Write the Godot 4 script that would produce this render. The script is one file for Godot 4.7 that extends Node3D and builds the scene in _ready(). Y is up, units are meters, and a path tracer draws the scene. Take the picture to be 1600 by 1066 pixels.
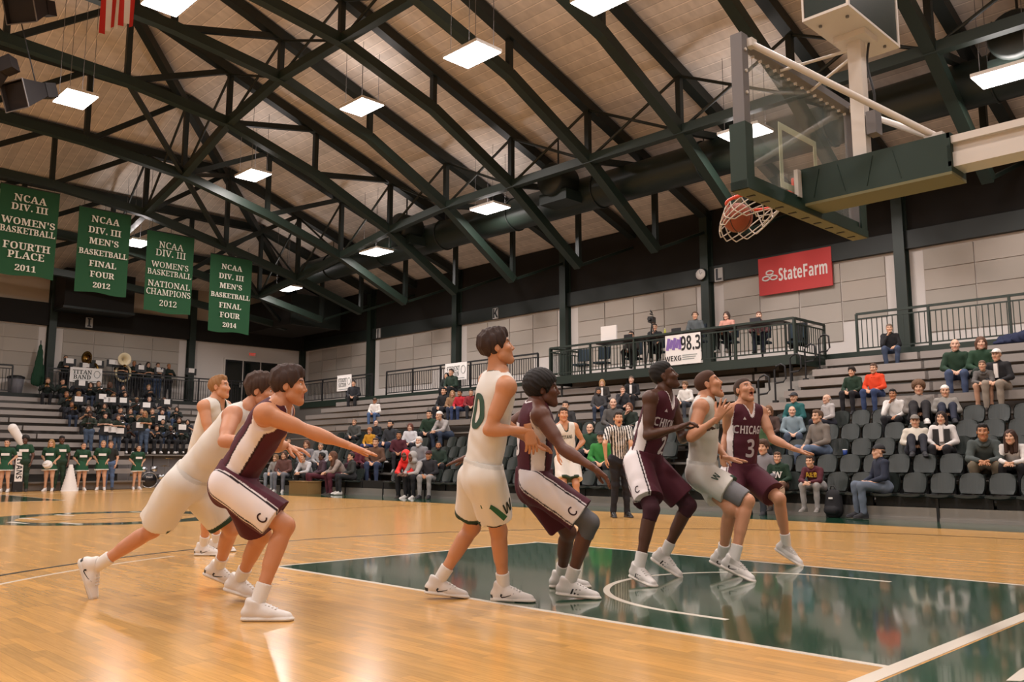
extends Node3D
# A college gymnasium during a basketball game. x runs along the court (baseline x = 0, far baseline x = -28.65), z across it (far sideline z = -7.62), metres.

const LAMP_TINT := Color(1.0, 0.955, 0.94)
const LAMP_ENERGY := 28.5

func _ready() -> void:
	# camera
	var cam := Camera3D.new()
	cam.name = "camera"
	add_child(cam)
	cam.position = Vector3(1.841, 0.971, 6.152)
	cam.rotation_degrees = Vector3(7.98, 45.4, 0)
	cam.fov = 42.79
	cam.current = true
	# surroundings
	var we := WorldEnvironment.new()
	we.name = "surroundings"
	var env := Environment.new()
	env.background_mode = Environment.BG_COLOR
	env.background_color = Color(0.02, 0.02, 0.02)
	env.tonemap_mode = Environment.TONE_MAPPER_LINEAR
	env.tonemap_exposure = 1.0
	env.sdfgi_enabled = true
	env.ssao_enabled = true
	env.ssil_enabled = true
	we.environment = env
	add_child(we)
	unit_rod = CylinderMesh.new()
	unit_rod.top_radius = 1.0
	unit_rod.bottom_radius = 1.0
	unit_rod.height = 1.0
	unit_rod.radial_segments = 10
	unit_rod.rings = 0
	make_materials()
	lamps()
	room()
	seating()
	hoop()
	decor()
	people_init()
	crowd()
	players()

func players() -> void:
	player(POSES.P1, "home", "c58e6b", "short", "8a6238", {"label": "blond player in white kit standing behind, farthest left of the players", "shoe": "swoosh", "hem": 0.84})
	player(POSES.P2, "home", "bf8562", "mop", "3a2417", {"label": "player in white kit lunging forward with one leg stretched far behind", "shoe": "swoosh"})
	player(POSES.P3, "away", "c08560", "mop", "35221a", {"label": "player in maroon kit crouching on the left with one arm stretched out", "rhand": "open", "marks": false, "print": [["C logo", 0.03, "right_leg", 0.72, 0.0, "side", "2a0714"], ["5", 0.2, "back", 0.55, 0.0, "", "e6dfe0"]]})
	player(POSES.P4, "home", "c08864", "mop", "2f1c14", {"label": "tall dark-haired player in white number 10 kit seen from behind", "shoe": "swoosh", "hem": 0.7, "sleeve": [["r", 0.5, -0.2, "141414"], ["l", 0.5, -0.2, "141414"]], "print": [["10", 0.24, "back", 0.62, -0.02, "", "1f4430"], ["W", 0.08, "right_leg", 0.46, 0.07, "side", "1b2a22"], ["stripe", 1.0, "right_leg", 0.48, -0.03, "side", "1f5a38"]]})
	player(POSES.P5, "away", "5f3a28", "afro", "120d0b", {"label": "player with afro hair in maroon kit with a grey knee sleeve, backing in", "rhand": "relaxed", "lhand": "open", "sleeve": [["r", 0.62, 0.25, "5b5a5e"]], "print": [["5", 0.24, "back", 0.55, 0.0, "", "e6dfe0"], ["C logo", 0.03, "right_leg", 0.7, 0.0, "side", "2a0714"]]})
	player(POSES.P6, "away", "50301f", "flattop", "100c0a", {"label": "player in maroon kit and maroon leggings grabbing his opponent's arm", "rhand": "curled", "sleeve": [["r", 0.5, 0.2, "3a0e1f"], ["l", 0.5, 0.2, "3a0e1f"]], "print": [["CHICAGO", 0.075, "chest", 0.62, 0.0, "", "d8d0d4"], ["2", 0.16, "chest", 0.3, 0.0, "", "d8d0d4"], ["chest mark", 1.0, "chest", 0.8, -0.085, "", "d8d0d4"], ["C logo", 0.028, "right_leg", 0.7, 0.0, "side", "2a0714"]]})
	player(POSES.P7, "home", "c98f6e", "crop", "4a2d1c", {"label": "shouting player in white kit with raised hand between two maroon players", "shout": true, "rhand": "open", "lhand": "open", "shoe": "grey", "hem": 0.62, "sleeve": [["r", 0.35, -0.05, "77777b"]], "print": [["W", 0.06, "right_leg", 0.36, 0.0, "front", "1b3a2a"], ["TITANS", 0.06, "chest", 0.66, 0.0, "", "23352b"]]})
	player(POSES.P8, "away", "bd8767", "crop", "3b281d", {"label": "player in maroon number 3 kit looking up with his left arm out", "shout": true, "marks": false, "lhand": "open", "shoe": "grey", "print": [["CHICAGO", 0.08, "chest", 0.66, 0.0, "", "d8d0d4"], ["3", 0.18, "chest", 0.38, 0.0, "", "b9b0b6"], ["chest mark", 1.0, "chest", 0.83, -0.085, "", "d8d0d4"]]})
	player(POSES.P9, "home", "c28c6a", "short", "3a2a1e", {"label": "player in white kit far back beside the referee", "print": [["TITANS", 0.06, "chest", 0.66, 0.0, "", "2a3a30"]]})

# ---------------------------------------------------------------- implicit surfaces
class Field:
	var o: Vector3
	var h: float
	var nx: int
	var ny: int
	var nz: int
	var f := PackedFloat32Array()
	func _init(lo: Vector3, hi: Vector3, cell: float) -> void:
		o = lo
		h = cell
		nx = int(ceil((hi.x - lo.x) / cell)) + 2
		ny = int(ceil((hi.y - lo.y) / cell)) + 2
		nz = int(ceil((hi.z - lo.z) / cell)) + 2
		f.resize(nx * ny * nz)
		f.fill(1.0)
	# tapered capsule, flattened by s along n; less = true carves it out, flat = true ends it square at b
	func cap(a: Vector3, b: Vector3, ra: float, rb: float, k := 0.02, n := Vector3.ZERO, s := 1.0, less := false, flat := false) -> void:
		var m := maxf(ra, rb) * maxf(1.0, s) + k * 0.5 + h * 2.5
		var lo := (a.min(b) - Vector3(m, m, m) - o) / h
		var hi := (a.max(b) + Vector3(m, m, m) - o) / h
		var x0 := maxi(0, int(lo.x))
		var y0 := maxi(0, int(lo.y))
		var z0 := maxi(0, int(lo.z))
		var x1 := mini(nx - 1, int(hi.x) + 1)
		var y1 := mini(ny - 1, int(hi.y) + 1)
		var z1 := mini(nz - 1, int(hi.z) + 1)
		var ba := b - a
		var end := ba.length()
		var along := ba / maxf(end, 1e-6)
		var g := 1.0 / s - 1.0
		ba += n * (ba.dot(n) * g)
		var il := 1.0 / maxf(ba.length_squared(), 1e-9)
		var dr := rb - ra
		for z in range(z0, z1 + 1):
			for y in range(y0, y1 + 1):
				var i := (z * ny + y) * nx + x0
				var q := Vector3(o.x + x0 * h, o.y + y * h, o.z + z * h) - a
				for x in range(x0, x1 + 1):
					var w := q
					if g != 0.0:
						w += n * (q.dot(n) * g)
					var t := clampf(w.dot(ba) * il, 0.0, 1.0)
					var d := (w - ba * t).length() - ra - dr * t
					if flat:
						d = maxf(d, q.dot(along) - end)
					if less:
						f[i] = maxf(f[i], -d)
					else:
						var e := f[i]
						var u := k - absf(d - e)
						f[i] = minf(d, e) - (u * u * 0.25 / k if u > 0.0 and k > 0.0 else 0.0)
					i += 1
					q.x += h
	# ellipsoid with half axes r, turned by the rotation q
	func ell(c: Vector3, r: Vector3, k := 0.02, less := false, q := Basis.IDENTITY) -> void:
		var m := maxf(r.x, maxf(r.y, r.z)) + k + h * 2.5
		var lo := (c - Vector3(m, m, m) - o) / h
		var hi := (c + Vector3(m, m, m) - o) / h
		var x0 := maxi(0, int(lo.x))
		var y0 := maxi(0, int(lo.y))
		var z0 := maxi(0, int(lo.z))
		var x1 := mini(nx - 1, int(hi.x) + 1)
		var y1 := mini(ny - 1, int(hi.y) + 1)
		var z1 := mini(nz - 1, int(hi.z) + 1)
		var inv := q.transposed()
		var mr := minf(r.x, minf(r.y, r.z))
		for z in range(z0, z1 + 1):
			for y in range(y0, y1 + 1):
				var i := (z * ny + y) * nx + x0
				for x in range(x0, x1 + 1):
					var w := (inv * (Vector3(o.x + x * h, o.y + y * h, o.z + z * h) - c)) / r
					var l := w.length()
					var d := (l - 1.0) * (mr if l < 0.001 else l / (w / r).length())
					var e := f[i]
					if less:
						var u2 := k - absf(-d - e)
						f[i] = maxf(e, -d) + (u2 * u2 * 0.25 / k if u2 > 0.0 and k > 0.0 else 0.0)
					else:
						var u := k - absf(d - e)
						f[i] = minf(d, e) - (u * u * 0.25 / k if u > 0.0 and k > 0.0 else 0.0)
					i += 1
	# keeps what lies below the plane through c with normal n; within reach of c only
	func cut(c: Vector3, n: Vector3, reach := 99.0) -> void:
		var i := 0
		var rr := reach * reach
		for z in nz:
			for y in ny:
				var q := Vector3(o.x, o.y + y * h, o.z + z * h) - c
				for x in nx:
					if f[i] < 0.1 and q.length_squared() < rr:
						f[i] = maxf(f[i], q.dot(n))
					i += 1
					q.x += h
	# folds and lumps: adds amp times a sum of sines to the field
	func folds(amp: float, freq: float, dir: Vector3) -> void:
		var i := 0
		for z in nz:
			for y in ny:
				for x in nx:
					if absf(f[i]) < 0.08:
						var q := Vector3(o.x + x * h, o.y + y * h, o.z + z * h)
						var t := q.dot(dir) * freq
						f[i] += amp * (sin(t + 2.3 * sin(q.x * 11.0 + q.z * 7.0)) + 0.6 * sin(t * 1.9 + 3.1 * sin(q.z * 13.0 - q.y * 5.0) + 1.0))
					i += 1
	func at(q: Vector3) -> float:
		var w := (q - o) / h
		var x := clampi(int(w.x), 0, nx - 2)
		var y := clampi(int(w.y), 0, ny - 2)
		var z := clampi(int(w.z), 0, nz - 2)
		var tx := w.x - x
		var ty := w.y - y
		var tz := w.z - z
		var i := (z * ny + y) * nx + x
		var yy := nx
		var zz := nx * ny
		return lerpf(lerpf(lerpf(f[i], f[i + 1], tx), lerpf(f[i + yy], f[i + yy + 1], tx), ty), lerpf(lerpf(f[i + zz], f[i + zz + 1], tx), lerpf(f[i + zz + yy], f[i + zz + yy + 1], tx), ty), tz)
	func mesh(b: Buf, xf := Transform3D.IDENTITY) -> void:
		var ids := PackedInt32Array()
		ids.resize(f.size())
		ids.fill(-1)
		var yy := nx
		var zz := nx * ny
		var cells := PackedInt32Array()
		var base := b.v.size()
		var near := h * 3.5
		for z in nz - 1:
			for y in ny - 1:
				var i := z * zz + y * yy
				for x in nx - 1:
					var c0 := f[i]
					if c0 < near and c0 > -near:
						var c1 := f[i + 1]
						var c2 := f[i + yy]
						var c3 := f[i + yy + 1]
						var c4 := f[i + zz]
						var c5 := f[i + zz + 1]
						var c6 := f[i + zz + yy]
						var c7 := f[i + zz + yy + 1]
						var s := int(c0 < 0.0) + int(c1 < 0.0) + int(c2 < 0.0) + int(c3 < 0.0) + int(c4 < 0.0) + int(c5 < 0.0) + int(c6 < 0.0) + int(c7 < 0.0)
						if s > 0 and s < 8:
							var a := Vector3.ZERO
							var m := 0
							if (c0 < 0.0) != (c1 < 0.0): a += Vector3(c0 / (c0 - c1), 0, 0); m += 1
							if (c2 < 0.0) != (c3 < 0.0): a += Vector3(c2 / (c2 - c3), 1, 0); m += 1
							if (c4 < 0.0) != (c5 < 0.0): a += Vector3(c4 / (c4 - c5), 0, 1); m += 1
							if (c6 < 0.0) != (c7 < 0.0): a += Vector3(c6 / (c6 - c7), 1, 1); m += 1
							if (c0 < 0.0) != (c2 < 0.0): a += Vector3(0, c0 / (c0 - c2), 0); m += 1
							if (c1 < 0.0) != (c3 < 0.0): a += Vector3(1, c1 / (c1 - c3), 0); m += 1
							if (c4 < 0.0) != (c6 < 0.0): a += Vector3(0, c4 / (c4 - c6), 1); m += 1
							if (c5 < 0.0) != (c7 < 0.0): a += Vector3(1, c5 / (c5 - c7), 1); m += 1
							if (c0 < 0.0) != (c4 < 0.0): a += Vector3(0, 0, c0 / (c0 - c4)); m += 1
							if (c1 < 0.0) != (c5 < 0.0): a += Vector3(1, 0, c1 / (c1 - c5)); m += 1
							if (c2 < 0.0) != (c6 < 0.0): a += Vector3(0, 1, c2 / (c2 - c6)); m += 1
							if (c3 < 0.0) != (c7 < 0.0): a += Vector3(1, 1, c3 / (c3 - c7)); m += 1
							ids[i] = b.v.size()
							cells.append(i)
							b.v.append(xf * (o + (Vector3(x, y, z) + a / m) * h))
							var g := Vector3(c1 + c3 + c5 + c7 - c0 - c2 - c4 - c6, c2 + c3 + c6 + c7 - c0 - c1 - c4 - c5, c4 + c5 + c6 + c7 - c0 - c1 - c2 - c3)
							b.n.append((xf.basis * g).normalized())
					i += 1
		var flip := xf.basis.determinant() < 0.0
		for i in cells:
			var c0 := f[i] < 0.0
			for ax in 3:
				var st := 1 if ax == 0 else (yy if ax == 1 else zz)
				if c0 != (f[i + st] < 0.0):
					var p := yy if ax == 0 else (zz if ax == 1 else 1)
					var q := zz if ax == 0 else (1 if ax == 1 else yy)
					if i - p - q < 0:
						continue
					var v0 := ids[i]
					var v1 := ids[i - p]
					var v2 := ids[i - p - q]
					var v3 := ids[i - q]
					if v1 < 0 or v2 < 0 or v3 < 0:
						continue
					if c0 != flip:
						b.i.append_array([v0, v2, v1, v0, v3, v2])
					else:
						b.i.append_array([v0, v1, v2, v0, v2, v3])
		# one light smoothing of the normals comes from the gradient itself
		b.c.resize(b.v.size())
		for j in range(base, b.v.size()):
			b.c[j] = Color.WHITE

class Buf:
	var v := PackedVector3Array()
	var n := PackedVector3Array()
	var c := PackedColorArray()
	var i := PackedInt32Array()
	func add(m: Buf, xf: Transform3D, tint := Color.WHITE) -> void:
		var base := v.size()
		var flip := xf.basis.determinant() < 0.0
		var nb := xf.basis
		for j in m.v.size():
			v.append(xf * m.v[j])
			n.append((nb * m.n[j]).normalized())
			c.append(m.c[j] * tint)
		for j in range(0, m.i.size(), 3):
			if flip:
				i.append_array([base + m.i[j], base + m.i[j + 2], base + m.i[j + 1]])
			else:
				i.append_array([base + m.i[j], base + m.i[j + 1], base + m.i[j + 2]])
	func tint(c0: Color, from := 0) -> void:
		for j in range(from, c.size()):
			c[j] = c[j] * c0
	func mesh() -> ArrayMesh:
		var a := []
		a.resize(Mesh.ARRAY_MAX)
		a[Mesh.ARRAY_VERTEX] = v
		a[Mesh.ARRAY_NORMAL] = n
		a[Mesh.ARRAY_COLOR] = c
		a[Mesh.ARRAY_INDEX] = i
		var m := ArrayMesh.new()
		m.add_surface_from_arrays(Mesh.PRIMITIVE_TRIANGLES, a)
		return m

# ---------------------------------------------------------------- helpers
var M := {}
var taken := {}
var mats := {}
var unit_box := BoxMesh.new()
var unit_rod: CylinderMesh

func numbered(called: String) -> String:
	var n: int = taken.get(called, 0)
	taken[called] = n + 1
	return called if n == 0 else "%s_%03d" % [called, n]

func thing(called: String, label: String, category: String, at := Vector3.ZERO, turn := 0.0, group := "") -> Node3D:
	var o := Node3D.new()
	o.name = numbered(called)
	add_child(o)
	o.position = at
	o.rotation.y = turn
	o.set_meta("label", label)
	o.set_meta("category", category)
	if group:
		o.set_meta("group", group)
	return o

func obj(called: String, mesh: Mesh, mat: Material, parent: Node = null) -> MeshInstance3D:
	var o := MeshInstance3D.new()
	o.mesh = mesh
	o.material_override = mat
	o.name = numbered(called) if parent == null else called
	(self if parent == null else parent).add_child(o, true)
	return o

func struct(called: String, label := "") -> Node3D:
	var o := Node3D.new()
	o.name = called
	add_child(o)
	o.set_meta("kind", "structure")
	o.set_meta("label", label)
	return o

func flat_mat(key: String, hex: String, rough := 0.7, metal := 0.0) -> StandardMaterial3D:
	if not mats.has(key):
		var m := StandardMaterial3D.new()
		m.resource_name = key
		m.albedo_color = Color(hex)
		m.roughness = rough
		m.metallic = metal
		mats[key] = m
	return mats[key]

func paint_mat(key: String, rough: float) -> StandardMaterial3D:   # colour comes from the vertices
	var m := flat_mat(key, "ffffff", rough)
	m.vertex_color_use_as_albedo = true
	return m

# a box between lo and hi
func box(called: String, lo: Vector3, hi: Vector3, mat: Material, parent: Node) -> MeshInstance3D:
	var o := obj(called, unit_box, mat, parent)
	o.position = (lo + hi) * 0.5
	o.scale = (hi - lo).abs()
	return o

# a straight member from a to b, w wide and d deep
func bar(called: String, a: Vector3, b: Vector3, w: float, d: float, mat: Material, parent: Node, upward := Vector3.UP) -> MeshInstance3D:
	var o := obj(called, unit_box, mat, parent)
	var z := (b - a).normalized()
	if absf(z.dot(upward)) > 0.99:
		upward = Vector3.RIGHT
	var x := upward.cross(z).normalized()
	o.transform = Transform3D(Basis(x * w, z.cross(x) * d, z * a.distance_to(b)), (a + b) * 0.5)
	return o

func rod(called: String, a: Vector3, b: Vector3, r: float, mat: Material, parent: Node) -> MeshInstance3D:
	var o := obj(called, unit_rod, mat, parent)
	var y := (b - a).normalized()
	var x := (Vector3.RIGHT if absf(y.x) < 0.9 else Vector3.UP).cross(y).normalized()
	o.transform = Transform3D(Basis(x * r, y * a.distance_to(b), x.cross(y) * r), (a + b) * 0.5)
	return o

# a tube of radius r along points
func tube(pts: Array, r: float, sides := 8, closed := false) -> ArrayMesh:
	var b := Buf.new()
	var n := pts.size()
	for k in n:
		var p: Vector3 = pts[k]
		var nx: Vector3 = pts[(k + 1) % n] if closed else pts[mini(k + 1, n - 1)]
		var pv: Vector3 = pts[(k + n - 1) % n] if closed else pts[maxi(k - 1, 0)]
		var d := (nx - pv).normalized()
		var x := (Vector3.UP if absf(d.y) < 0.95 else Vector3.RIGHT).cross(d).normalized()
		var y := d.cross(x)
		for s in sides:
			var a := TAU * s / sides
			var e := x * cos(a) + y * sin(a)
			b.v.append(p + e * r)
			b.n.append(e)
			b.c.append(Color.WHITE)
	for k in (n if closed else n - 1):
		for s in sides:
			var i0 := k * sides + s
			var i1 := k * sides + (s + 1) % sides
			var j0 := (k + 1) % n * sides + s
			var j1 := (k + 1) % n * sides + (s + 1) % sides
			b.i.append_array([i0, j0, i1, i1, j0, j1])
	return b.mesh()

# turns a profile of (radius, height) round the y axis
func lathe(prof: Array, sides := 20) -> ArrayMesh:
	var st := SurfaceTool.new()
	st.begin(Mesh.PRIMITIVE_TRIANGLES)
	for k in prof.size() - 1:
		for s in sides:
			var a := TAU * s / sides
			var c := TAU * (s + 1) / sides
			var p: Vector2 = prof[k]
			var q: Vector2 = prof[k + 1]
			var v := [Vector3(cos(a) * p.x, p.y, sin(a) * p.x), Vector3(cos(c) * p.x, p.y, sin(c) * p.x), Vector3(cos(a) * q.x, q.y, sin(a) * q.x), Vector3(cos(c) * q.x, q.y, sin(c) * q.x)]
			for i in [0, 2, 1, 1, 2, 3]:
				st.set_smooth_group(0)
				st.add_vertex(v[i])
	st.index()
	st.generate_normals()
	return st.commit()

# a flat polygon in x, z lying at height y with thickness t
func slab(pts: PackedVector2Array, y0: float, y1: float) -> ArrayMesh:
	var st := SurfaceTool.new()
	st.begin(Mesh.PRIMITIVE_TRIANGLES)
	st.set_smooth_group(-1)
	var idx := Geometry2D.triangulate_polygon(pts)
	for k in range(0, idx.size(), 3):
		var a := Vector3(pts[idx[k]].x, y1, pts[idx[k]].y)
		var b := Vector3(pts[idx[k + 1]].x, y1, pts[idx[k + 1]].y)
		var c := Vector3(pts[idx[k + 2]].x, y1, pts[idx[k + 2]].y)
		if (b - a).cross(c - a).y > 0.0:
			var t := b
			b = c
			c = t
		for v in [a, b, c]:
			st.add_vertex(v)
	for k in pts.size():
		var p := pts[k]
		var q := pts[(k + 1) % pts.size()]
		for v in [Vector3(p.x, y0, p.y), Vector3(p.x, y1, p.y), Vector3(q.x, y1, q.y), Vector3(p.x, y0, p.y), Vector3(q.x, y1, q.y), Vector3(q.x, y0, q.y)]:
			st.add_vertex(v)
	st.generate_normals()
	return st.commit()

# a ring sector lying on the floor
func arc_slab(c: Vector2, r0: float, r1: float, a0: float, a1: float, y0: float, y1: float, n := 48) -> ArrayMesh:
	var st := SurfaceTool.new()
	st.begin(Mesh.PRIMITIVE_TRIANGLES)
	st.set_smooth_group(-1)
	for k in n:
		var p := Vector2.from_angle(lerpf(a0, a1, float(k) / n))
		var q := Vector2.from_angle(lerpf(a0, a1, float(k + 1) / n))
		var v := [Vector3(c.x + p.x * r0, y1, c.y + p.y * r0), Vector3(c.x + p.x * r1, y1, c.y + p.y * r1), Vector3(c.x + q.x * r0, y1, c.y + q.y * r0), Vector3(c.x + q.x * r1, y1, c.y + q.y * r1)]
		for i in [0, 1, 2, 2, 1, 3]:
			st.add_vertex(v[i])
		var d := Vector3(0, y0 - y1, 0)
		for i in [[1, 3], [2, 0]]:
			for w in [v[i[0]], v[i[0]] + d, v[i[1]], v[i[1]], v[i[0]] + d, v[i[1]] + d]:
				st.add_vertex(w)
	st.generate_normals()
	return st.commit()

func text3(called: String, s: String, height: float, font: String, weight: int, mat: Material, parent: Node, at: Vector3, basis := Basis.IDENTITY, depth := 0.01) -> MeshInstance3D:
	var t := TextMesh.new()
	var fnt := SystemFont.new()
	fnt.font_names = PackedStringArray([font])
	fnt.font_weight = weight
	t.font = fnt
	t.text = s
	t.font_size = 48
	t.pixel_size = height / 34.0
	t.depth = depth
	t.curve_step = 2.0
	var o := obj(called, t, mat, parent)
	o.transform = Transform3D(basis, at)
	return o

const ORD := ["first", "second", "third", "fourth", "fifth", "sixth", "seventh", "eighth", "ninth", "tenth", "eleventh", "twelfth", "thirteenth", "fourteenth", "fifteenth", "sixteenth", "seventeenth", "eighteenth", "nineteenth", "twentieth"]
func ordinal(n: int) -> String:
	if n < 20:
		return ORD[n]
	var tens: String = ["", "", "twenty", "thirty", "forty", "fifty"][(n + 1) / 10]
	return tens.trim_suffix("y") + "ieth" if (n + 1) % 10 == 0 else tens + "-" + ORD[n % 10]

# ---------------------------------------------------------------- the building
const NODES_TOP := [16.7, 15.55, 14.4, 13.25, 12.1, 10.95, 9.85]      # top chord heights at z = 0, -3.4 ... -20.4
const ZS := [0.0, -3.4, -6.8, -10.2, -13.6, -17.0, -20.2]
const FULL := [13.45, 13.3, 12.9, 11.87, 10.2, 7.97]
const HIP := {5: [12.95, 12.8, 12.4, 11.4, 9.93, 7.96], 6: [11.9, 11.75, 11.38, 10.56, 9.49, 7.98], 7: [11.1, 11.02, 10.65, 9.88, 9.05, 7.98], 8: [10.2, 10.15, 9.95, 9.4, 8.75, 7.98], 9: [9.35, 9.3, 9.15, 8.85, 8.45, 7.98]}
const LAMPS := [
	[-3.4, 9.35, -14.2], [-9.8, 9.8, -14.2], [-19.9, 9.84, -14.2], [-26.66, 9.45, -14.2], [-33.4, 8.9, -14.1],
	[-9.8, 11.3, -8.2], [-13.16, 10.83, -7.27], [-19.9, 11.96, -8.7], [-26.66, 11.37, -8.66], [-33.4, 9.8, -7.2],
	[-16.5, 11.2, -1.2], [-23.3, 11.06, -1.45],
	[-3.04, 11.2, -7.6], [-9.8, 11.2, -1.2], [-3.04, 11.2, -1.2], [3.7, 11.2, -1.2], [3.7, 10.6, -8.0],
	[-30.0, 10.6, 6.0], [-23.3, 11.1, 6.0], [-16.5, 11.1, 6.0], [-9.8, 11.1, 6.0], [-3.04, 11.1, 6.0], [3.7, 11.1, 6.0],
	[-26.6, 9.8, 13.0], [-16.5, 9.8, 13.0], [-9.8, 9.8, 13.0], [-3.04, 9.8, 13.0], [3.7, 9.8, 13.0]]

func deck_y(x: float, z: float) -> float:
	var y := 16.72 - 0.338 * absf(z)
	if x < -21.6:
		y = minf(y, 16.72 - 0.338 * (-21.6 - x))
	return y

func noise_tex(size: int, freq: float, a: Color, b: Color, seed_n: int) -> NoiseTexture2D:
	var t := NoiseTexture2D.new()
	t.width = size
	t.height = size
	t.seamless = true
	var n := FastNoiseLite.new()
	n.seed = seed_n
	n.frequency = freq
	n.fractal_octaves = 4
	t.noise = n
	var g := Gradient.new()
	g.set_color(0, a)
	g.set_color(1, b)
	t.color_ramp = g
	return t

func wood_image() -> ImageTexture:   # narrow maple boards: tone by board, fine grain along it
	var n := 1024
	var data := PackedByteArray()
	data.resize(n * n * 3)
	var rng := RandomNumberGenerator.new()
	rng.seed = 11
	var grain := FastNoiseLite.new()
	grain.seed = 3
	grain.frequency = 0.02
	var rows := 40
	for r in rows:
		var ends := []
		var x := rng.randi_range(0, 200)
		while x < n:
			ends.append(x)
			x += rng.randi_range(160, 420)
		var tone := rng.randf_range(-1, 1)
		var y0 := r * n / rows
		var y1 := (r + 1) * n / rows
		var e := 0
		for xx in n:
			if e < ends.size() and xx == ends[e]:
				tone = rng.randf_range(-1, 1)
				e += 1
			for y in range(y0, y1):
				var g := grain.get_noise_2d(xx * 0.35 + r * 90.0, y * 6.0)
				var l := 1.0 + tone * 0.075 + g * 0.07
				if y == y0:
					l *= 0.86
				var i := (y * n + xx) * 3
				data[i] = int(clampf(209.0 * l, 0, 255))
				data[i + 1] = int(clampf(160.0 * l - tone * 2.0, 0, 255))
				data[i + 2] = int(clampf(92.0 * l - tone * 4.0, 0, 255))
	return ImageTexture.create_from_image(Image.create_from_data(n, n, false, Image.FORMAT_RGB8, data))

func plank_image() -> ImageTexture:   # roof boards: a pale joint between dull boards, mottled
	var n := 512
	var data := PackedByteArray()
	data.resize(n * n * 3)
	var rng := RandomNumberGenerator.new()
	rng.seed = 5
	var nz := FastNoiseLite.new()
	nz.seed = 8
	nz.frequency = 0.03
	var tone := 0.0
	for y in n:
		if y % 32 == 0:
			tone = rng.randf_range(-0.035, 0.035)
		for x in n:
			var l := 1.0 + tone + nz.get_noise_2d(x, y * 0.5) * 0.07
			if y % 32 < 3:
				l *= 1.12
			elif y % 32 < 5:
				l *= 0.86
			var i := (y * n + x) * 3
			data[i] = int(clampf(212.0 * l, 0, 255))
			data[i + 1] = int(clampf(202.0 * l, 0, 255))
			data[i + 2] = int(clampf(193.0 * l, 0, 255))
	return ImageTexture.create_from_image(Image.create_from_data(n, n, false, Image.FORMAT_RGB8, data))

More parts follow.
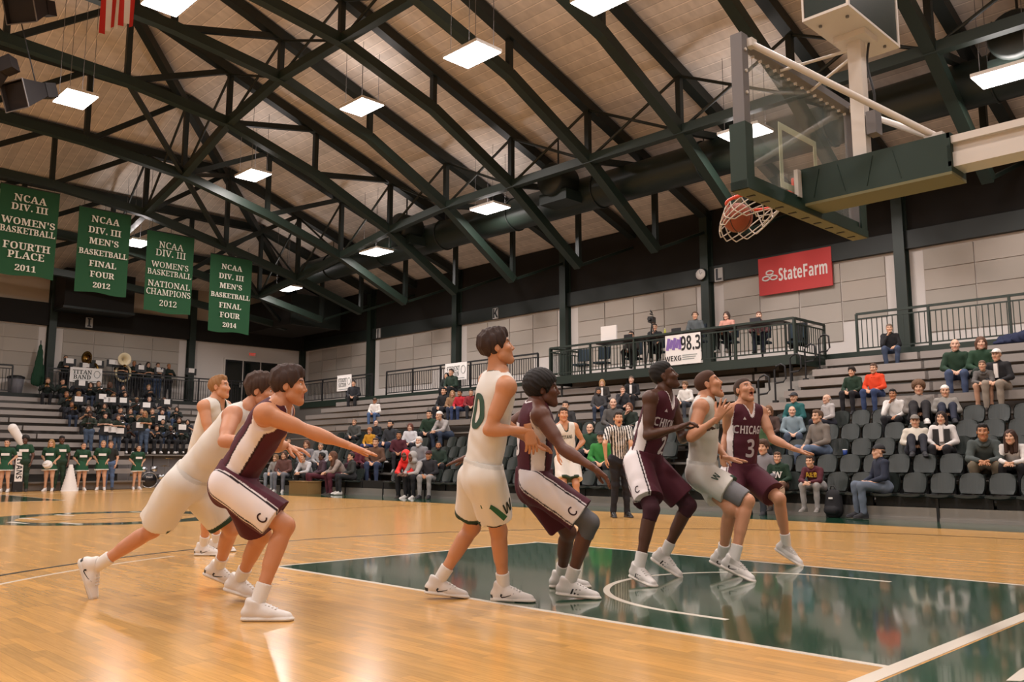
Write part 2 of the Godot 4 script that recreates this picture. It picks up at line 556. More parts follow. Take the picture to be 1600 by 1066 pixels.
func make_materials() -> void:
	M.skin = paint_mat("skin", 0.48)
	M.knit = paint_mat("knit cloth", 0.8)
	M.shoe = paint_mat("shoe leather", 0.55)
	M.print = paint_mat("printed letters", 0.6)
	M.print.cull_mode = BaseMaterial3D.CULL_DISABLED
	var w := flat_mat("maple floor", "ffffff", 0.2)
	w.albedo_texture = wood_image()
	w.uv1_triplanar = true
	w.uv1_world_triplanar = true
	w.uv1_scale = Vector3(1, 1, 1) / 2.4
	w.clearcoat_enabled = true
	w.clearcoat = 0.25
	w.clearcoat_roughness = 0.13
	M.maple = w
	var gp := flat_mat("green floor paint", "1d4a34", 0.13)
	gp.normal_enabled = true
	var nt := noise_tex(256, 0.02, Color(0, 0, 0), Color(1, 1, 1), 4)
	nt.as_normal_map = true
	nt.bump_strength = 0.35
	gp.normal_texture = nt
	gp.normal_scale = 0.06
	gp.uv1_triplanar = true
	gp.uv1_world_triplanar = true
	gp.uv1_scale = Vector3(0.6, 1, 2.5)
	gp.clearcoat_enabled = true
	gp.clearcoat = 0.6
	gp.clearcoat_roughness = 0.05
	M.green_paint = gp
	M.white_paint = flat_mat("white floor paint", "e2dacb", 0.16)
	M.black_paint = flat_mat("dark floor paint", "12150f", 0.3)
	var rf := flat_mat("roof boards", "ffffff", 0.9)
	rf.albedo_texture = plank_image()
	rf.uv1_triplanar = true
	rf.uv1_world_triplanar = true
	rf.uv1_scale = Vector3(0.2, 0.2, 0.2)
	rf.uv1_triplanar_sharpness = 24.0
	M.roof = rf
	M.steel = flat_mat("green steel", "1a2820", 0.5)
	M.steel_dark = flat_mat("dark steel", "141c18", 0.55)
	M.black_wall = flat_mat("black upper wall", "16130f", 0.9)
	M.white_wall = flat_mat("white block wall", "d3ccc6", 0.85)
	for k in 4:
		M["panel%d" % k] = flat_mat("acoustic panel %d" % k, ["aea69c", "b3aaa0", "a8a096", "b0a69b"][k], 0.95)
	M.tan_wall = flat_mat("tan gable wall", "b3a18c", 0.9)
	M.bench = flat_mat("bleacher plank", "948c86", 0.55)
	M.bench2 = flat_mat("bleacher plank worn", "89827c", 0.55)
	M.alu = flat_mat("aluminium", "9a9893", 0.4, 0.5)
	M.frame = flat_mat("bleacher frame steel", "5d5a56", 0.7)
	M.seat_front = flat_mat("black seat front plastic", "1b1a19", 0.6)
	M.concrete = flat_mat("concourse concrete", "7a746d", 0.85)
	M.chair = flat_mat("chair plastic", "222a27", 0.45)
	M.black = flat_mat("black metal", "17181a", 0.45)
	M.white_metal = flat_mat("white enamel", "d8d2ca", 0.4)
	M.grey_metal = flat_mat("grey frame", "6f6d6e", 0.45)
	M.pad_green = flat_mat("green vinyl pad", "122d22", 0.55)
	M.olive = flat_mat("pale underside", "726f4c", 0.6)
	M.orange = flat_mat("orange rim", "d9431e", 0.4)
	M.net = flat_mat("white net cord", "d9d0c4", 0.85)
	M.banner = flat_mat("green felt", "1a4a2b", 0.9)
	M.cream_print = flat_mat("cream letters", "dcd9cc", 0.8)
	M.white_card = flat_mat("white card", "e4e0dc", 0.8)
	M.glow = flat_mat("lamp diffuser", "ffffff", 0.5)
	M.glow.emission_enabled = true
	M.glow.emission = Color(1.0, 0.97, 0.95)
	M.glow.emission_energy_multiplier = 14.0
	M.glow_up = flat_mat("lamp uplight", "ffffff", 0.5)
	M.glow_up.emission_enabled = true
	M.glow_up.emission = Color(1.0, 0.97, 0.95)
	M.glow_up.emission_energy_multiplier = 2.0
	var gl := flat_mat("backboard glass", "c8d8d0", 0.03)
	gl.albedo_color = Color(0.8, 0.85, 0.83, 0.1)
	gl.transparency = BaseMaterial3D.TRANSPARENCY_ALPHA
	M.glass = gl
	M.target_white = flat_mat("white target square", "c9d2b4", 0.6)

func room() -> void:
	# floor
	var fl := struct("floor", "varnished maple gym floor with green painted key")
	box("floorboards", Vector3(-41.85, -0.3, -20.2), Vector3(12.15, 0, 20.2), M.maple, fl)
	var y1 := 0.0015
	var y2 := 0.003
	var lane := PackedVector2Array([Vector2(-5.74, -1.78), Vector2(0, -1.78), Vector2(0, 1.78), Vector2(-5.74, 1.78)])
	obj("painted_key", slab(lane, 0, y1), M.green_paint, fl)
	obj("painted_key", slab(PackedVector2Array([Vector2(-28.65, -1.78), Vector2(-22.91, -1.78), Vector2(-22.91, 1.78), Vector2(-28.65, 1.78)]), 0, y1), M.green_paint, fl)
	obj("painted_border", slab(PackedVector2Array([Vector2(0.1, -9.35), Vector2(3.2, -9.35), Vector2(3.2, 9.2), Vector2(0.1, 9.2)]), 0, y1), M.green_paint, fl)
	obj("painted_border", slab(PackedVector2Array([Vector2(-30.2, -9.38), Vector2(0.1, -9.38), Vector2(0.1, -7.74), Vector2(-30.2, -7.74)]), 0, y1), M.green_paint, fl)
	for l in [[-5.84, -1.83, 0.0, -1.78], [-5.84, 1.78, 0.0, 1.83], [-5.79, -1.78, -5.74, 1.78], [-28.65, -1.83, -22.86, -1.78], [-28.65, 1.78, -22.86, 1.83], [-22.91, -1.78, -22.86, 1.78], [0.0, -7.62, 0.085, 7.62], [-28.7, -7.62, -28.65, 7.62]]:
		obj("court_line", slab(PackedVector2Array([Vector2(l[0], l[1]), Vector2(l[2], l[1]), Vector2(l[2], l[3]), Vector2(l[0], l[3])]), 0, y1 if l[0] != 0.0 else y2), M.white_paint, fl)
	obj("court_line", slab(PackedVector2Array([Vector2(-14.355, -7.62), Vector2(-14.305, -7.62), Vector2(-14.305, 7.62), Vector2(-14.355, 7.62)]), 0, y1), M.black_paint, fl)
	obj("restricted_arc", arc_slab(Vector2(-1.6, 0), 1.22, 1.27, PI * 0.5, PI * 1.5, y1 * 0.5, y2), M.white_paint, fl)
	for s in [-1.0, 1.0]:
		obj("restricted_arc_end", slab(PackedVector2Array([Vector2(-1.6, s * 1.22), Vector2(-1.22, s * 1.22), Vector2(-1.22, s * 1.27), Vector2(-1.6, s * 1.27)]), y1 * 0.5, y2), M.white_paint, fl)
	obj("three_point_line", arc_slab(Vector2(-1.6, 0), 6.47, 6.53, PI * 0.5, PI * 1.5, 0, y1, 96), M.black_paint, fl)
	obj("three_point_line", arc_slab(Vector2(-1.6, 0), 6.1, 6.14, PI * 0.5, PI * 1.0 - 0.35, 0, y1, 48), M.white_paint, fl)
	for s in [-1.0, 1.0]:
		obj("three_point_line", slab(PackedVector2Array([Vector2(-1.6, s * 6.48), Vector2(0, s * 6.48), Vector2(0, s * 6.53), Vector2(-1.6, s * 6.53)]), 0, y1), M.black_paint, fl)
	obj("painted_letter", slab(PackedVector2Array([Vector2(0.49, 1.7), Vector2(0.47, 1.42), Vector2(0.48, 1.0), Vector2(0.56, 0.56), Vector2(0.68, 0.62), Vector2(0.6, 1.05), Vector2(0.56, 1.4), Vector2(0.54, 1.66)]), y1 * 0.5, y2), M.white_paint, fl)
	# centre circle with its emblem
	obj("centre_circle", arc_slab(Vector2(-14.6, 0.1), 1.5, 2.1, 0, TAU, 0, y1, 72), M.green_paint, fl)
	for s in [[-15.9, 0.5], [-15.2, 1.3], [-14.2, 1.75], [-13.4, 1.2], [-15.9, -0.9], [-14.8, -1.7]]:
		obj("emblem_stroke", slab(PackedVector2Array([Vector2(s[0] - 0.35, s[1] - 0.04), Vector2(s[0] + 0.25, s[1] - 0.16), Vector2(s[0] + 0.35, s[1] - 0.06), Vector2(s[0] - 0.25, s[1] + 0.06)]), y1 * 0.5, y2), M.white_paint, fl)
	# walls
	var wf := struct("wall_far", "white far side wall with grey acoustic panels")
	box("wall_body", Vector3(-41.85, 0, -20.5), Vector3(12.15, 7.3, -20.2), M.white_wall, wf)
	box("upper_wall", Vector3(-41.85, 7.3, -20.5), Vector3(12.15, 9.95, -20.2), M.black_wall, wf)
	box("wall_girder", Vector3(-41.85, 7.3, -20.2), Vector3(12.15, 7.85, -20.0), M.steel_dark, wf)
	var we := struct("wall_end", "white end wall behind the band with grey panels")
	box("wall_body", Vector3(-42.15, 0, -20.5), Vector3(-41.85, 7.3, 20.5), M.white_wall, we)
	box("upper_wall", Vector3(-42.15, 7.3, -20.5), Vector3(-41.85, 10.0, 20.5), M.tan_wall, we)
	box("wall_girder", Vector3(-41.85, 7.3, -20.0), Vector3(-41.6, 8.35, 20.0), M.black_wall, we)
	var wn := struct("wall_near", "white near side wall")
	box("wall_body", Vector3(-41.85, 0, 20.2), Vector3(12.15, 9.95, 20.5), M.white_wall, wn)
	var wr := struct("wall_right", "white wall behind the basket")
	var gable := SurfaceTool.new()
	box("wall_body", Vector3(12.15, 0, -20.5), Vector3(12.45, 9.95, 20.5), M.white_wall, wr)
	var gb := CSGPolygon3D.new()
	gb.polygon = PackedVector2Array([Vector2(-20.5, 9.95), Vector2(0, 16.75), Vector2(20.5, 9.95)])
	gb.depth = 0.3
	gb.name = "gable"
	gb.material = M.tan_wall
	wr.add_child(gb)
	gb.transform = Transform3D(Basis(Vector3(0, 0, -1), Vector3(0, 1, 0), Vector3(1, 0, 0)), Vector3(12.45, 0, 0))
	# acoustic panels, bay by bay
	var n := 0
	for bay in 8:
		var xr := -1.35 - 6.75 * bay + 6.75
		var xl := xr - 6.75
		if xl < -41.9:
			continue
		for c in 4:
			for r in 4:
				if r == 3 and c == 3:
					continue
				var w := (6.75 - 1.1) / 4.0
				var x0 := xl + 0.55 + c * w
				var t := 7.22 - r * 0.62
				n += 1
				box("panel", Vector3(x0 + 0.02, t - 0.6, -20.2), Vector3(x0 + w - 0.02, t, -20.15), M["panel%d" % ((n * 7 + c) % 4)], wf)
	for bay in 3:
		var zr := -20.1 + 6.7 * bay
		if bay == 0:
			continue
		for c in 4:
			for r in 4:
				var w := (6.7 - 1.1) / 4.0
				var z0 := zr + 0.55 + c * w
				var t := 7.22 - r * 0.62
				n += 1
				box("panel", Vector3(-41.85, t - 0.6, z0 + 0.02), Vector3(-41.8, t, z0 + w - 0.02), M["panel%d" % ((n * 5 + r) % 4)], we)
	for c in 4:
		for r in 4:
			box("panel", Vector3(-41.85, 6.62 - r * 0.62, -6.2 + c * 1.4), Vector3(-41.8, 7.22 - r * 0.62, -4.84 + c * 1.4), M["panel%d" % ((c + r) % 4)], we)
	for k in 6:
		var cx := -8.1 - 6.75 * k
		var o := thing("column", "dark green steel column on the far wall, %s from the right" % ordinal(k), "column", Vector3(cx, 0, -20.0), 0, "columns along the far wall")
		box("flange", Vector3(-0.16, 4.0, -0.2), Vector3(0.16, 9.9, -0.17), M.steel, o)
		box("flange", Vector3(-0.16, 4.0, 0.13), Vector3(0.16, 9.9, 0.16), M.steel, o)
		box("web", Vector3(-0.1, 4.0, -0.17), Vector3(0.1, 9.9, 0.13), M.steel, o)
	for k in 3:
		var o := thing("column", "dark green steel column on the end wall, %s from the corner doors" % ordinal(k), "column", Vector3(-41.65, 0, -13.4 + 6.7 * k), 0, "columns along the end wall")
		box("flange", Vector3(-0.2, 4.0, -0.16), Vector3(-0.17, 9.9, 0.16), M.steel, o)
		box("flange", Vector3(0.13, 4.0, -0.16), Vector3(0.16, 9.9, 0.16), M.steel, o)
		box("web", Vector3(-0.17, 4.0, -0.1), Vector3(0.13, 9.9, 0.1), M.steel, o)
	# double doors with a side light in the end wall
	var dr := struct("door_1", "dark glazed double doors with white frame at the end of the concourse")
	box("door_frame", Vector3(-41.85, 4.0, -18.5), Vector3(-41.76, 6.55, -15.3), M.white_metal, dr)
	for k in 3:
		var z := -18.42 + k * 1.04
		var leaf := box("door_leaf", Vector3(-41.8, 4.0, z), Vector3(-41.72, 6.45, z + 0.96), M.black, dr)
		box("door_glass", Vector3(-41.715, 4.2, z + 0.08), Vector3(-41.71, 6.35, z + 0.88), flat_mat("dark door glass", "0e1512", 0.1), dr)
		rod("door_handle", Vector3(-41.68, 5.0, z + 0.12), Vector3(-41.68, 5.25, z + 0.12), 0.015, M.white_metal, dr)
	var ex := thing("exit_sign", "red lit exit sign above the corner doors", "sign", Vector3(-41.74, 6.85, -16.9), PI / 2)
	box("case", Vector3(-0.2, -0.12, -0.04), Vector3(0.2, 0.12, 0.0), M.white_metal, ex)
	var em := flat_mat("exit sign letters", "d0453a", 0.6)
	em.emission_enabled = true
	em.emission = Color(0.9, 0.15, 0.1)
	em.emission_energy_multiplier = 0.5
	text3("lettering", "EXIT", 0.13, "Droid Sans", 700, em, ex, Vector3(0, 0, 0.005))
	# roof: two long slopes and the hipped end
	var cl := struct("ceiling", "sloping timber-board gym ceiling")
	var e := 9.87
	var a0 := Vector3(-42.2, e, -20.55)
	var a1 := Vector3(12.5, e, -20.55)
	var r0 := Vector3(-21.6, 16.75, 0)
	var r1 := Vector3(12.5, 16.75, 0)
	var b0 := Vector3(-42.2, e, 20.55)
	var b1 := Vector3(12.5, e, 20.55)
	for q in [["far_slope", [a0, a1, r1, r0]], ["near_slope", [r0, r1, b1, b0]], ["end_slope", [a0, r0, b0]]]:
		var st := SurfaceTool.new()
		st.begin(Mesh.PRIMITIVE_TRIANGLES)
		st.set_smooth_group(-1)
		var pts: Array = q[1]
		for k in range(1, pts.size() - 1):
			for v in [pts[0], pts[k], pts[k + 1]]:
				st.add_vertex(v)
			for v in [pts[0], pts[k + 1], pts[k]]:
				st.add_vertex(v + Vector3(0, 0.25, 0))
		st.generate_normals()
		obj(q[0], st.commit(), M.roof, cl)
	# roof trusses
	var words := 0
	for k in range(-5, 10):
		var x := -8.1 - 3.375 * k
		var low: Array = HIP[k] if k > 4 else FULL
		var o := thing("roof_truss", "dark green steel roof truss spanning the hall, %s from the end wall" % ordinal(9 - k), "truss", Vector3(x, 0, 0), 0, "roof trusses")
		var zh := -999.0 if k < 5 else -3.4 * (k - 4)
		for s in [-1.0, 1.0]:
			var top := []
			var bot := []
			for j in 7:
				var z: float = ZS[j] * -s
				top.append(Vector3(0, minf(NOTOP(j), deck_y(x, ZS[j])) - 0.16, z))
				if j < 6:
					bot.append(Vector3(0, low[j], z))
			var from := 0
			if k > 4:
				var hz := mini(k - 4, 5)
				bar("top_chord", top[0], top[hz], 0.3, 0.32, M.steel_dark, o)
				bar("top_chord", top[hz], top[6], 0.3, 0.32, M.steel_dark, o)
			else:
				bar("top_chord", top[0], top[6], 0.3, 0.32, M.steel_dark, o)
			for j in 5:
				bar("bottom_chord", bot[j], bot[j + 1], 0.28, 0.3, M.steel, o)
			for j in range(0 if s > 0 else 1, 6):
				if top[j].y - bot[j].y > 0.35:
					bar("post", bot[j], top[j], 0.16, 0.16, M.steel_dark, o)
			for j in 5:
				if top[j + 1].y - bot[j].y > 0.2:
					bar("diagonal", bot[j], top[j + 1], 0.16, 0.18, M.steel_dark, o)
			bar("eave_strut", bot[5], Vector3(0, 9.2, -s * -20.15), 0.1, 0.1, M.steel, o)
	# struts along the hall and cross rods between trusses
	for zi in [2, 4]:
		for s in [-1.0, 1.0]:
			var z: float = ZS[zi] * -s
			var side: String = "far" if s < 0 else "near"
			var o := thing("roof_strut", "long dark green %s strut tying the truss bottom chords, %s half" % ["upper" if zi == 2 else "lower", side], "strut", Vector3(0, 0, z))
			for k in range(-5, 8 if zi == 2 else 8):
				var xa := -8.1 - 3.375 * k
				var ya: float = (HIP[k] if k > 4 else FULL)[zi]
				var yb: float = (HIP[k + 1] if k + 1 > 4 else FULL)[zi]
				bar("strut", Vector3(xa, ya, 0), Vector3(xa - 3.375, yb, 0), 0.24, 0.26, M.steel, o)
				var ta := deck_y(xa, z) - 0.3
				var tb := deck_y(xa - 3.375, z) - 0.3
				rod("cross_rod", Vector3(xa, ya, 0), Vector3(xa - 3.375, tb, 0), 0.045, M.steel_dark, o)
				rod("cross_rod", Vector3(xa, ta, 0), Vector3(xa - 3.375, yb, 0), 0.045, M.steel_dark, o)
	for s in [-1.0, 1.0]:
		var o := thing("hip_rafter", "dark green hip rafter running down to the %s corner of the hall" % ["far" if s < 0 else "near"], "rafter", Vector3.ZERO)
		bar("rafter", Vector3(-21.6, 16.4, 0), Vector3(-41.1, 9.72, s * 19.4), 0.26, 0.34, M.steel_dark, o)
		for k in range(5, 9):
			var x := -8.1 - 3.375 * k
			var yb: float = HIP[k][mini(k - 4, 5)]
			var yn: float = HIP[k + 1][mini(k - 3, 5)]
			bar("web", Vector3(x, yb, s * 3.4 * (k - 4)), Vector3(x - 3.375, deck_y(x - 3.375, s * 3.4 * (k - 3)) - 0.3, s * 3.4 * (k - 3)), 0.14, 0.16, M.steel_dark, o)
			bar("lower_tie", Vector3(x, yb, s * 3.4 * (k - 4)), Vector3(x - 3.375, yn, s * 3.4 * (k - 3)), 0.14, 0.16, M.steel_dark, o)

func NOTOP(j: int) -> float:
	return NODES_TOP[j]

func lamps() -> void:
	for k in LAMPS.size():
		var q: Array = LAMPS[k]
		var at := Vector3(q[0], q[1], q[2])
		var where := "over the far bleachers" if at.z < -12.0 else ("over the far half of the court" if at.z < -4.0 else ("over the middle of the court" if at.z < 2.0 else ("over the near half of the court" if at.z < 10.0 else "over the near bleachers")))
		var o := thing("ceiling_light", "hanging light panel %s, %s bay from the basket end" % [where, ordinal(int(absf(3.7 - at.x) / 3.3))], "light", at, 0, "hanging light panels")
		box("housing", Vector3(-0.62, 0.02, -0.42), Vector3(0.62, 0.1, 0.42), M.white_metal, o)
		box("diffuser", Vector3(-0.6, 0.0, -0.4), Vector3(0.6, 0.02, 0.4), M.glow, o)
		for c in [[-0.45, 0.3], [0.45, 0.3], [-0.45, -0.3], [0.45, -0.3]]:
			rod("cable", Vector3(c[0], 0.1, c[1]), Vector3(c[0], deck_y(at.x + c[0], at.z + c[1]) - at.y, c[1]), 0.008, M.grey_metal, o)
		var l := AreaLight3D.new()
		l.name = "lamp_glow"
		l.area_size = Vector2(1.2, 0.8)
		l.light_color = LAMP_TINT
		l.light_energy = LAMP_ENERGY
		l.shadow_enabled = true
		l.area_range = 60.0
		l.area_attenuation = 2.0
		o.add_child(l, true)
		l.transform = Transform3D(Basis(Vector3.RIGHT, -PI / 2), Vector3(0, -0.02, 0))
		box("uplight_slot", Vector3(-0.5, 0.1, -0.08), Vector3(0.5, 0.11, 0.08), M.glow_up, o)
		var u := AreaLight3D.new()
		u.name = "lamp_uplight"
		u.area_size = Vector2(1.0, 0.16)
		u.light_color = LAMP_TINT
		u.light_energy = LAMP_ENERGY * 0.085
		u.shadow_enabled = true
		u.area_range = 60.0
		u.area_attenuation = 2.0
		o.add_child(u, true)
		u.transform = Transform3D(Basis(Vector3.RIGHT, PI / 2), Vector3(0, 0.12, 0))

# ---------------------------------------------------------------- seating
func bench_top(k: int) -> float:
	return 0.76 + 0.335 * k

func railing(label: String, a: Vector3, b: Vector3, h: float, mat: Material, gap := 0.125) -> Node3D:
	var o := thing("railing", label, "railing", a)
	var d := b - a
	var l := d.length()
	var u := d / l
	var posts := maxi(1, int(round(l / 1.9)))
	for k in posts + 1:
		bar("post", u * l * k / posts, u * l * k / posts + Vector3(0, h, 0), 0.06, 0.06, mat, o)
	bar("top_rail", Vector3(0, h, 0), d + Vector3(0, h, 0), 0.07, 0.06, mat, o)
	bar("middle_rail", Vector3(0, h - 0.14, 0), d + Vector3(0, h - 0.14, 0), 0.035, 0.035, mat, o)
	bar("bottom_rail", Vector3(0, 0.1, 0), d + Vector3(0, 0.1, 0), 0.035, 0.035, mat, o)
	var nb := int(l / gap)
	for k in range(1, nb):
		bar("baluster", u * l * k / nb + Vector3(0, 0.1, 0), u * l * k / nb + Vector3(0, h - 0.14, 0), 0.02, 0.02, mat, o)
	return o

func handrail(label: String, at: Vector3, toward: Vector3) -> void:
	var o := thing("handrail", label, "handrail", at)
	var up := Vector3.UP
	var p := [Vector3.ZERO, up * 0.85, up * 0.93 + toward * 0.06, up * 0.98 + toward * 0.2, up * 0.92 + toward * 0.32, up * 0.6 + toward * 0.34, up * 0.52 + toward * 0.26, up * 0.5]
	obj("loop", tube(p, 0.025), M.black, o)
	box("foot", Vector3(-0.06, 0, -0.06), Vector3(0.06, 0.06, 0.06), M.black, o)

func seating() -> void:
	# far side: chairs below, benches above
	var o := thing("bleacher", "telescoping grey bench bleacher along the far side of the court", "bleacher", Vector3(0, 0, -9.4))
	box("kick_board", Vector3(-33, 0.05, -0.02), Vector3(6, 0.22, 0.0), M.alu, o)
	box("toe_rail", Vector3(-33, 0.0, -0.1), Vector3(6, 0.05, 0.02), M.alu, o)
	for k in range(0, 21):
		box("joint_post", Vector3(-33 + k * 1.95, 0.0, 0.0), Vector3(-32.96 + k * 1.95, 0.46, 0.025), M.black, o)
	for k in range(1, 5):
		box("deck", Vector3(-33, 0.33 * k - 0.05, -0.8 * k - 0.05), Vector3(6, 0.33 * k, -0.8 * k + 0.75), M.frame, o)
		box("riser", Vector3(-33, 0.33 * (k - 1), -0.8 * k + 0.04), Vector3(6, 0.33 * k - 0.05, -0.8 * k + 0.09), M.frame, o)
	for k in range(5, 10):
		var t := bench_top(k)
		box("deck", Vector3(-33, t - 0.5, -0.8 * k - 0.02), Vector3(6, t - 0.45, -0.8 * k + 0.5), M.concrete, o)
		var x := 6.0 - 0.37 * k
		var n := 0
		while x > -33.0:
			var xl := maxf(x - 4.6, -33.0)
			# the aisle breaks the benches
			for seg in [[xl, x]]:
				var s0: float = seg[0]
				var s1: float = seg[1]
				if s0 < -9.0 and s1 > -10.4:
					if s0 < -10.4:
						box("bench", Vector3(s0 + 0.04, t - 0.18, -0.8 * k - 0.3), Vector3(-10.4, t, -0.8 * k), M.bench2, o)
					if s1 > -9.0:
						box("bench", Vector3(-9.0, t - 0.18, -0.8 * k - 0.3), Vector3(s1 - 0.04, t, -0.8 * k), M.bench, o)
				else:
					box("bench", Vector3(s0 + 0.04, t - 0.18, -0.8 * k - 0.3), Vector3(s1 - 0.04, t, -0.8 * k), M.bench if n % 2 == 0 else M.bench2, o)
			n += 1
			x -= 4.6
		box("aisle_step", Vector3(-10.35, t - 0.47, -0.8 * k - 0.5), Vector3(-9.05, t - 0.28, -0.8 * k + 0.1), M.alu, o)
		box("aisle_step", Vector3(-10.35, t - 0.28, -0.8 * k - 0.5), Vector3(-9.05, t - 0.12, -0.8 * k - 0.2), M.alu, o)
	for k in 5:
		handrail("black looped aisle handrail, %s up the far bleacher steps" % ordinal(k), Vector3(-9.25 + 0.02 * k, bench_top(5 + k) - 0.28, -9.4 - 0.8 * (5 + k) + 0.0), Vector3(0.9, 0, 0))
	# rows of chairs
	var seat := chair_seat()
	var back := chair_back()
	for k in 5:
		var n := 0
		var x := -1.36 - 0.11 * k
		while x > -27.0:
			if not (x < -9.0 and x > -10.3) and not (x < -19.2 and x > -20.4):
				var c := thing("stadium_chair", "dark green plastic stadium chair, %s row up, %s from the right" % [ordinal(k), ordinal(n)], "chair", Vector3(x, 0.33 * k, -9.5 - 0.8 * k), 0, "stadium chairs on the far side")
				obj("seat", seat, M.chair, c)
				obj("backrest", back, M.chair, c)
				box("support", Vector3(-0.03, 0.0, -0.12), Vector3(0.03, 0.42, -0.05), M.black, c)
				n += 1
			x -= 0.46
	for k in 13:   # folded fronts under the first row
		var fp := thing("front_panel", "black seat front panel under the first chair row, %s from the right" % ordinal(k), "panel", Vector3(-0.9 - k * 1.95, 0, -9.4), 0, "seat front panels")
		box("panel", Vector3(-1.92, 0.23, -0.06), Vector3(-0.02, 0.45, 0.0), M.seat_front, fp)
	# concourse
	var cc := thing("concourse_slab", "raised concrete concourse with dark green edge behind the bleachers", "floor", Vector3.ZERO)
	box("slab", Vector3(-41.85, 3.8, -20.2), Vector3(6, 4.0, -17.45), M.concrete, cc)
	box("edge", Vector3(-37.5, 3.72, -17.45), Vector3(6, 4.02, -17.4), M.steel, cc)
	box("under_wall", Vector3(-33.0, 0, -17.6), Vector3(6, 3.8, -17.5), M.frame, cc)
	box("slab", Vector3(-41.85, 3.8, -17.45), Vector3(-40.5, 4.0, 14), M.concrete, cc)
	box("edge", Vector3(-40.5, 3.72, -17.45), Vector3(-40.45, 4.02, 14), M.steel_dark, cc)
	box("under_wall", Vector3(-40.6, 0, -17.45), Vector3(-40.5, 3.8, 14), M.frame, cc)
	box("under_wall", Vector3(-40.5, 0, -17.55), Vector3(-33.0, 3.8, -17.45), M.frame, cc)
	railing("dark green concourse railing on the right, behind the man in black", Vector3(-8.45, 4.0, -17.45), Vector3(5, 4.0, -17.45), 1.07, M.steel, 0.14)
	railing("black concourse railing behind the student section, middle of the far side", Vector3(-30.2, 4.0, -17.45), Vector3(-20.7, 4.0, -17.45), 1.07, M.black)
	railing("short black concourse railing next to the far corner", Vector3(-37.6, 4.0, -17.45), Vector3(-31.3, 4.0, -17.45), 1.07, M.black)
	railing("black railing along the end concourse in front of the band", Vector3(-40.48, 4.0, -16.9), Vector3(-40.48, 4.0, -6.3), 1.2, M.black)
	railing("black railing at the far left of the end concourse", Vector3(-40.48, 4.0, -4.9), Vector3(-40.48, 4.0, 2.0), 1.2, M.black)
	# end bleacher
	var eb := thing("bleacher", "grey bench bleacher at the end wall below the band", "bleacher", Vector3(-32.2, 0, 0))
	for k in 10:
		var t := bench_top(k)
		var z0 := -7.4 if k < 3 else -14.0
		box("deck", Vector3(-0.8 * k - 0.02, t - 0.5, z0), Vector3(-0.8 * k + 0.5, t - 0.45, 12), M.concrete, eb)
		var z := 3.0 + 0.3 * k
		var n := 0
		while z > z0:
			box("bench", Vector3(-0.8 * k - 0.3, t - 0.18, maxf(z - 4.4, z0) + 0.03), Vector3(-0.8 * k, t, z - 0.03), M.bench if n % 2 == 0 else M.bench2, eb)
			n += 1
			z -= 4.4
	box("base_board", Vector3(-0.02, 0.02, -7.4), Vector3(0.3, 0.26, 12), M.bench2, eb)
	box("fascia", Vector3(-2.35, 0.0, -14.0), Vector3(-2.25, 1.28, -7.4), M.grey_metal, eb)
	for k in 4:
		box("fascia_joint", Vector3(-2.26, 0.0, -13.9 + k * 1.7), Vector3(-2.24, 1.28, -13.86 + k * 1.7), M.black, eb)
	handrail("black looped handrail low on the end bleacher steps", Vector3(-36.4, bench_top(5) - 0.45, -7.0), Vector3(0, 0, -0.9))
	handrail("black looped handrail halfway up the end bleacher steps", Vector3(-38.0, bench_top(7) - 0.45, -6.5), Vector3(0, 0, -0.9))
	handrail("black looped handrail at the top of the end bleacher steps", Vector3(-39.7, bench_top(9) - 0.45, -6.1), Vector3(0, 0, -0.9))

func shell_grid(fn: Callable, nu: int, nv: int, thick: float) -> ArrayMesh:   # a bent sheet with thickness
	var st := SurfaceTool.new()
	st.begin(Mesh.PRIMITIVE_TRIANGLES)
	for side in 2:
		for a in nu:
			for b in nv:
				var q := [fn.call(float(a) / nu, float(b) / nv), fn.call(float(a + 1) / nu, float(b) / nv), fn.call(float(a) / nu, float(b + 1) / nv), fn.call(float(a + 1) / nu, float(b + 1) / nv)]
				var nrm: Vector3 = (q[1] - q[0]).cross(q[2] - q[0]).normalized()
				for i in ([0, 1, 2, 1, 3, 2] if side == 0 else [0, 2, 1, 1, 2, 3]):
					st.set_smooth_group(side)
					st.add_vertex(q[i] + (Vector3.ZERO if side == 0 else nrm * thick))
	var rim := []
	for a in nu: rim.append([fn.call(float(a) / nu, 0.0), fn.call(float(a + 1) / nu, 0.0)])
	for b in nv: rim.append([fn.call(1.0, float(b) / nv), fn.call(1.0, float(b + 1) / nv)])
	for a in nu: rim.append([fn.call(1.0 - float(a) / nu, 1.0), fn.call(1.0 - float(a + 1) / nu, 1.0)])
	for b in nv: rim.append([fn.call(0.0, 1.0 - float(b) / nv), fn.call(0.0, 1.0 - float(b + 1) / nv)])
	var n0: Vector3 = (fn.call(0.6, 0.5) - fn.call(0.4, 0.5)).cross(fn.call(0.5, 0.6) - fn.call(0.5, 0.4)).normalized()
	for r in rim:
		st.set_smooth_group(2)
		for v in [r[0], r[0] + n0 * thick, r[1], r[1], r[0] + n0 * thick, r[1] + n0 * thick]:
			st.add_vertex(v)
	st.generate_normals()
	return st.commit()

func chair_back() -> ArrayMesh:
	return shell_grid(func(u, v):
		var w := (0.205 - 0.03 * pow(absf(2.0 * v - 1.0), 4.0))
		var x: float = (u * 2.0 - 1.0) * w
		var top: float = 0.8 - 0.03 * pow(absf(u * 2.0 - 1.0), 3.0)
		return Vector3(x, lerpf(0.46, top, v), -0.02 - 0.1 * v + 0.05 * pow(u * 2.0 - 1.0, 2.0)), 8, 5, 0.035)

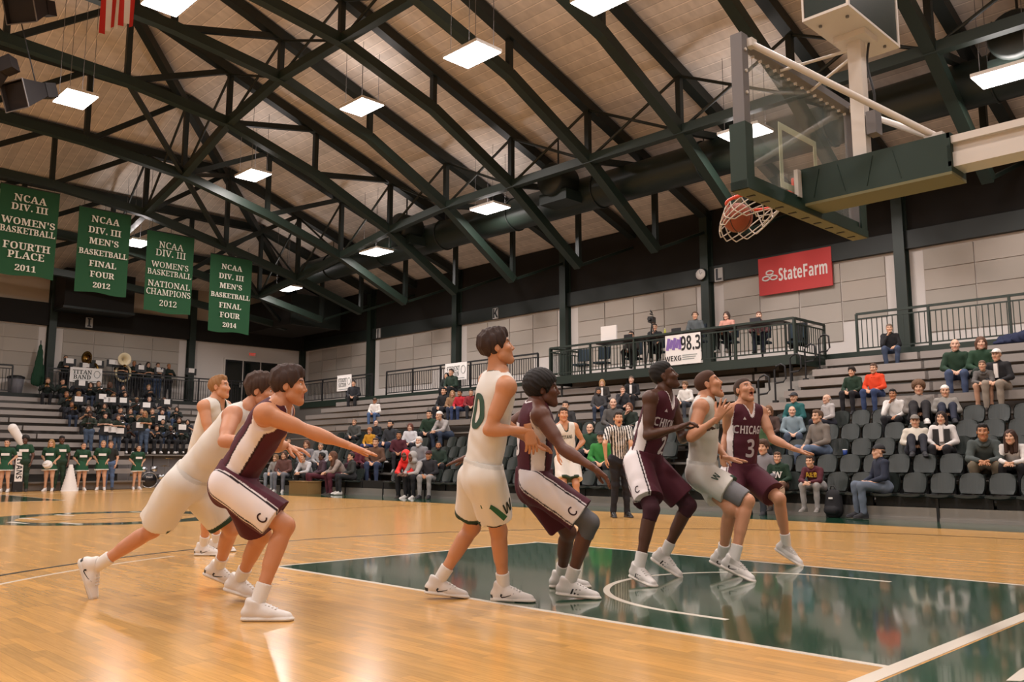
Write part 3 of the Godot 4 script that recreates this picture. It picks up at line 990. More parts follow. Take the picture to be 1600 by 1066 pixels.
func chair_seat() -> ArrayMesh:
	return shell_grid(func(u, v):
		var w := 0.205 - 0.02 * pow(absf(2.0 * v - 1.0), 4.0)
		return Vector3((u * 2.0 - 1.0) * w, 0.44 + 0.02 * pow(u * 2.0 - 1.0, 2.0) - 0.02 * sin(v * PI), lerpf(0.34, -0.02, v)), 6, 5, -0.04)

# ---------------------------------------------------------------- the basket
func hoop() -> void:
	var o := thing("basketball_goal", "glass backboard on a white and green padded arm seen from behind", "basketball goal", Vector3(-1.2, 0, 0))
	box("glass", Vector3(-0.022, 2.93, -0.88), Vector3(-0.01, 3.95, 0.88), M.glass, o)
	var fr: Material = M.grey_metal
	for s in [-1.0, 1.0]:
		box("frame_side", Vector3(-0.03, 2.9, s * 0.94), Vector3(0.06, 3.99, s * 0.86), fr, o)
		box("corner_pad", Vector3(-0.05, 2.84, s * 0.965), Vector3(0.075, 3.32, s * 0.93), M.pad_green, o)
		box("corner_pad", Vector3(0.055, 2.9, s * 0.945), Vector3(0.075, 3.32, s * 0.86), M.pad_green, o)
		for k in 3:
			rod("bolt", Vector3(0.058, 3.55 + 0.16 * k, s * 0.9), Vector3(0.07, 3.55 + 0.16 * k, s * 0.9), 0.012, M.white_metal, o)
	box("frame_top", Vector3(-0.03, 3.93, -0.86), Vector3(0.05, 3.99, 0.86), fr, o)
	box("frame_bottom", Vector3(-0.03, 2.9, -0.86), Vector3(0.05, 2.96, 0.86), M.pad_green, o)
	box("bottom_pad", Vector3(-0.055, 2.84, -0.965), Vector3(0.08, 2.9, 0.965), M.pad_green, o)
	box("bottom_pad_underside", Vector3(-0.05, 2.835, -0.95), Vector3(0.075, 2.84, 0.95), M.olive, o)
	for k in 9:
		box("pad_clip", Vector3(-0.03, 2.83, -0.82 + k * 0.2), Vector3(0.03, 2.836, -0.8 + k * 0.2), M.black, o)
	for k in 16:
		rod("glass_bolt", Vector3(-0.005, 3.9, -0.8 + k * 0.107), Vector3(0.015, 3.9, -0.8 + k * 0.107), 0.011, M.white_metal, o)
	# painted target square
	for q in [[3.02, 3.07, -0.305, 0.305], [3.48, 3.53, -0.305, 0.305]]:
		box("target_line", Vector3(-0.027, q[0], q[2]), Vector3(-0.023, q[1], q[3]), M.target_white, o)
	for s in [-1.0, 1.0]:
		box("target_line", Vector3(-0.027, 3.07, s * 0.305), Vector3(-0.023, 3.48, s * 0.255), M.target_white, o)
	# rim, bracket and net
	var ring := []
	for k in 40:
		var a := TAU * k / 40
		ring.append(Vector3(-0.4 + 0.235 * cos(a), 3.05, 0.235 * sin(a)))
	obj("rim", tube(ring, 0.014, 10, true), M.orange, o)
	box("rim_bracket", Vector3(-0.18, 2.99, -0.09), Vector3(-0.03, 3.05, 0.09), M.orange, o)
	box("rim_plate", Vector3(-0.05, 2.95, -0.09), Vector3(-0.03, 3.14, 0.09), M.orange, o)
	for s in [-1.0, 1.0]:
		rod("rim_brace", Vector3(-0.06, 2.985, s * 0.08), Vector3(-0.3, 3.045, s * 0.2), 0.009, M.orange, o)
	var nb := Buf.new()
	var rows := [[0.234, 3.04], [0.224, 2.965], [0.214, 2.9], [0.202, 2.85], [0.186, 2.81], [0.17, 2.78]]
	for k in 12:
		for dirn in [-1.0, 1.0]:
			var pts := []
			for r in rows.size() * 3 - 2:
				var t := r / 3.0
				var i0 := mini(int(t), rows.size() - 2)
				var w := t - i0
				var rad: float = lerpf(rows[i0][0], rows[i0 + 1][0], w)
				var y: float = lerpf(rows[i0][1], rows[i0 + 1][1], w)
				var a: float = TAU * (k + dirn * t * 0.5) / 12.0
				# the ball pushes the far lower net out as it drops through
				var sway := (3.04 - y) * 0.3
				var lift := maxf(0.0, sin(a + 0.6)) * (3.04 - y) * 0.0 + (0.5 + 0.5 * cos(a - 0.5)) * (3.04 - y) * 0.5
				pts.append(Vector3(-0.4 - sway * 1.7 + rad * cos(a), y + lift, rad * sin(a) + sway * 0.3))
			var tm := tube(pts, 0.005, 5)
			var ar := tm.surface_get_arrays(0)
			var tb := Buf.new()
			tb.v = ar[Mesh.ARRAY_VERTEX]
			tb.n = ar[Mesh.ARRAY_NORMAL]
			tb.i = ar[Mesh.ARRAY_INDEX]
			tb.c.resize(tb.v.size())
			tb.c.fill(Color.WHITE)
			nb.add(tb, Transform3D.IDENTITY)
	obj("net", nb.mesh(), M.net, o)
	# arm and braces
	box("arm_pad", Vector3(0.02, 2.9, -0.14), Vector3(1.12, 3.17, -0.12), M.pad_green, o)
	box("arm_pad", Vector3(0.02, 2.9, 0.12), Vector3(1.12, 3.17, 0.14), M.pad_green, o)
	box("arm_pad", Vector3(0.02, 3.155, -0.12), Vector3(1.12, 3.175, 0.12), M.pad_green, o)
	box("arm_pad_end", Vector3(1.1, 2.9, -0.14), Vector3(1.12, 3.17, 0.14), M.pad_green, o)
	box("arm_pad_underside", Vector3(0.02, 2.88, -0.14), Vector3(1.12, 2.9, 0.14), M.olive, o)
	for k in 4:
		bar("pad_seam", Vector3(0.15 + k * 0.2 + 0.04 * (k % 2), 2.93, 0.142), Vector3(0.2 + k * 0.2 - 0.06 * (k % 2), 3.14, 0.142), 0.006, 0.004, M.pad_green, o)
	box("arm", Vector3(0.0, 2.94, -0.1), Vector3(4.2, 3.04, 0.1), M.white_metal, o)
	box("arm_flange", Vector3(0.0, 3.1, -0.12), Vector3(4.2, 3.15, 0.12), M.white_metal, o)
	box("arm_web", Vector3(0.0, 3.04, -0.08), Vector3(4.2, 3.1, 0.08), M.white_metal, o)
	box("mount_plate", Vector3(0.03, 2.95, -0.2), Vector3(0.06, 3.16, 0.2), M.white_metal, o)
	rod("brace", Vector3(0.07, 3.93, 0.84), Vector3(1.0, 3.2, 0.06), 0.024, M.white_metal, o)
	rod("brace", Vector3(0.07, 3.93, -0.84), Vector3(1.0, 3.2, -0.06), 0.024, M.white_metal, o)
	box("brace_foot", Vector3(0.94, 3.17, -0.09), Vector3(1.06, 3.21, 0.09), M.white_metal, o)
	for s in [-1.0, 1.0]:
		box("brace_lug", Vector3(0.05, 3.9, s * 0.87), Vector3(0.1, 3.96, s * 0.8), M.white_metal, o)
	# base unit standing behind the baseline, out of the picture
	box("upright", Vector3(3.9, 0.3, -0.15), Vector3(4.25, 3.15, 0.15), M.white_metal, o)
	box("base", Vector3(3.2, 0.0, -0.6), Vector3(5.4, 0.35, 0.6), M.pad_green, o)
	# shot clock on its post
	var c := thing("shot_clock", "white boxed shot clock on a post above the backboard", "shot clock", Vector3(-0.72, 3.175, 0.02))
	box("post", Vector3(-0.05, 0.0, -0.045), Vector3(0.05, 0.95, 0.045), M.white_metal, c)
	box("post_gusset", Vector3(-0.12, 0.9, -0.1), Vector3(0.12, 0.945, 0.12), M.white_metal, c)
	box("base_tray", Vector3(-0.17, 0.945, -0.4), Vector3(0.17, 0.965, 0.5), M.white_metal, c)
	for s in [[-0.17, -0.155], [0.155, 0.17]]:
		for z in [[-0.4, -0.37], [0.47, 0.5]]:
			box("corner_frame", Vector3(s[0], 0.965, z[0]), Vector3(s[1], 1.65, z[1]), M.white_metal, c)
		box("display_face", Vector3(s[0] * 0.95, 0.98, -0.37), Vector3(s[1] * 0.95, 1.62, 0.47), flat_mat("clock face green", "12241b", 0.3), c)
	box("side_face", Vector3(-0.15, 0.97, 0.48), Vector3(0.15, 1.63, 0.495), flat_mat("clock face green", "12241b", 0.3), c)
	box("side_face", Vector3(-0.15, 0.97, -0.395), Vector3(0.15, 1.63, -0.38), flat_mat("clock side red", "b89a96", 0.5), c)
	box("top_frame", Vector3(-0.17, 1.62, -0.4), Vector3(0.17, 1.65, 0.5), M.white_metal, c)
	for q in [[-0.1, -0.28], [0.1, -0.28], [-0.1, 0.36], [0.1, 0.36]]:
		rod("tray_bolt", Vector3(q[0], 0.93, q[1]), Vector3(q[0], 0.946, q[1]), 0.012, M.grey_metal, c)
	rod("stay", Vector3(0, 0.86, 0.0), Vector3(-0.46, 0.74, 0.3), 0.012, M.white_metal, c)
	rod("stay", Vector3(0, 0.82, 0.0), Vector3(-0.46, 0.74, -0.2), 0.012, M.white_metal, c)
	var cable := []
	for k in 24:
		var t := k / 23.0
		cable.append(Vector3(0.07 + 0.02 * sin(t * 9.0), 0.3 + 0.85 * t, -0.06 - 0.16 * smoothstep(0.7, 1.0, t)))
	obj("cable", tube(cable, 0.009), M.black, c)
	box("junction_box", Vector3(0.06, 0.16, -0.06), Vector3(0.13, 0.33, 0.05), M.grey_metal, c)
	# the ball dropping through the net
	var bb := ball(0.119, 18)
	var seams := thing("basketball", "orange-brown basketball dropping through the net", "basketball", Vector3(-1.735, 2.93, 0.07))
	obj("leather", bb.mesh(), flat_mat("ball leather", "9a4a2c", 0.6), seams)
	for k in 3:
		var pts := []
		for a in 32:
			var t := TAU * a / 32
			var d := Vector3(cos(t), sin(t), 0)
			if k == 1: d = Vector3(0.0, sin(t), cos(t))
			if k == 2: d = Vector3(cos(t), 0.25 * cos(2.0 * t), sin(t)).normalized()
			pts.append(d * 0.1185)
		obj("seam", tube(pts, 0.0035, 5, true), M.black, seams)

# ---------------------------------------------------------------- people
var head_calm: Buf
var head_shout: Buf
var hand_bufs := {}
var hair_bufs := {}
var shoe_field: Field
var eye_buf: Buf

func lin(hex: String) -> Color:
	return Color(hex).srgb_to_linear()

func ball(r: float, n := 10) -> Buf:
	var b := Buf.new()
	for a in n + 1:
		for e in n * 2:
			var t := PI * a / n
			var s := PI * e / n
			var d := Vector3(sin(t) * cos(s), cos(t), sin(t) * sin(s))
			b.v.append(d * r)
			b.n.append(d)
			b.c.append(Color.WHITE)
	for a in n:
		for e in n * 2:
			var i0 := a * n * 2 + e
			var i1 := a * n * 2 + (e + 1) % (n * 2)
			b.i.append_array([i0, i0 + n * 2, i1, i1, i0 + n * 2, i1 + n * 2])
	return b

# head: origin between the ears, face towards +z
func make_head(shout: bool, cell: float) -> Buf:
	var g := Field.new(Vector3(-0.105, -0.15, -0.13), Vector3(0.105, 0.15, 0.14), cell)
	g.ell(Vector3(0, 0.035, -0.015), Vector3(0.076, 0.088, 0.096), 0.02)
	g.ell(Vector3(0, -0.02, 0.03), Vector3(0.062, 0.09, 0.068), 0.03)
	g.ell(Vector3(0, 0.048, 0.03), Vector3(0.06, 0.04, 0.05), 0.03)
	var dj := -0.022 if shout else 0.0
	g.cap(Vector3(-0.045, -0.065 + dj * 0.5, 0.012), Vector3(0, -0.1 + dj, 0.066 + dj * 0.5), 0.025, 0.02, 0.03)
	g.cap(Vector3(0.045, -0.065 + dj * 0.5, 0.012), Vector3(0, -0.1 + dj, 0.066 + dj * 0.5), 0.025, 0.02, 0.03)
	g.cap(Vector3(-0.034, 0.034, 0.08), Vector3(0.034, 0.034, 0.08), 0.009, 0.009, 0.014)
	g.cap(Vector3(-0.045, -0.018, 0.064), Vector3(-0.04, -0.022, 0.07), 0.02, 0.02, 0.02)
	g.cap(Vector3(0.045, -0.018, 0.064), Vector3(0.04, -0.022, 0.07), 0.02, 0.02, 0.02)
	g.ell(Vector3(-0.031, 0.011, 0.098), Vector3(0.017, 0.011, 0.016), 0.012, true)
	g.ell(Vector3(0.031, 0.011, 0.098), Vector3(0.017, 0.011, 0.016), 0.012, true)
	g.cap(Vector3(0, 0.018, 0.09), Vector3(0, -0.027, 0.107), 0.0075, 0.0112, 0.012)
	g.cap(Vector3(-0.012, -0.033, 0.096), Vector3(0.012, -0.033, 0.096), 0.0085, 0.0085, 0.008)
	g.cap(Vector3(-0.02, -0.056, 0.084), Vector3(0.02, -0.056, 0.084), 0.007, 0.007, 0.008)
	g.cap(Vector3(-0.016, -0.07 + dj, 0.082 + dj * 0.3), Vector3(0.016, -0.07 + dj, 0.082 + dj * 0.3), 0.008, 0.008, 0.008)
	if shout:
		g.ell(Vector3(0, -0.073, 0.095), Vector3(0.018, 0.015, 0.03), 0.004, true)
	else:
		g.ell(Vector3(0, -0.063, 0.1), Vector3(0.022, 0.0022, 0.012), 0.003, true)
	for s in [-1.0, 1.0]:
		g.ell(Vector3(s * 0.08, 0.0, -0.008), Vector3(0.009, 0.031, 0.019), 0.01)
		g.ell(Vector3(s * 0.09, 0.002, -0.003), Vector3(0.006, 0.018, 0.009), 0.004, true)
	var b := Buf.new()
	g.mesh(b)
	for j in b.v.size():
		var q := b.v[j]
		var ax := absf(q.x)
		if q.z > 0.055:
			if ax > 0.011 and ax < 0.05 and absf(q.y - 0.036 - (0.03 - ax) * 0.05) < 0.006:
				b.c[j] = Color(0.25, 0.2, 0.18)
			elif ax < 0.026 and q.z > 0.07 and q.y < -0.048 and q.y > -0.08 + dj:
				b.c[j] = Color(0.9, 0.6, 0.58)
				if shout and ((Vector3(q.x, q.y + 0.073, 0) / Vector3(0.019, 0.016, 1)).length() < 1.0 and q.z < 0.09):
					b.c[j] = Color(0.16, 0.06, 0.06)
	return b

# leaves the face, ears and neck free of hair; line = height of the hairline
func face_off(g: Field, line: float) -> void:
	g.ell(Vector3(0, -0.035, 0.1), Vector3(0.1, 0.035 + line, 0.078), 0.012, true)
	g.ell(Vector3(0.09, -0.02, 0.002), Vector3(0.03, 0.04, 0.026), 0.006, true)
	g.ell(Vector3(-0.09, -0.02, 0.002), Vector3(0.03, 0.04, 0.026), 0.006, true)
	g.cut(Vector3(0, -0.022, 0.03), Vector3(0, -0.9, 0.43).normalized())

# hair shapes in head coordinates
func make_hair(kind: String, cell: float) -> Buf:
	var g := Field.new(Vector3(-0.15, -0.34, -0.18), Vector3(0.15, 0.2, 0.15), cell)
	var c := Vector3(0, 0.04, -0.018)
	match kind:
		"short":
			g.ell(c, Vector3(0.085, 0.096, 0.104), 0.01)
			g.ell(Vector3(0, 0.1, 0.035), Vector3(0.06, 0.035, 0.05), 0.03)
			g.folds(0.0022, 150.0, Vector3(0.3, 0.2, 1).normalized())
			g.folds(0.0022, 110.0, Vector3(1, 0.3, -0.3).normalized())
			face_off(g, 0.062)
		"mop":
			g.ell(c + Vector3(0, 0.012, 0), Vector3(0.096, 0.105, 0.116), 0.01)
			g.ell(Vector3(0, 0.1, 0.04), Vector3(0.07, 0.045, 0.06), 0.03)
			g.folds(0.003, 130.0, Vector3(0.4, 0.1, 1).normalized())
			g.folds(0.003, 95.0, Vector3(1, 0.4, -0.5).normalized())
			face_off(g, 0.06)
		"crop":
			g.ell(c, Vector3(0.082, 0.094, 0.101), 0.01)
			g.ell(Vector3(0, 0.08, 0.022), Vector3(0.068, 0.046, 0.062), 0.03)
			face_off(g, 0.062)
		"afro":
			g.ell(c + Vector3(0, 0.02, -0.01), Vector3(0.122, 0.12, 0.13), 0.01)
			g.folds(0.002, 220.0, Vector3(0.5, 0.6, 0.6).normalized())
			g.folds(0.002, 190.0, Vector3(-0.7, 0.5, 0.4).normalized())
			face_off(g, 0.062)
		"flattop":
			g.ell(c + Vector3(0, 0.0, 0), Vector3(0.079, 0.093, 0.0985), 0.01)
			g.ell(c + Vector3(0, 0.045, 0), Vector3(0.077, 0.07, 0.095), 0.02)
			g.ell(Vector3(0, 0.085, 0.02), Vector3(0.068, 0.046, 0.062), 0.03)
			g.folds(0.0015, 200.0, Vector3(0.5, 0.6, 0.6).normalized())
			face_off(g, 0.064)
		"bald":
			g.cap(Vector3(-0.07, 0.01, -0.03), Vector3(-0.03, 0.0, -0.1), 0.022, 0.022, 0.01)
			g.cap(Vector3(0.07, 0.01, -0.03), Vector3(0.03, 0.0, -0.1), 0.022, 0.022, 0.01)
			g.cap(Vector3(-0.03, 0.0, -0.1), Vector3(0.03, 0.0, -0.1), 0.022, 0.022, 0.01)
		"long":
			g.ell(c, Vector3(0.092, 0.102, 0.108), 0.01)
			g.cap(Vector3(-0.065, 0.0, -0.03), Vector3(-0.075, -0.24, 0.0), 0.045, 0.03, 0.03)
			g.cap(Vector3(0.065, 0.0, -0.03), Vector3(0.075, -0.24, 0.0), 0.045, 0.03, 0.03)
			g.cap(Vector3(0, 0.0, -0.07), Vector3(0, -0.24, -0.08), 0.07, 0.05, 0.03)
			g.folds(0.004, 110.0, Vector3(1, 0.1, 0.6).normalized())
			g.ell(Vector3(0, -0.05, 0.09), Vector3(0.058, 0.11, 0.075), 0.01, true)
		"bob":
			g.ell(c, Vector3(0.096, 0.105, 0.112), 0.01)
			g.cap(Vector3(-0.07, 0.0, -0.03), Vector3(-0.07, -0.09, -0.02), 0.045, 0.035, 0.03)
			g.cap(Vector3(0.07, 0.0, -0.03), Vector3(0.07, -0.09, -0.02), 0.045, 0.035, 0.03)
			g.cap(Vector3(0, 0.0, -0.07), Vector3(0, -0.09, -0.07), 0.07, 0.06, 0.03)
			g.ell(Vector3(0, -0.05, 0.09), Vector3(0.06, 0.11, 0.078), 0.01, true)
		"pony":
			g.ell(c, Vector3(0.084, 0.095, 0.103), 0.01)
			face_off(g, 0.064)
			g.cap(Vector3(0, 0.07, -0.11), Vector3(0.03, -0.16, -0.13), 0.03, 0.02, 0.02)
		"cap":
			g.ell(c + Vector3(0, 0.005, 0), Vector3(0.089, 0.1, 0.108), 0.01)
			g.cut(Vector3(0, 0.048, 0.0), Vector3(0, -1, 0.05))
			g.cap(Vector3(-0.03, 0.056, 0.1), Vector3(0.03, 0.056, 0.1), 0.06, 0.06, 0.01, Vector3(0, 1, 0), 0.16)
		"capback":
			g.ell(c + Vector3(0, 0.005, 0), Vector3(0.089, 0.1, 0.108), 0.01)
			g.cut(Vector3(0, 0.055, 0.0), Vector3(0, -1, 0.05))
			g.cap(Vector3(-0.03, 0.05, -0.12), Vector3(0.03, 0.05, -0.12), 0.05, 0.05, 0.01, Vector3(0, 1, 0), 0.18)
		"hood":
			g.ell(c + Vector3(0, -0.01, -0.015), Vector3(0.108, 0.125, 0.125), 0.01)
			g.cap(Vector3(-0.06, -0.1, -0.03), Vector3(0.06, -0.1, -0.03), 0.075, 0.075, 0.04)
			g.ell(Vector3(0, -0.025, 0.1), Vector3(0.066, 0.1, 0.085), 0.01, true)
	var b := Buf.new()
	g.mesh(b)
	return b

# right hand, palm down (-y), fingers to +z, thumb to +x, wrist at the origin; curl per finger joint in radians
func make_hand(curl: float, spread: float, thumb_in: float, cell := 0.0035) -> Buf:
	var g := Field.new(Vector3(-0.09, -0.13, -0.05), Vector3(0.11, 0.06, 0.23), cell)
	g.cap(Vector3(0, 0, -0.035), Vector3(0, 0, 0.02), 0.027, 0.026, 0.01, Vector3(0, 1, 0), 0.75)
	var at := [0.031, 0.0105, -0.0105, -0.03]
	var len := [0.074, 0.082, 0.077, 0.06]
	for n in 4:
		var root := Vector3(at[n], 0, 0.093 - absf(n - 1) * 0.004)
		g.cap(Vector3(at[n] * 0.55, 0, 0.01), root, 0.017, 0.0135, 0.012)
		var a: float = at[n] * spread * 9.0
		var c := curl * (0.8 + 0.15 * n)
		var p := root
		for j in 3:
			c += curl * (0.25 + 0.35 * j)
			var d := Vector3(sin(a), -sin(c), cos(a) * cos(c)).normalized()
			var l: float = len[n] * [0.45, 0.31, 0.24][j]
			g.cap(p, p + d * l, [0.0108, 0.0098, 0.009][j], [0.0098, 0.009, 0.0078][j], 0.004)
			p += d * l
	var t0 := Vector3(0.018, -0.006, 0.025)
	var t1 := Vector3(0.046, -0.014 - thumb_in * 0.012, 0.055)
	var t2 := t1 + Vector3(0.024 - thumb_in * 0.022, -0.008 - thumb_in * 0.012, 0.03)
	var t3 := t2 + Vector3(0.012 - thumb_in * 0.02, -0.004, 0.026)
	g.cap(t0, t1, 0.018, 0.0135, 0.012)
	g.cap(t1, t2, 0.0128, 0.0112, 0.004)
	g.cap(t2, t3, 0.0112, 0.009, 0.004)
	var b := Buf.new()
	g.mesh(b)
	return b

# shoe: ankle at the origin, toe to +z, sole at y = -0.1
func make_shoe(cell: float) -> Field:
	var g := Field.new(Vector3(-0.075, -0.125, -0.11), Vector3(0.075, 0.06, 0.25), cell)
	g.cap(Vector3(0, -0.052, -0.045), Vector3(0, -0.058, 0.07), 0.041, 0.043, 0.02)
	g.cap(Vector3(0, -0.06, 0.07), Vector3(-0.004, -0.076, 0.165), 0.043, 0.032, 0.02)
	g.cap(Vector3(0, -0.03, 0.04), Vector3(0, 0.0, -0.005), 0.034, 0.04, 0.025)
	g.cap(Vector3(0, -0.03, -0.025), Vector3(0, 0.012, -0.02), 0.043, 0.045, 0.02)
	g.cap(Vector3(0, -0.088, -0.04), Vector3(-0.004, -0.088, 0.165), 0.047, 0.044, 0.008, Vector3(0, 1, 0), 0.42)
	g.cut(Vector3(0, -0.1, 0), Vector3(0, -1, 0))
	g.cut(Vector3(0, 0.022, 0), Vector3(0, 1, 0.35).normalized())
	return g

func look(front: Vector3, upward := Vector3.UP) -> Basis:
	var z := front.normalized()
	var x := upward.cross(z).normalized()
	return Basis(x, z.cross(x), z)

# lays flat lettering or a polygon (triangles in x, y) on the surface of a field: from o + u x + v y along dir
func lay_on(tris: PackedVector3Array, idx: PackedInt32Array, g: Field, o: Vector3, u: Vector3, v: Vector3, dir: Vector3, lift := 0.004) -> Buf:
	var b := Buf.new()
	for q in tris:
		var s := o + u * q.x + v * q.y - dir * 0.25
		var t := 0.0
		var hit := 0.25
		while t < 0.5:
			if g.at(s + dir * t) < 0.0:
				hit = t
				break
			t += 0.006
		var lo := maxf(hit - 0.006, 0.0)
		for k in 4:
			var m := (lo + hit) * 0.5
			if g.at(s + dir * m) < 0.0:
				hit = m
			else:
				lo = m
		b.v.append(s + dir * (hit - lift - (0.0015 if q.z > 0.0 else 0.0)))
		b.n.append(-dir)
		b.c.append(Color.WHITE)
	b.i = idx
	return b

func letters(s: String, height: float, font := "Droid Sans", weight := 700, depth := 0.004) -> Array:
	var t := TextMesh.new()
	var fnt := SystemFont.new()
	fnt.font_names = PackedStringArray([font])
	fnt.font_weight = weight
	t.font = fnt
	t.text = s
	t.font_size = 64
	t.pixel_size = height / 46.0
	t.depth = depth
	t.curve_step = 2.0
	var a := t.get_mesh_arrays()
	var idx: PackedInt32Array = a[Mesh.ARRAY_INDEX] if a[Mesh.ARRAY_INDEX] != null else PackedInt32Array(range(a[Mesh.ARRAY_VERTEX].size()))
	return [a[Mesh.ARRAY_VERTEX], idx]

func quad(pts: Array) -> Array:   # a fan of corner points, subdivided along its length for wrapping
	var v := PackedVector3Array()
	var i := PackedInt32Array()
	for q in pts:
		v.append(Vector3(q[0], q[1], 0))
	for k in range(1, pts.size() - 1):
		i.append_array([0, k, k + 1])
	return [v, facing_front(v, i)]

func facing_front(v: PackedVector3Array, i: PackedInt32Array) -> PackedInt32Array:   # clockwise seen from +z
	for k in range(0, i.size(), 3):
		if (v[i[k + 1]] - v[i[k]]).cross(v[i[k + 2]] - v[i[k]]).z > 0.0:
			var t := i[k + 1]
			i[k + 1] = i[k + 2]
			i[k + 2] = t
	return i

func strip_poly(path: Array, w0: float, w1: float) -> Array:   # a ribbon along points, width from w0 to w1
	var v := PackedVector3Array()
	var i := PackedInt32Array()
	for k in path.size():
		var p: Vector2 = path[k]
		var d: Vector2 = (path[mini(k + 1, path.size() - 1)] - path[maxi(k - 1, 0)]).normalized().orthogonal()
		var w := lerpf(w0, w1, float(k) / (path.size() - 1)) * 0.5
		v.append(Vector3(p.x + d.x * w, p.y + d.y * w, 0))
		v.append(Vector3(p.x - d.x * w, p.y - d.y * w, 0))
		if k > 0:
			var n := k * 2
			i.append_array([n - 2, n - 1, n, n, n - 1, n + 1])
	return [v, facing_front(v, i)]

func c_logo(s: float) -> Array:   # an open letter C drawn as a ribbon
	var path := []
	for k in 17:
		var a := deg_to_rad(45.0 + 270.0 * k / 16.0)
		path.append(Vector2(cos(a) * s * 0.8, sin(a) * s))
	return strip_poly(path, s * 0.35, s * 0.35)

# a basketball player from world joints j; kit: "home" white or "away" maroon
func player(j: Dictionary, kit: String, skin: String, hair: String, hair_col: String, o: Dictionary) -> Node3D:
	var pel: Vector3 = j.pel
	var base := Vector3(pel.x, 0, pel.z)
	var root := thing("person", o.label, "person", base)
	root.set_meta("group", "basketball players on the court")
	var J := {}
	for k in j:
		J[k] = j[k] - base if k not in ["fc", "lat", "hf", "rh", "lh", "rt", "lt", "rn", "ln"] else j[k]
	pel = J.pel
	var neck: Vector3 = J.neck
	var fc: Vector3 = J.fc
	var lat: Vector3 = J.lat
	var ax := (neck - pel).normalized()
	var tl := (neck - pel).length()
	var hd: Vector3 = J.head
	var hb := look(J.hf)
	var lo := hd
	var hi := hd
	for k in ["pel", "neck", "rs", "ls", "re", "le", "rw", "lw", "rk", "lk", "ra", "la"]:
		lo = lo.min(J[k])
		hi = hi.max(J[k])
	var m := Vector3(0.2, 0.2, 0.2)
	var tone := lin(skin)
	# body: one surface for trunk and limbs, head and hands joined to it
	var g := Field.new(lo - m, hi + m, 0.0125)
	g.cap(J.lp, J.rp, 0.11, 0.11, 0.02)
	g.cap(pel + ax * 0.06, pel + ax * tl * 0.45, 0.135, 0.125, 0.05, fc, 0.7)
	g.cap(pel + ax * tl * 0.45, neck - ax * 0.14, 0.14, 0.165, 0.05, fc, 0.68)
	g.cap(J.ls, J.rs, 0.06, 0.06, 0.05)
	g.cap(neck - ax * 0.05, hd - hb.y * 0.03 - hb.z * 0.015, 0.066, 0.056, 0.04)
	for s in ["r", "l"]:
		var sh: Vector3 = J[s + "s"]
		var el: Vector3 = J[s + "e"]
		var wr: Vector3 = J[s + "w"]
		var hip: Vector3 = J[s + "p"]
		var kn: Vector3 = J[s + "k"]
		var an: Vector3 = J[s + "a"]
		g.cap(neck + ax * 0.03, sh, 0.05, 0.058, 0.05)
		g.cap(sh, el, 0.056, 0.038, 0.03)
		g.cap(sh.lerp(el, 0.3), sh.lerp(el, 0.6), 0.049, 0.045, 0.03)
		g.cap(el, wr, 0.039, 0.025, 0.02)
		g.cap(el.lerp(wr, 0.18), el.lerp(wr, 0.4), 0.042, 0.036, 0.03)
		g.cap(hip, kn, 0.095, 0.06, 0.04)
		g.cap(hip.lerp(kn, 0.35), hip.lerp(kn, 0.65), 0.087, 0.078, 0.03)
		g.cap(kn, an, 0.055, 0.037, 0.03)
		var bend := ((hip - kn).normalized() + (an - kn).normalized())
		var back := bend.normalized() if bend.length() > 0.15 else -fc
		g.cap(kn.lerp(an, 0.2) + back * 0.016, kn.lerp(an, 0.48) + back * 0.013, 0.052, 0.044, 0.03)
	var b := Buf.new()
	g.mesh(b)
	b.add(head_shout if o.get("shout", false) else head_calm, Transform3D(hb.scaled(Vector3(1, 1, 1) * o.get("hs", 1.0)), hd))
	for s in ["r", "l"]:
		var pose: String = o.get(s + "hand", "relaxed")
		var dir: Vector3 = J[s + "h"]
		var back2: Vector3 = J[s + "n"] if J.has(s + "n") else (Vector3.UP if absf(dir.y) < 0.8 else lat * (1.0 if s == "r" else -1.0))
		var hbas := look(dir, back2)
		if s == "l":
			hbas = hbas * Basis.from_scale(Vector3(-1, 1, 1))
		b.add(hand_bufs[pose], Transform3D(hbas, J[s + "w"]))
	b.tint(tone)
	var ec := 0.0
	for s in [-1.0, 1.0]:
		b.add(eye_buf, Transform3D(hb, hd + hb * Vector3(s * 0.031, 0.011, 0.0735)))
	obj("body", b.mesh(), M.skin, root)
	var hbuf: Buf = hair_bufs[hair]
	var hx := obj("hair", hair_mesh(hair), flat_mat("hair_" + hair_col, hair_col, 0.75), root)
	hx.transform = Transform3D(hb, hd)
	# jersey
	var home := kit == "home"
	var main := lin("d9d6cf") if home else lin("4a1026")
	var trim := lin("d9d6cf") if home else lin("e6dfe0")
	var tlo: Vector3 = pel.min(neck).min(J.ls).min(J.rs) - Vector3(0.26, 0.24, 0.26)
	var thi: Vector3 = pel.max(neck).max(J.ls).max(J.rs) + Vector3(0.26, 0.18, 0.26)
	var jf := Field.new(tlo, thi, 0.0072)
	jf.cap(pel + ax * 0.0, pel + ax * tl * 0.45, 0.168, 0.158, 0.05, fc, 0.76)
	jf.cap(pel + ax * tl * 0.45, neck - ax * 0.14, 0.165, 0.185, 0.05, fc, 0.72)
	jf.cap(J.ls.lerp(J.rs, 0.12), J.rs.lerp(J.ls, 0.12), 0.073, 0.073, 0.05)
	jf.cap(neck + ax * 0.0, J.ls.lerp(J.rs, 0.15), 0.062, 0.066, 0.05)
	jf.cap(neck + ax * 0.0, J.rs.lerp(J.ls, 0.15), 0.062, 0.066, 0.05)
	jf.folds(0.0032, 34.0, (ax * 0.8 + lat * 0.5 + fc * 0.3).normalized())
	var holes := []
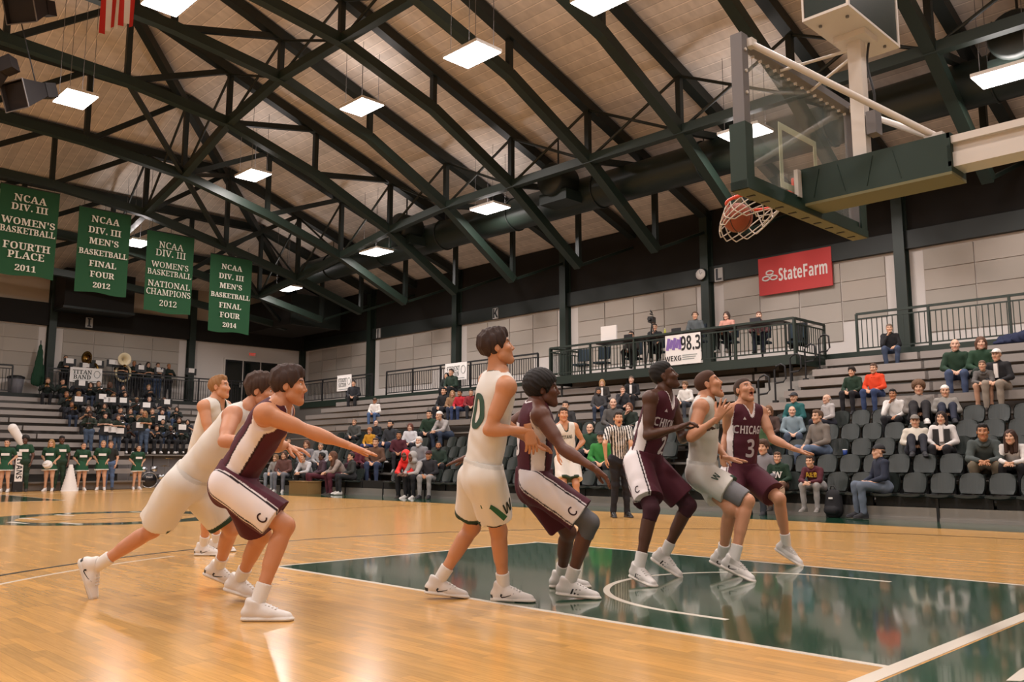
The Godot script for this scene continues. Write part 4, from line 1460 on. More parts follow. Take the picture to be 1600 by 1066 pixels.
	for s in ["r", "l"]:
		var sg := 1.0 if s == "r" else -1.0
		var sh2: Vector3 = J[s + "s"]
		var a0: Vector3 = sh2 + lat * sg * 0.035 - ax * 0.005
		var a1: Vector3 = sh2 + lat * sg * 0.055 - ax * 0.085
		var a2: Vector3 = sh2.lerp(J[s + "e"], 0.55) + lat * sg * 0.03
		jf.cap(a0, a1, 0.075, 0.07, 0.0, Vector3.ZERO, 1.0, true)
		jf.cap(a1, a2, 0.07, 0.075, 0.0, Vector3.ZERO, 1.0, true)
		holes.append([a0, a1, a2])
	var nk0 := neck + ax * 0.07
	var nk1 := neck - ax * 0.075 + fc * 0.13
	jf.cap(nk0, nk1, 0.085, 0.012 if not home else 0.03, 0.0, Vector3.ZERO, 1.0, true)
	jf.cut(pel - ax * 0.02, -ax)
	var jb := Buf.new()
	jf.mesh(jb)
	for k in jb.v.size():
		var q := jb.v[k]
		var col := main
		var hole := 9.0
		for a in holes:
			hole = minf(hole, minf(seg_dist(q, a[0], a[1]) - 0.072, seg_dist(q, a[1], a[2]) - 0.072))
		var nd := tap_dist(q, nk0, nk1, 0.085, 0.012 if not home else 0.03)
		var up_t := (q - pel).dot(ax) / tl
		var rad := (q - pel) - ax * (q - pel).dot(ax)
		var side := absf(rad.normalized().dot(lat))
		if home:
			if nd < 0.011:
				col = lin("17301f")
		else:
			if hole < 0.016 or nd < 0.014:
				col = trim
			elif side > 0.95 and up_t < 0.72:
				col = trim
			elif side > 0.92 and up_t < 0.72:
				col = lin("2a0714")
		jb.c[k] = col
	obj("jersey", jb.mesh(), M.knit, root)
	# shorts
	var slo: Vector3 = pel.min(J.lk).min(J.rk) - Vector3(0.27, 0.22, 0.27)
	var shi: Vector3 = pel.max(J.lk).max(J.rk) + Vector3(0.27, 0.2, 0.27)
	var sf := Field.new(slo, shi, 0.0076)
	var hem: float = o.get("hem", 0.82)
	sf.cap(pel + ax * 0.07, pel - Vector3.UP * 0.02, 0.165, 0.165, 0.05, fc, 0.82)
	for s in ["r", "l"]:
		var hip2: Vector3 = J[s + "p"]
		var kn2: Vector3 = J[s + "k"]
		sf.cap(hip2, hip2.lerp(kn2, hem), 0.13, 0.13, 0.03, Vector3.ZERO, 1.0, false, true)
	sf.folds(0.004, 26.0, (lat * 0.9 + fc * 0.5 + Vector3.UP * 0.2).normalized())
	sf.cut(pel + ax * 0.1, ax)
	var sb := Buf.new()
	sf.mesh(sb)
	for k in sb.v.size():
		var q := sb.v[k]
		var col := main
		var s := "r" if (q - pel).dot(lat) > 0.0 else "l"
		var sg := 1.0 if s == "r" else -1.0
		var th: Vector3 = (J[s + "k"] - J[s + "p"]).normalized()
		var out := (lat * sg - th * th.dot(lat * sg)).normalized()
		var al: float = (q - J[s + "p"]).dot(th)
		var rad: Vector3 = (q - J[s + "p"]) - th * al
		var side := rad.normalized().dot(out)
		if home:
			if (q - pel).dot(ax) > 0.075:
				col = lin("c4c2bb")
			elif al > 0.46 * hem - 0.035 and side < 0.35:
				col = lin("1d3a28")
		else:
			if side > 0.8:
				col = trim
			elif side > 0.74:
				col = lin("1c050d")
			elif side > 0.69:
				col = trim
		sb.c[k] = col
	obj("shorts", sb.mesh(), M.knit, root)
	for extra in o.get("sleeve", []):   # knee sleeves and leggings: [side, from, to, colour]
		var es: String = extra[0]
		var ef := Field.new(lo - m, hi + m, 0.014)
		var chain := [J[es + "p"], J[es + "k"], J[es + "a"]]
		var e0: Vector3 = chain[0].lerp(chain[1], extra[1])
		var e1: Vector3 = chain[1].lerp(chain[2], extra[2])
		if extra[2] < 0.0:
			e1 = chain[0].lerp(chain[1], 1.0 + extra[2])
			ef.cap(e0, e1, lerpf(0.098, 0.066, extra[1]) + 0.012, 0.088, 0.02, Vector3.ZERO, 1.0, false, true)
		else:
			ef.cap(e0, chain[1], lerpf(0.098, 0.066, extra[1]) + 0.008, 0.068, 0.02)
			ef.cap(chain[1], e1, 0.067, 0.06, 0.02)
			ef.cut(e1, (chain[2] - chain[1]).normalized(), 0.12)
		var eb := Buf.new()
		ef.mesh(eb)
		eb.tint(lin(extra[3]))
		obj("leg_sleeve", eb.mesh(), M.knit, root)
	# socks and shoes
	for s in ["r", "l"]:
		var an2: Vector3 = J[s + "a"]
		var kn4: Vector3 = J[s + "k"]
		var fb := look(J[s + "t"])
		var sh3 := an2.lerp(kn4, o.get("sock", 0.26))
		var kf := Field.new(an2.min(sh3) - Vector3(0.09, 0.09, 0.09), an2.max(sh3) + Vector3(0.09, 0.09, 0.09), 0.009)
		kf.cap(an2, sh3, 0.045, 0.05, 0.01)
		kf.cut(sh3, (kn4 - an2).normalized())
		var kb := Buf.new()
		kf.mesh(kb)
		kb.tint(lin("dcd8d3"))
		obj("sock", kb.mesh(), M.knit, root)
		var shoe := obj("shoe", shoe_mesh(o.get("shoe", "plain")), M.shoe, root)
		shoe.transform = Transform3D(fb.scaled_local(Vector3(1.1, 1.0, 1.14)), an2)
		if s == "r":
			pass
		for side2 in ([-1.0, 1.0] if o.get("marks", true) else []):
			var pieces := []
			if home:
				pieces.append(strip_poly([Vector2(-0.03, 0.012), Vector2(-0.036, -0.002), Vector2(-0.03, -0.012), Vector2(-0.01, -0.008), Vector2(0.02, 0.004), Vector2(0.05, 0.02)], 0.013, 0.002))
			else:
				for k in 3:
					pieces.append(quad([[-0.02 + k * 0.022, -0.018], [-0.009 + k * 0.022, -0.018], [0.003 + k * 0.022, 0.02], [-0.008 + k * 0.022, 0.02]]))
			for pc in pieces:
				var wb := lay_on(pc[0], pc[1], shoe_field, Vector3(side2 * 0.0, -0.058, 0.03), Vector3(0, 0, 1), Vector3(0, 1, 0), Vector3(-side2, 0, 0), 0.002)
				wb.tint(lin("16181c"))
				obj("shoe_mark" if home else "shoe_stripe", wb.mesh(), M.print, shoe)
	# lettering
	for t in o.get("print", []):   # [text, height, field, along the trunk 0..1, shift sideways, towards, colour]
		var dirn: Vector3
		var org: Vector3
		var fld := jf
		var u: Vector3
		var v := ax
		match t[2]:
			"chest":
				dirn = -fc
				org = pel + ax * tl * t[3]
				u = -lat
			"back":
				dirn = fc
				org = pel + ax * tl * t[3]
				u = lat
			"right_leg", "left_leg":
				var s: String = "r" if t[2] == "right_leg" else "l"
				var th: Vector3 = (J[s + "k"] - J[s + "p"]).normalized()
				var out: Vector3 = lat * (1.0 if s == "r" else -1.0)
				if t[5] == "front":
					out = (out + fc * 1.2).normalized()
				out = (out - th * th.dot(out)).normalized()
				dirn = -out
				org = J[s + "p"].lerp(J[s + "k"], t[3])
				v = -th
				u = v.cross(out)
				fld = sf
		u = (u - dirn * u.dot(dirn)).normalized()
		org += u * t[4]
		var lt: Array
		if t[0] == "C logo":
			lt = c_logo(t[1])
		elif t[0] == "chest mark":
			lt = quad([[-0.016, -0.01], [0.016, -0.01], [0.0, 0.018]])
		elif t[0] == "stripe":
			lt = strip_poly([Vector2(-0.075, 0.07), Vector2(-0.02, 0.075), Vector2(0.01, 0.03), Vector2(0.06, -0.06)], 0.03, 0.04)
		else:
			lt = letters(t[0], t[1])
			var nar := 0.68 if t[0].length() > 3 else 0.8
			for k in lt[0].size():
				lt[0][k] = Vector3(lt[0][k].x * nar, lt[0][k].y, lt[0][k].z)
		var tb := lay_on(lt[0], lt[1], fld, org, u, v, dirn)
		tb.tint(lin(t[6]))
		obj("print", tb.mesh(), M.print, root)
	return root

func seg_dist(q: Vector3, a: Vector3, b: Vector3) -> float:
	var ba := b - a
	return (q - a - ba * clampf((q - a).dot(ba) / ba.length_squared(), 0.0, 1.0)).length()

func tap_dist(q: Vector3, a: Vector3, b: Vector3, ra: float, rb: float) -> float:
	var ba := b - a
	var t := clampf((q - a).dot(ba) / ba.length_squared(), 0.0, 1.0)
	return (q - a - ba * t).length() - lerpf(ra, rb, t)

var hair_meshes := {}
func hair_mesh(kind: String) -> ArrayMesh:
	if not hair_meshes.has(kind):
		hair_meshes[kind] = hair_bufs[kind].mesh()
	return hair_meshes[kind]

var shoe_meshes := {}
func shoe_mesh(kind: String) -> ArrayMesh:
	if not shoe_meshes.has(kind):
		var b := Buf.new()
		shoe_field.mesh(b)
		for k in b.v.size():
			var q := b.v[k]
			var col := lin("d8d4cf")
			if q.y < -0.078:
				col = lin("cfc7bb")
			if kind == "swoosh" and (q.y < -0.094 and q.z > 0.08 or q.z < -0.06 and q.y > -0.075 and q.y < -0.05):
				col = lin("1c1d20")
			if kind == "grey" and q.y > -0.03 and q.z > -0.01:
				col = lin("b3aea6")
			b.c[k] = col
		# laces
		for k in 5:
			var z := 0.035 + k * 0.018
			var y := 0.0
			while shoe_field.at(Vector3(0, y, z)) > 0.0 and y > -0.09:
				y -= 0.002
			var lf := Field.new(Vector3(-0.04, y - 0.03, z - 0.02), Vector3(0.04, y + 0.02, z + 0.02), 0.004)
			lf.cap(Vector3(-0.02, y - 0.004, z), Vector3(0.02, y - 0.004, z), 0.006, 0.006, 0.0)
			var s := b.v.size()
			lf.mesh(b)
			for w in range(s, b.v.size()):
				b.c[w] = lin("c9c5c0")
		shoe_meshes[kind] = b.mesh()
	return shoe_meshes[kind]

func people_init() -> void:
	head_calm = make_head(false, 0.0045)
	head_shout = make_head(true, 0.0045)
	for k in ["short", "mop", "crop", "afro", "flattop", "bald", "long", "bob", "pony", "cap", "capback", "hood"]:
		hair_bufs[k] = make_hair(k, 0.0075)
	hand_bufs.relaxed = make_hand(0.28, 0.5, 0.3)
	hand_bufs.open = make_hand(0.05, 1.3, 0.0)
	hand_bufs.curled = make_hand(0.5, 0.2, 0.9)
	shoe_field = make_shoe(0.006)
	eye_buf = ball(0.0128, 8)
	for j in eye_buf.v.size():
		var d := eye_buf.n[j]
		eye_buf.c[j] = lin("241812") if d.z > 0.88 else lin("cfc9c4")
const POSES := {
	"P1": {"pel": Vector3(-7.210, 0.942, 1.950), "neck": Vector3(-6.998, 1.619, 1.871), "fc": Vector3(0.819, -0.312, -0.481), "lat": Vector3(0.491, -0.051, 0.870), "rs": Vector3(-6.921, 1.557, 2.042), "rp": Vector3(-7.162, 0.922, 2.032), "re": Vector3(-6.820, 1.265, 2.024), "rw": Vector3(-6.765, 1.027, 1.909), "rk": Vector3(-6.977, 0.519, 1.911), "ra": Vector3(-7.189, 0.100, 1.846), "rh": Vector3(0.644, -0.285, -0.710), "rt": Vector3(0.762, 0.000, -0.648), "ls": Vector3(-7.108, 1.577, 1.711), "lp": Vector3(-7.258, 0.922, 1.868), "le": Vector3(-7.159, 1.273, 1.672), "lw": Vector3(-7.233, 1.103, 1.476), "lk": Vector3(-7.307, 0.512, 1.665), "la": Vector3(-7.492, 0.100, 1.555), "lh": Vector3(0.702, -0.000, -0.712), "lt": Vector3(0.794, 0.000, -0.607), "head": Vector3(-6.959, 1.768, 1.861), "hf": Vector3(0.754, 0.139, -0.642)},
	"P2": {"pel": Vector3(-4.402, 0.840, 3.325), "neck": Vector3(-4.037, 1.349, 3.056), "fc": Vector3(0.569, -0.665, -0.484), "lat": Vector3(0.624, -0.035, 0.781), "rs": Vector3(-3.948, 1.301, 3.226), "rp": Vector3(-4.341, 0.820, 3.398), "re": Vector3(-3.750, 1.116, 3.376), "rw": Vector3(-3.490, 1.112, 3.303), "rk": Vector3(-4.652, 0.486, 3.454), "ra": Vector3(-4.912, 0.223, 3.744), "rh": Vector3(0.702, -0.000, -0.712), "rt": Vector3(0.263, -0.927, -0.267), "ls": Vector3(-4.185, 1.314, 2.930), "lp": Vector3(-4.464, 0.820, 3.253), "le": Vector3(-4.329, 1.137, 2.720), "lw": Vector3(-4.419, 1.092, 2.469), "lk": Vector3(-4.431, 0.481, 2.944), "la": Vector3(-4.752, 0.166, 2.873), "lh": Vector3(0.669, -0.194, -0.717), "lt": Vector3(0.654, -0.363, -0.664), "head": Vector3(-3.958, 1.483, 3.003), "hf": Vector3(0.724, -0.087, -0.684)},
	"P3": {"pel": Vector3(-3.570, 0.853, 3.390), "neck": Vector3(-3.309, 1.344, 3.223), "fc": Vector3(0.598, -0.525, -0.606), "lat": Vector3(0.663, -0.101, 0.741), "rs": Vector3(-3.208, 1.279, 3.380), "rp": Vector3(-3.503, 0.833, 3.457), "re": Vector3(-3.053, 1.168, 3.135), "rw": Vector3(-2.907, 1.077, 2.927), "rk": Vector3(-3.242, 0.571, 3.184), "ra": Vector3(-3.265, 0.100, 3.350), "rh": Vector3(0.639, -0.302, -0.708), "rt": Vector3(0.702, 0.000, -0.712), "ls": Vector3(-3.460, 1.317, 3.098), "lp": Vector3(-3.638, 0.833, 3.323), "le": Vector3(-3.654, 1.084, 3.035), "lw": Vector3(-3.848, 1.103, 2.848), "lk": Vector3(-3.760, 0.478, 3.058), "la": Vector3(-4.072, 0.147, 3.052), "lh": Vector3(0.519, -0.568, -0.639), "lt": Vector3(0.769, -0.249, -0.588), "head": Vector3(-3.250, 1.465, 3.187), "hf": Vector3(0.663, 0.052, -0.747)},
	"P4": {"pel": Vector3(-2.644, 0.891, 2.027), "neck": Vector3(-2.493, 1.566, 2.009), "fc": Vector3(0.382, -0.111, -0.918), "lat": Vector3(0.898, -0.190, 0.397), "rs": Vector3(-2.335, 1.476, 2.086), "rp": Vector3(-2.557, 0.871, 2.064), "re": Vector3(-2.423, 1.189, 2.165), "rw": Vector3(-2.267, 1.187, 1.944), "rk": Vector3(-2.680, 0.497, 1.826), "ra": Vector3(-2.742, 0.100, 1.716), "rh": Vector3(0.041, -0.971, -0.235), "rt": Vector3(0.871, 0.000, -0.491), "ls": Vector3(-2.676, 1.548, 1.935), "lp": Vector3(-2.732, 0.871, 1.991), "le": Vector3(-2.616, 1.253, 1.860), "lw": Vector3(-2.545, 1.124, 1.634), "lk": Vector3(-2.961, 0.509, 1.823), "la": Vector3(-3.155, 0.124, 1.969), "lh": Vector3(0.644, -0.285, -0.710), "lt": Vector3(0.633, -0.124, -0.765), "head": Vector3(-2.481, 1.754, 2.034), "hf": Vector3(0.613, 0.276, -0.741)},
	"P5": {"pel": Vector3(-2.697, 0.838, 1.451), "neck": Vector3(-2.628, 1.392, 1.492), "fc": Vector3(0.596, -0.014, -0.803), "lat": Vector3(0.793, -0.142, 0.592), "rs": Vector3(-2.480, 1.308, 1.604), "rp": Vector3(-2.618, 0.818, 1.510), "re": Vector3(-2.271, 1.067, 1.596), "rw": Vector3(-2.037, 0.931, 1.531), "rk": Vector3(-2.306, 0.548, 1.276), "ra": Vector3(-2.485, 0.116, 1.300), "rh": Vector3(0.487, -0.619, -0.617), "rt": Vector3(0.792, -0.081, -0.605), "ls": Vector3(-2.790, 1.364, 1.372), "lp": Vector3(-2.775, 0.818, 1.393), "le": Vector3(-2.974, 1.187, 1.564), "lw": Vector3(-3.118, 1.016, 1.730), "lk": Vector3(-2.656, 0.451, 1.118), "la": Vector3(-2.897, 0.100, 0.936), "lh": Vector3(-0.695, -0.327, 0.640), "lt": Vector3(0.702, 0.000, -0.712), "head": Vector3(-2.577, 1.500, 1.462), "hf": Vector3(0.791, 0.087, -0.605)},
	"P6": {"pel": Vector3(-2.814, 0.980, -0.055), "neck": Vector3(-2.639, 1.561, -0.117), "fc": Vector3(0.946, -0.299, -0.123), "lat": Vector3(0.147, 0.061, 0.987), "rs": Vector3(-2.626, 1.518, 0.086), "rp": Vector3(-2.802, 0.960, 0.044), "re": Vector3(-2.615, 1.199, 0.150), "rw": Vector3(-2.356, 1.265, 0.056), "rk": Vector3(-2.540, 0.594, 0.220), "ra": Vector3(-2.597, 0.133, 0.330), "rh": Vector3(0.681, 0.406, -0.609), "rt": Vector3(0.953, -0.171, 0.248), "ls": Vector3(-2.685, 1.494, -0.308), "lp": Vector3(-2.827, 0.960, -0.153), "le": Vector3(-2.616, 1.181, -0.364), "lw": Vector3(-2.389, 1.251, -0.209), "lk": Vector3(-2.545, 0.607, -0.323), "la": Vector3(-2.756, 0.182, -0.244), "lh": Vector3(0.701, 0.285, -0.654), "lt": Vector3(0.868, -0.469, -0.159), "head": Vector3(-2.612, 1.711, -0.114), "hf": Vector3(0.774, 0.375, -0.510)},
	"P7": {"pel": Vector3(-2.550, 0.902, -0.554), "neck": Vector3(-2.468, 1.528, -0.513), "fc": Vector3(0.914, -0.094, -0.395), "lat": Vector3(0.385, -0.111, 0.916), "rs": Vector3(-2.400, 1.451, -0.339), "rp": Vector3(-2.512, 0.882, -0.465), "re": Vector3(-2.395, 1.185, -0.167), "rw": Vector3(-2.202, 1.347, -0.279), "rk": Vector3(-2.117, 0.651, -0.569), "ra": Vector3(-2.202, 0.162, -0.461), "rh": Vector3(0.446, 0.849, -0.283), "rt": Vector3(0.938, -0.342, -0.056), "ls": Vector3(-2.550, 1.494, -0.694), "lp": Vector3(-2.589, 0.882, -0.643), "le": Vector3(-2.551, 1.178, -0.698), "lw": Vector3(-2.340, 1.014, -0.631), "lk": Vector3(-2.252, 0.578, -0.522), "la": Vector3(-2.459, 0.162, -0.689), "lh": Vector3(0.680, -0.147, -0.719), "lt": Vector3(0.936, -0.342, -0.088), "head": Vector3(-2.431, 1.658, -0.524), "hf": Vector3(0.819, 0.423, -0.389)},
	"P8": {"pel": Vector3(-2.869, 0.880, -1.745), "neck": Vector3(-2.776, 1.539, -1.707), "fc": Vector3(0.913, -0.150, 0.380), "lat": Vector3(-0.384, 0.002, 0.923), "rs": Vector3(-2.859, 1.484, -1.530), "rp": Vector3(-2.907, 0.860, -1.654), "re": Vector3(-2.994, 1.255, -1.707), "rw": Vector3(-2.951, 1.045, -1.529), "rk": Vector3(-2.757, 0.554, -1.324), "ra": Vector3(-2.918, 0.147, -1.491), "rh": Vector3(0.041, -0.971, -0.235), "rt": Vector3(0.746, -0.252, 0.617), "ls": Vector3(-2.709, 1.483, -1.891), "lp": Vector3(-2.832, 0.860, -1.835), "le": Vector3(-2.555, 1.209, -1.832), "lw": Vector3(-2.301, 1.099, -1.807), "lk": Vector3(-2.440, 0.625, -1.709), "la": Vector3(-2.461, 0.178, -1.849), "lh": Vector3(0.657, -0.240, -0.714), "lt": Vector3(0.894, -0.443, 0.072), "head": Vector3(-2.765, 1.693, -1.688), "hf": Vector3(0.861, 0.407, 0.306)},
	"P9": {"pel": Vector3(-8.407, 1.035, -5.303), "neck": Vector3(-8.386, 1.632, -5.204), "fc": Vector3(0.864, -0.111, 0.491), "lat": Vector3(-0.502, -0.124, 0.856), "rs": Vector3(-8.483, 1.554, -5.050), "rp": Vector3(-8.453, 1.015, -5.220), "re": Vector3(-8.314, 1.337, -4.908), "rw": Vector3(-8.204, 1.097, -4.850), "rk": Vector3(-8.292, 0.610, -5.071), "ra": Vector3(-8.294, 0.100, -5.036), "rh": Vector3(-0.029, -0.985, -0.168), "rt": Vector3(0.823, 0.000, 0.568), "ls": Vector3(-8.293, 1.601, -5.376), "lp": Vector3(-8.360, 1.015, -5.385), "le": Vector3(-8.244, 1.347, -5.546), "lw": Vector3(-8.233, 1.188, -5.327), "lk": Vector3(-8.176, 0.609, -5.270), "la": Vector3(-8.147, 0.100, -5.262), "lh": Vector3(-0.653, -0.510, 0.560), "lt": Vector3(0.909, 0.000, 0.416), "head": Vector3(-8.377, 1.798, -5.180), "hf": Vector3(0.820, 0.087, 0.566)},
	"REF": {"pel": Vector3(-8.206, 1.038, -6.513), "neck": Vector3(-8.164, 1.616, -6.439), "fc": Vector3(0.816, -0.130, 0.563), "lat": Vector3(-0.574, -0.063, 0.817), "rs": Vector3(-8.274, 1.552, -6.295), "rp": Vector3(-8.258, 1.018, -6.437), "re": Vector3(-8.226, 1.311, -6.122), "rw": Vector3(-8.213, 1.049, -6.134), "rk": Vector3(-8.243, 0.572, -6.434), "ra": Vector3(-8.268, 0.100, -6.384), "rh": Vector3(-0.099, -0.990, -0.097), "rt": Vector3(0.770, 0.000, 0.637), "ls": Vector3(-8.062, 1.575, -6.596), "lp": Vector3(-8.153, 1.018, -6.588), "le": Vector3(-7.939, 1.312, -6.517), "lw": Vector3(-7.912, 1.059, -6.455), "lk": Vector3(-8.132, 0.572, -6.591), "la": Vector3(-8.105, 0.100, -6.582), "lh": Vector3(-0.099, -0.990, -0.097), "lt": Vector3(0.909, 0.000, 0.416), "head": Vector3(-8.149, 1.767, -6.424), "hf": Vector3(0.768, 0.087, 0.635)},
}

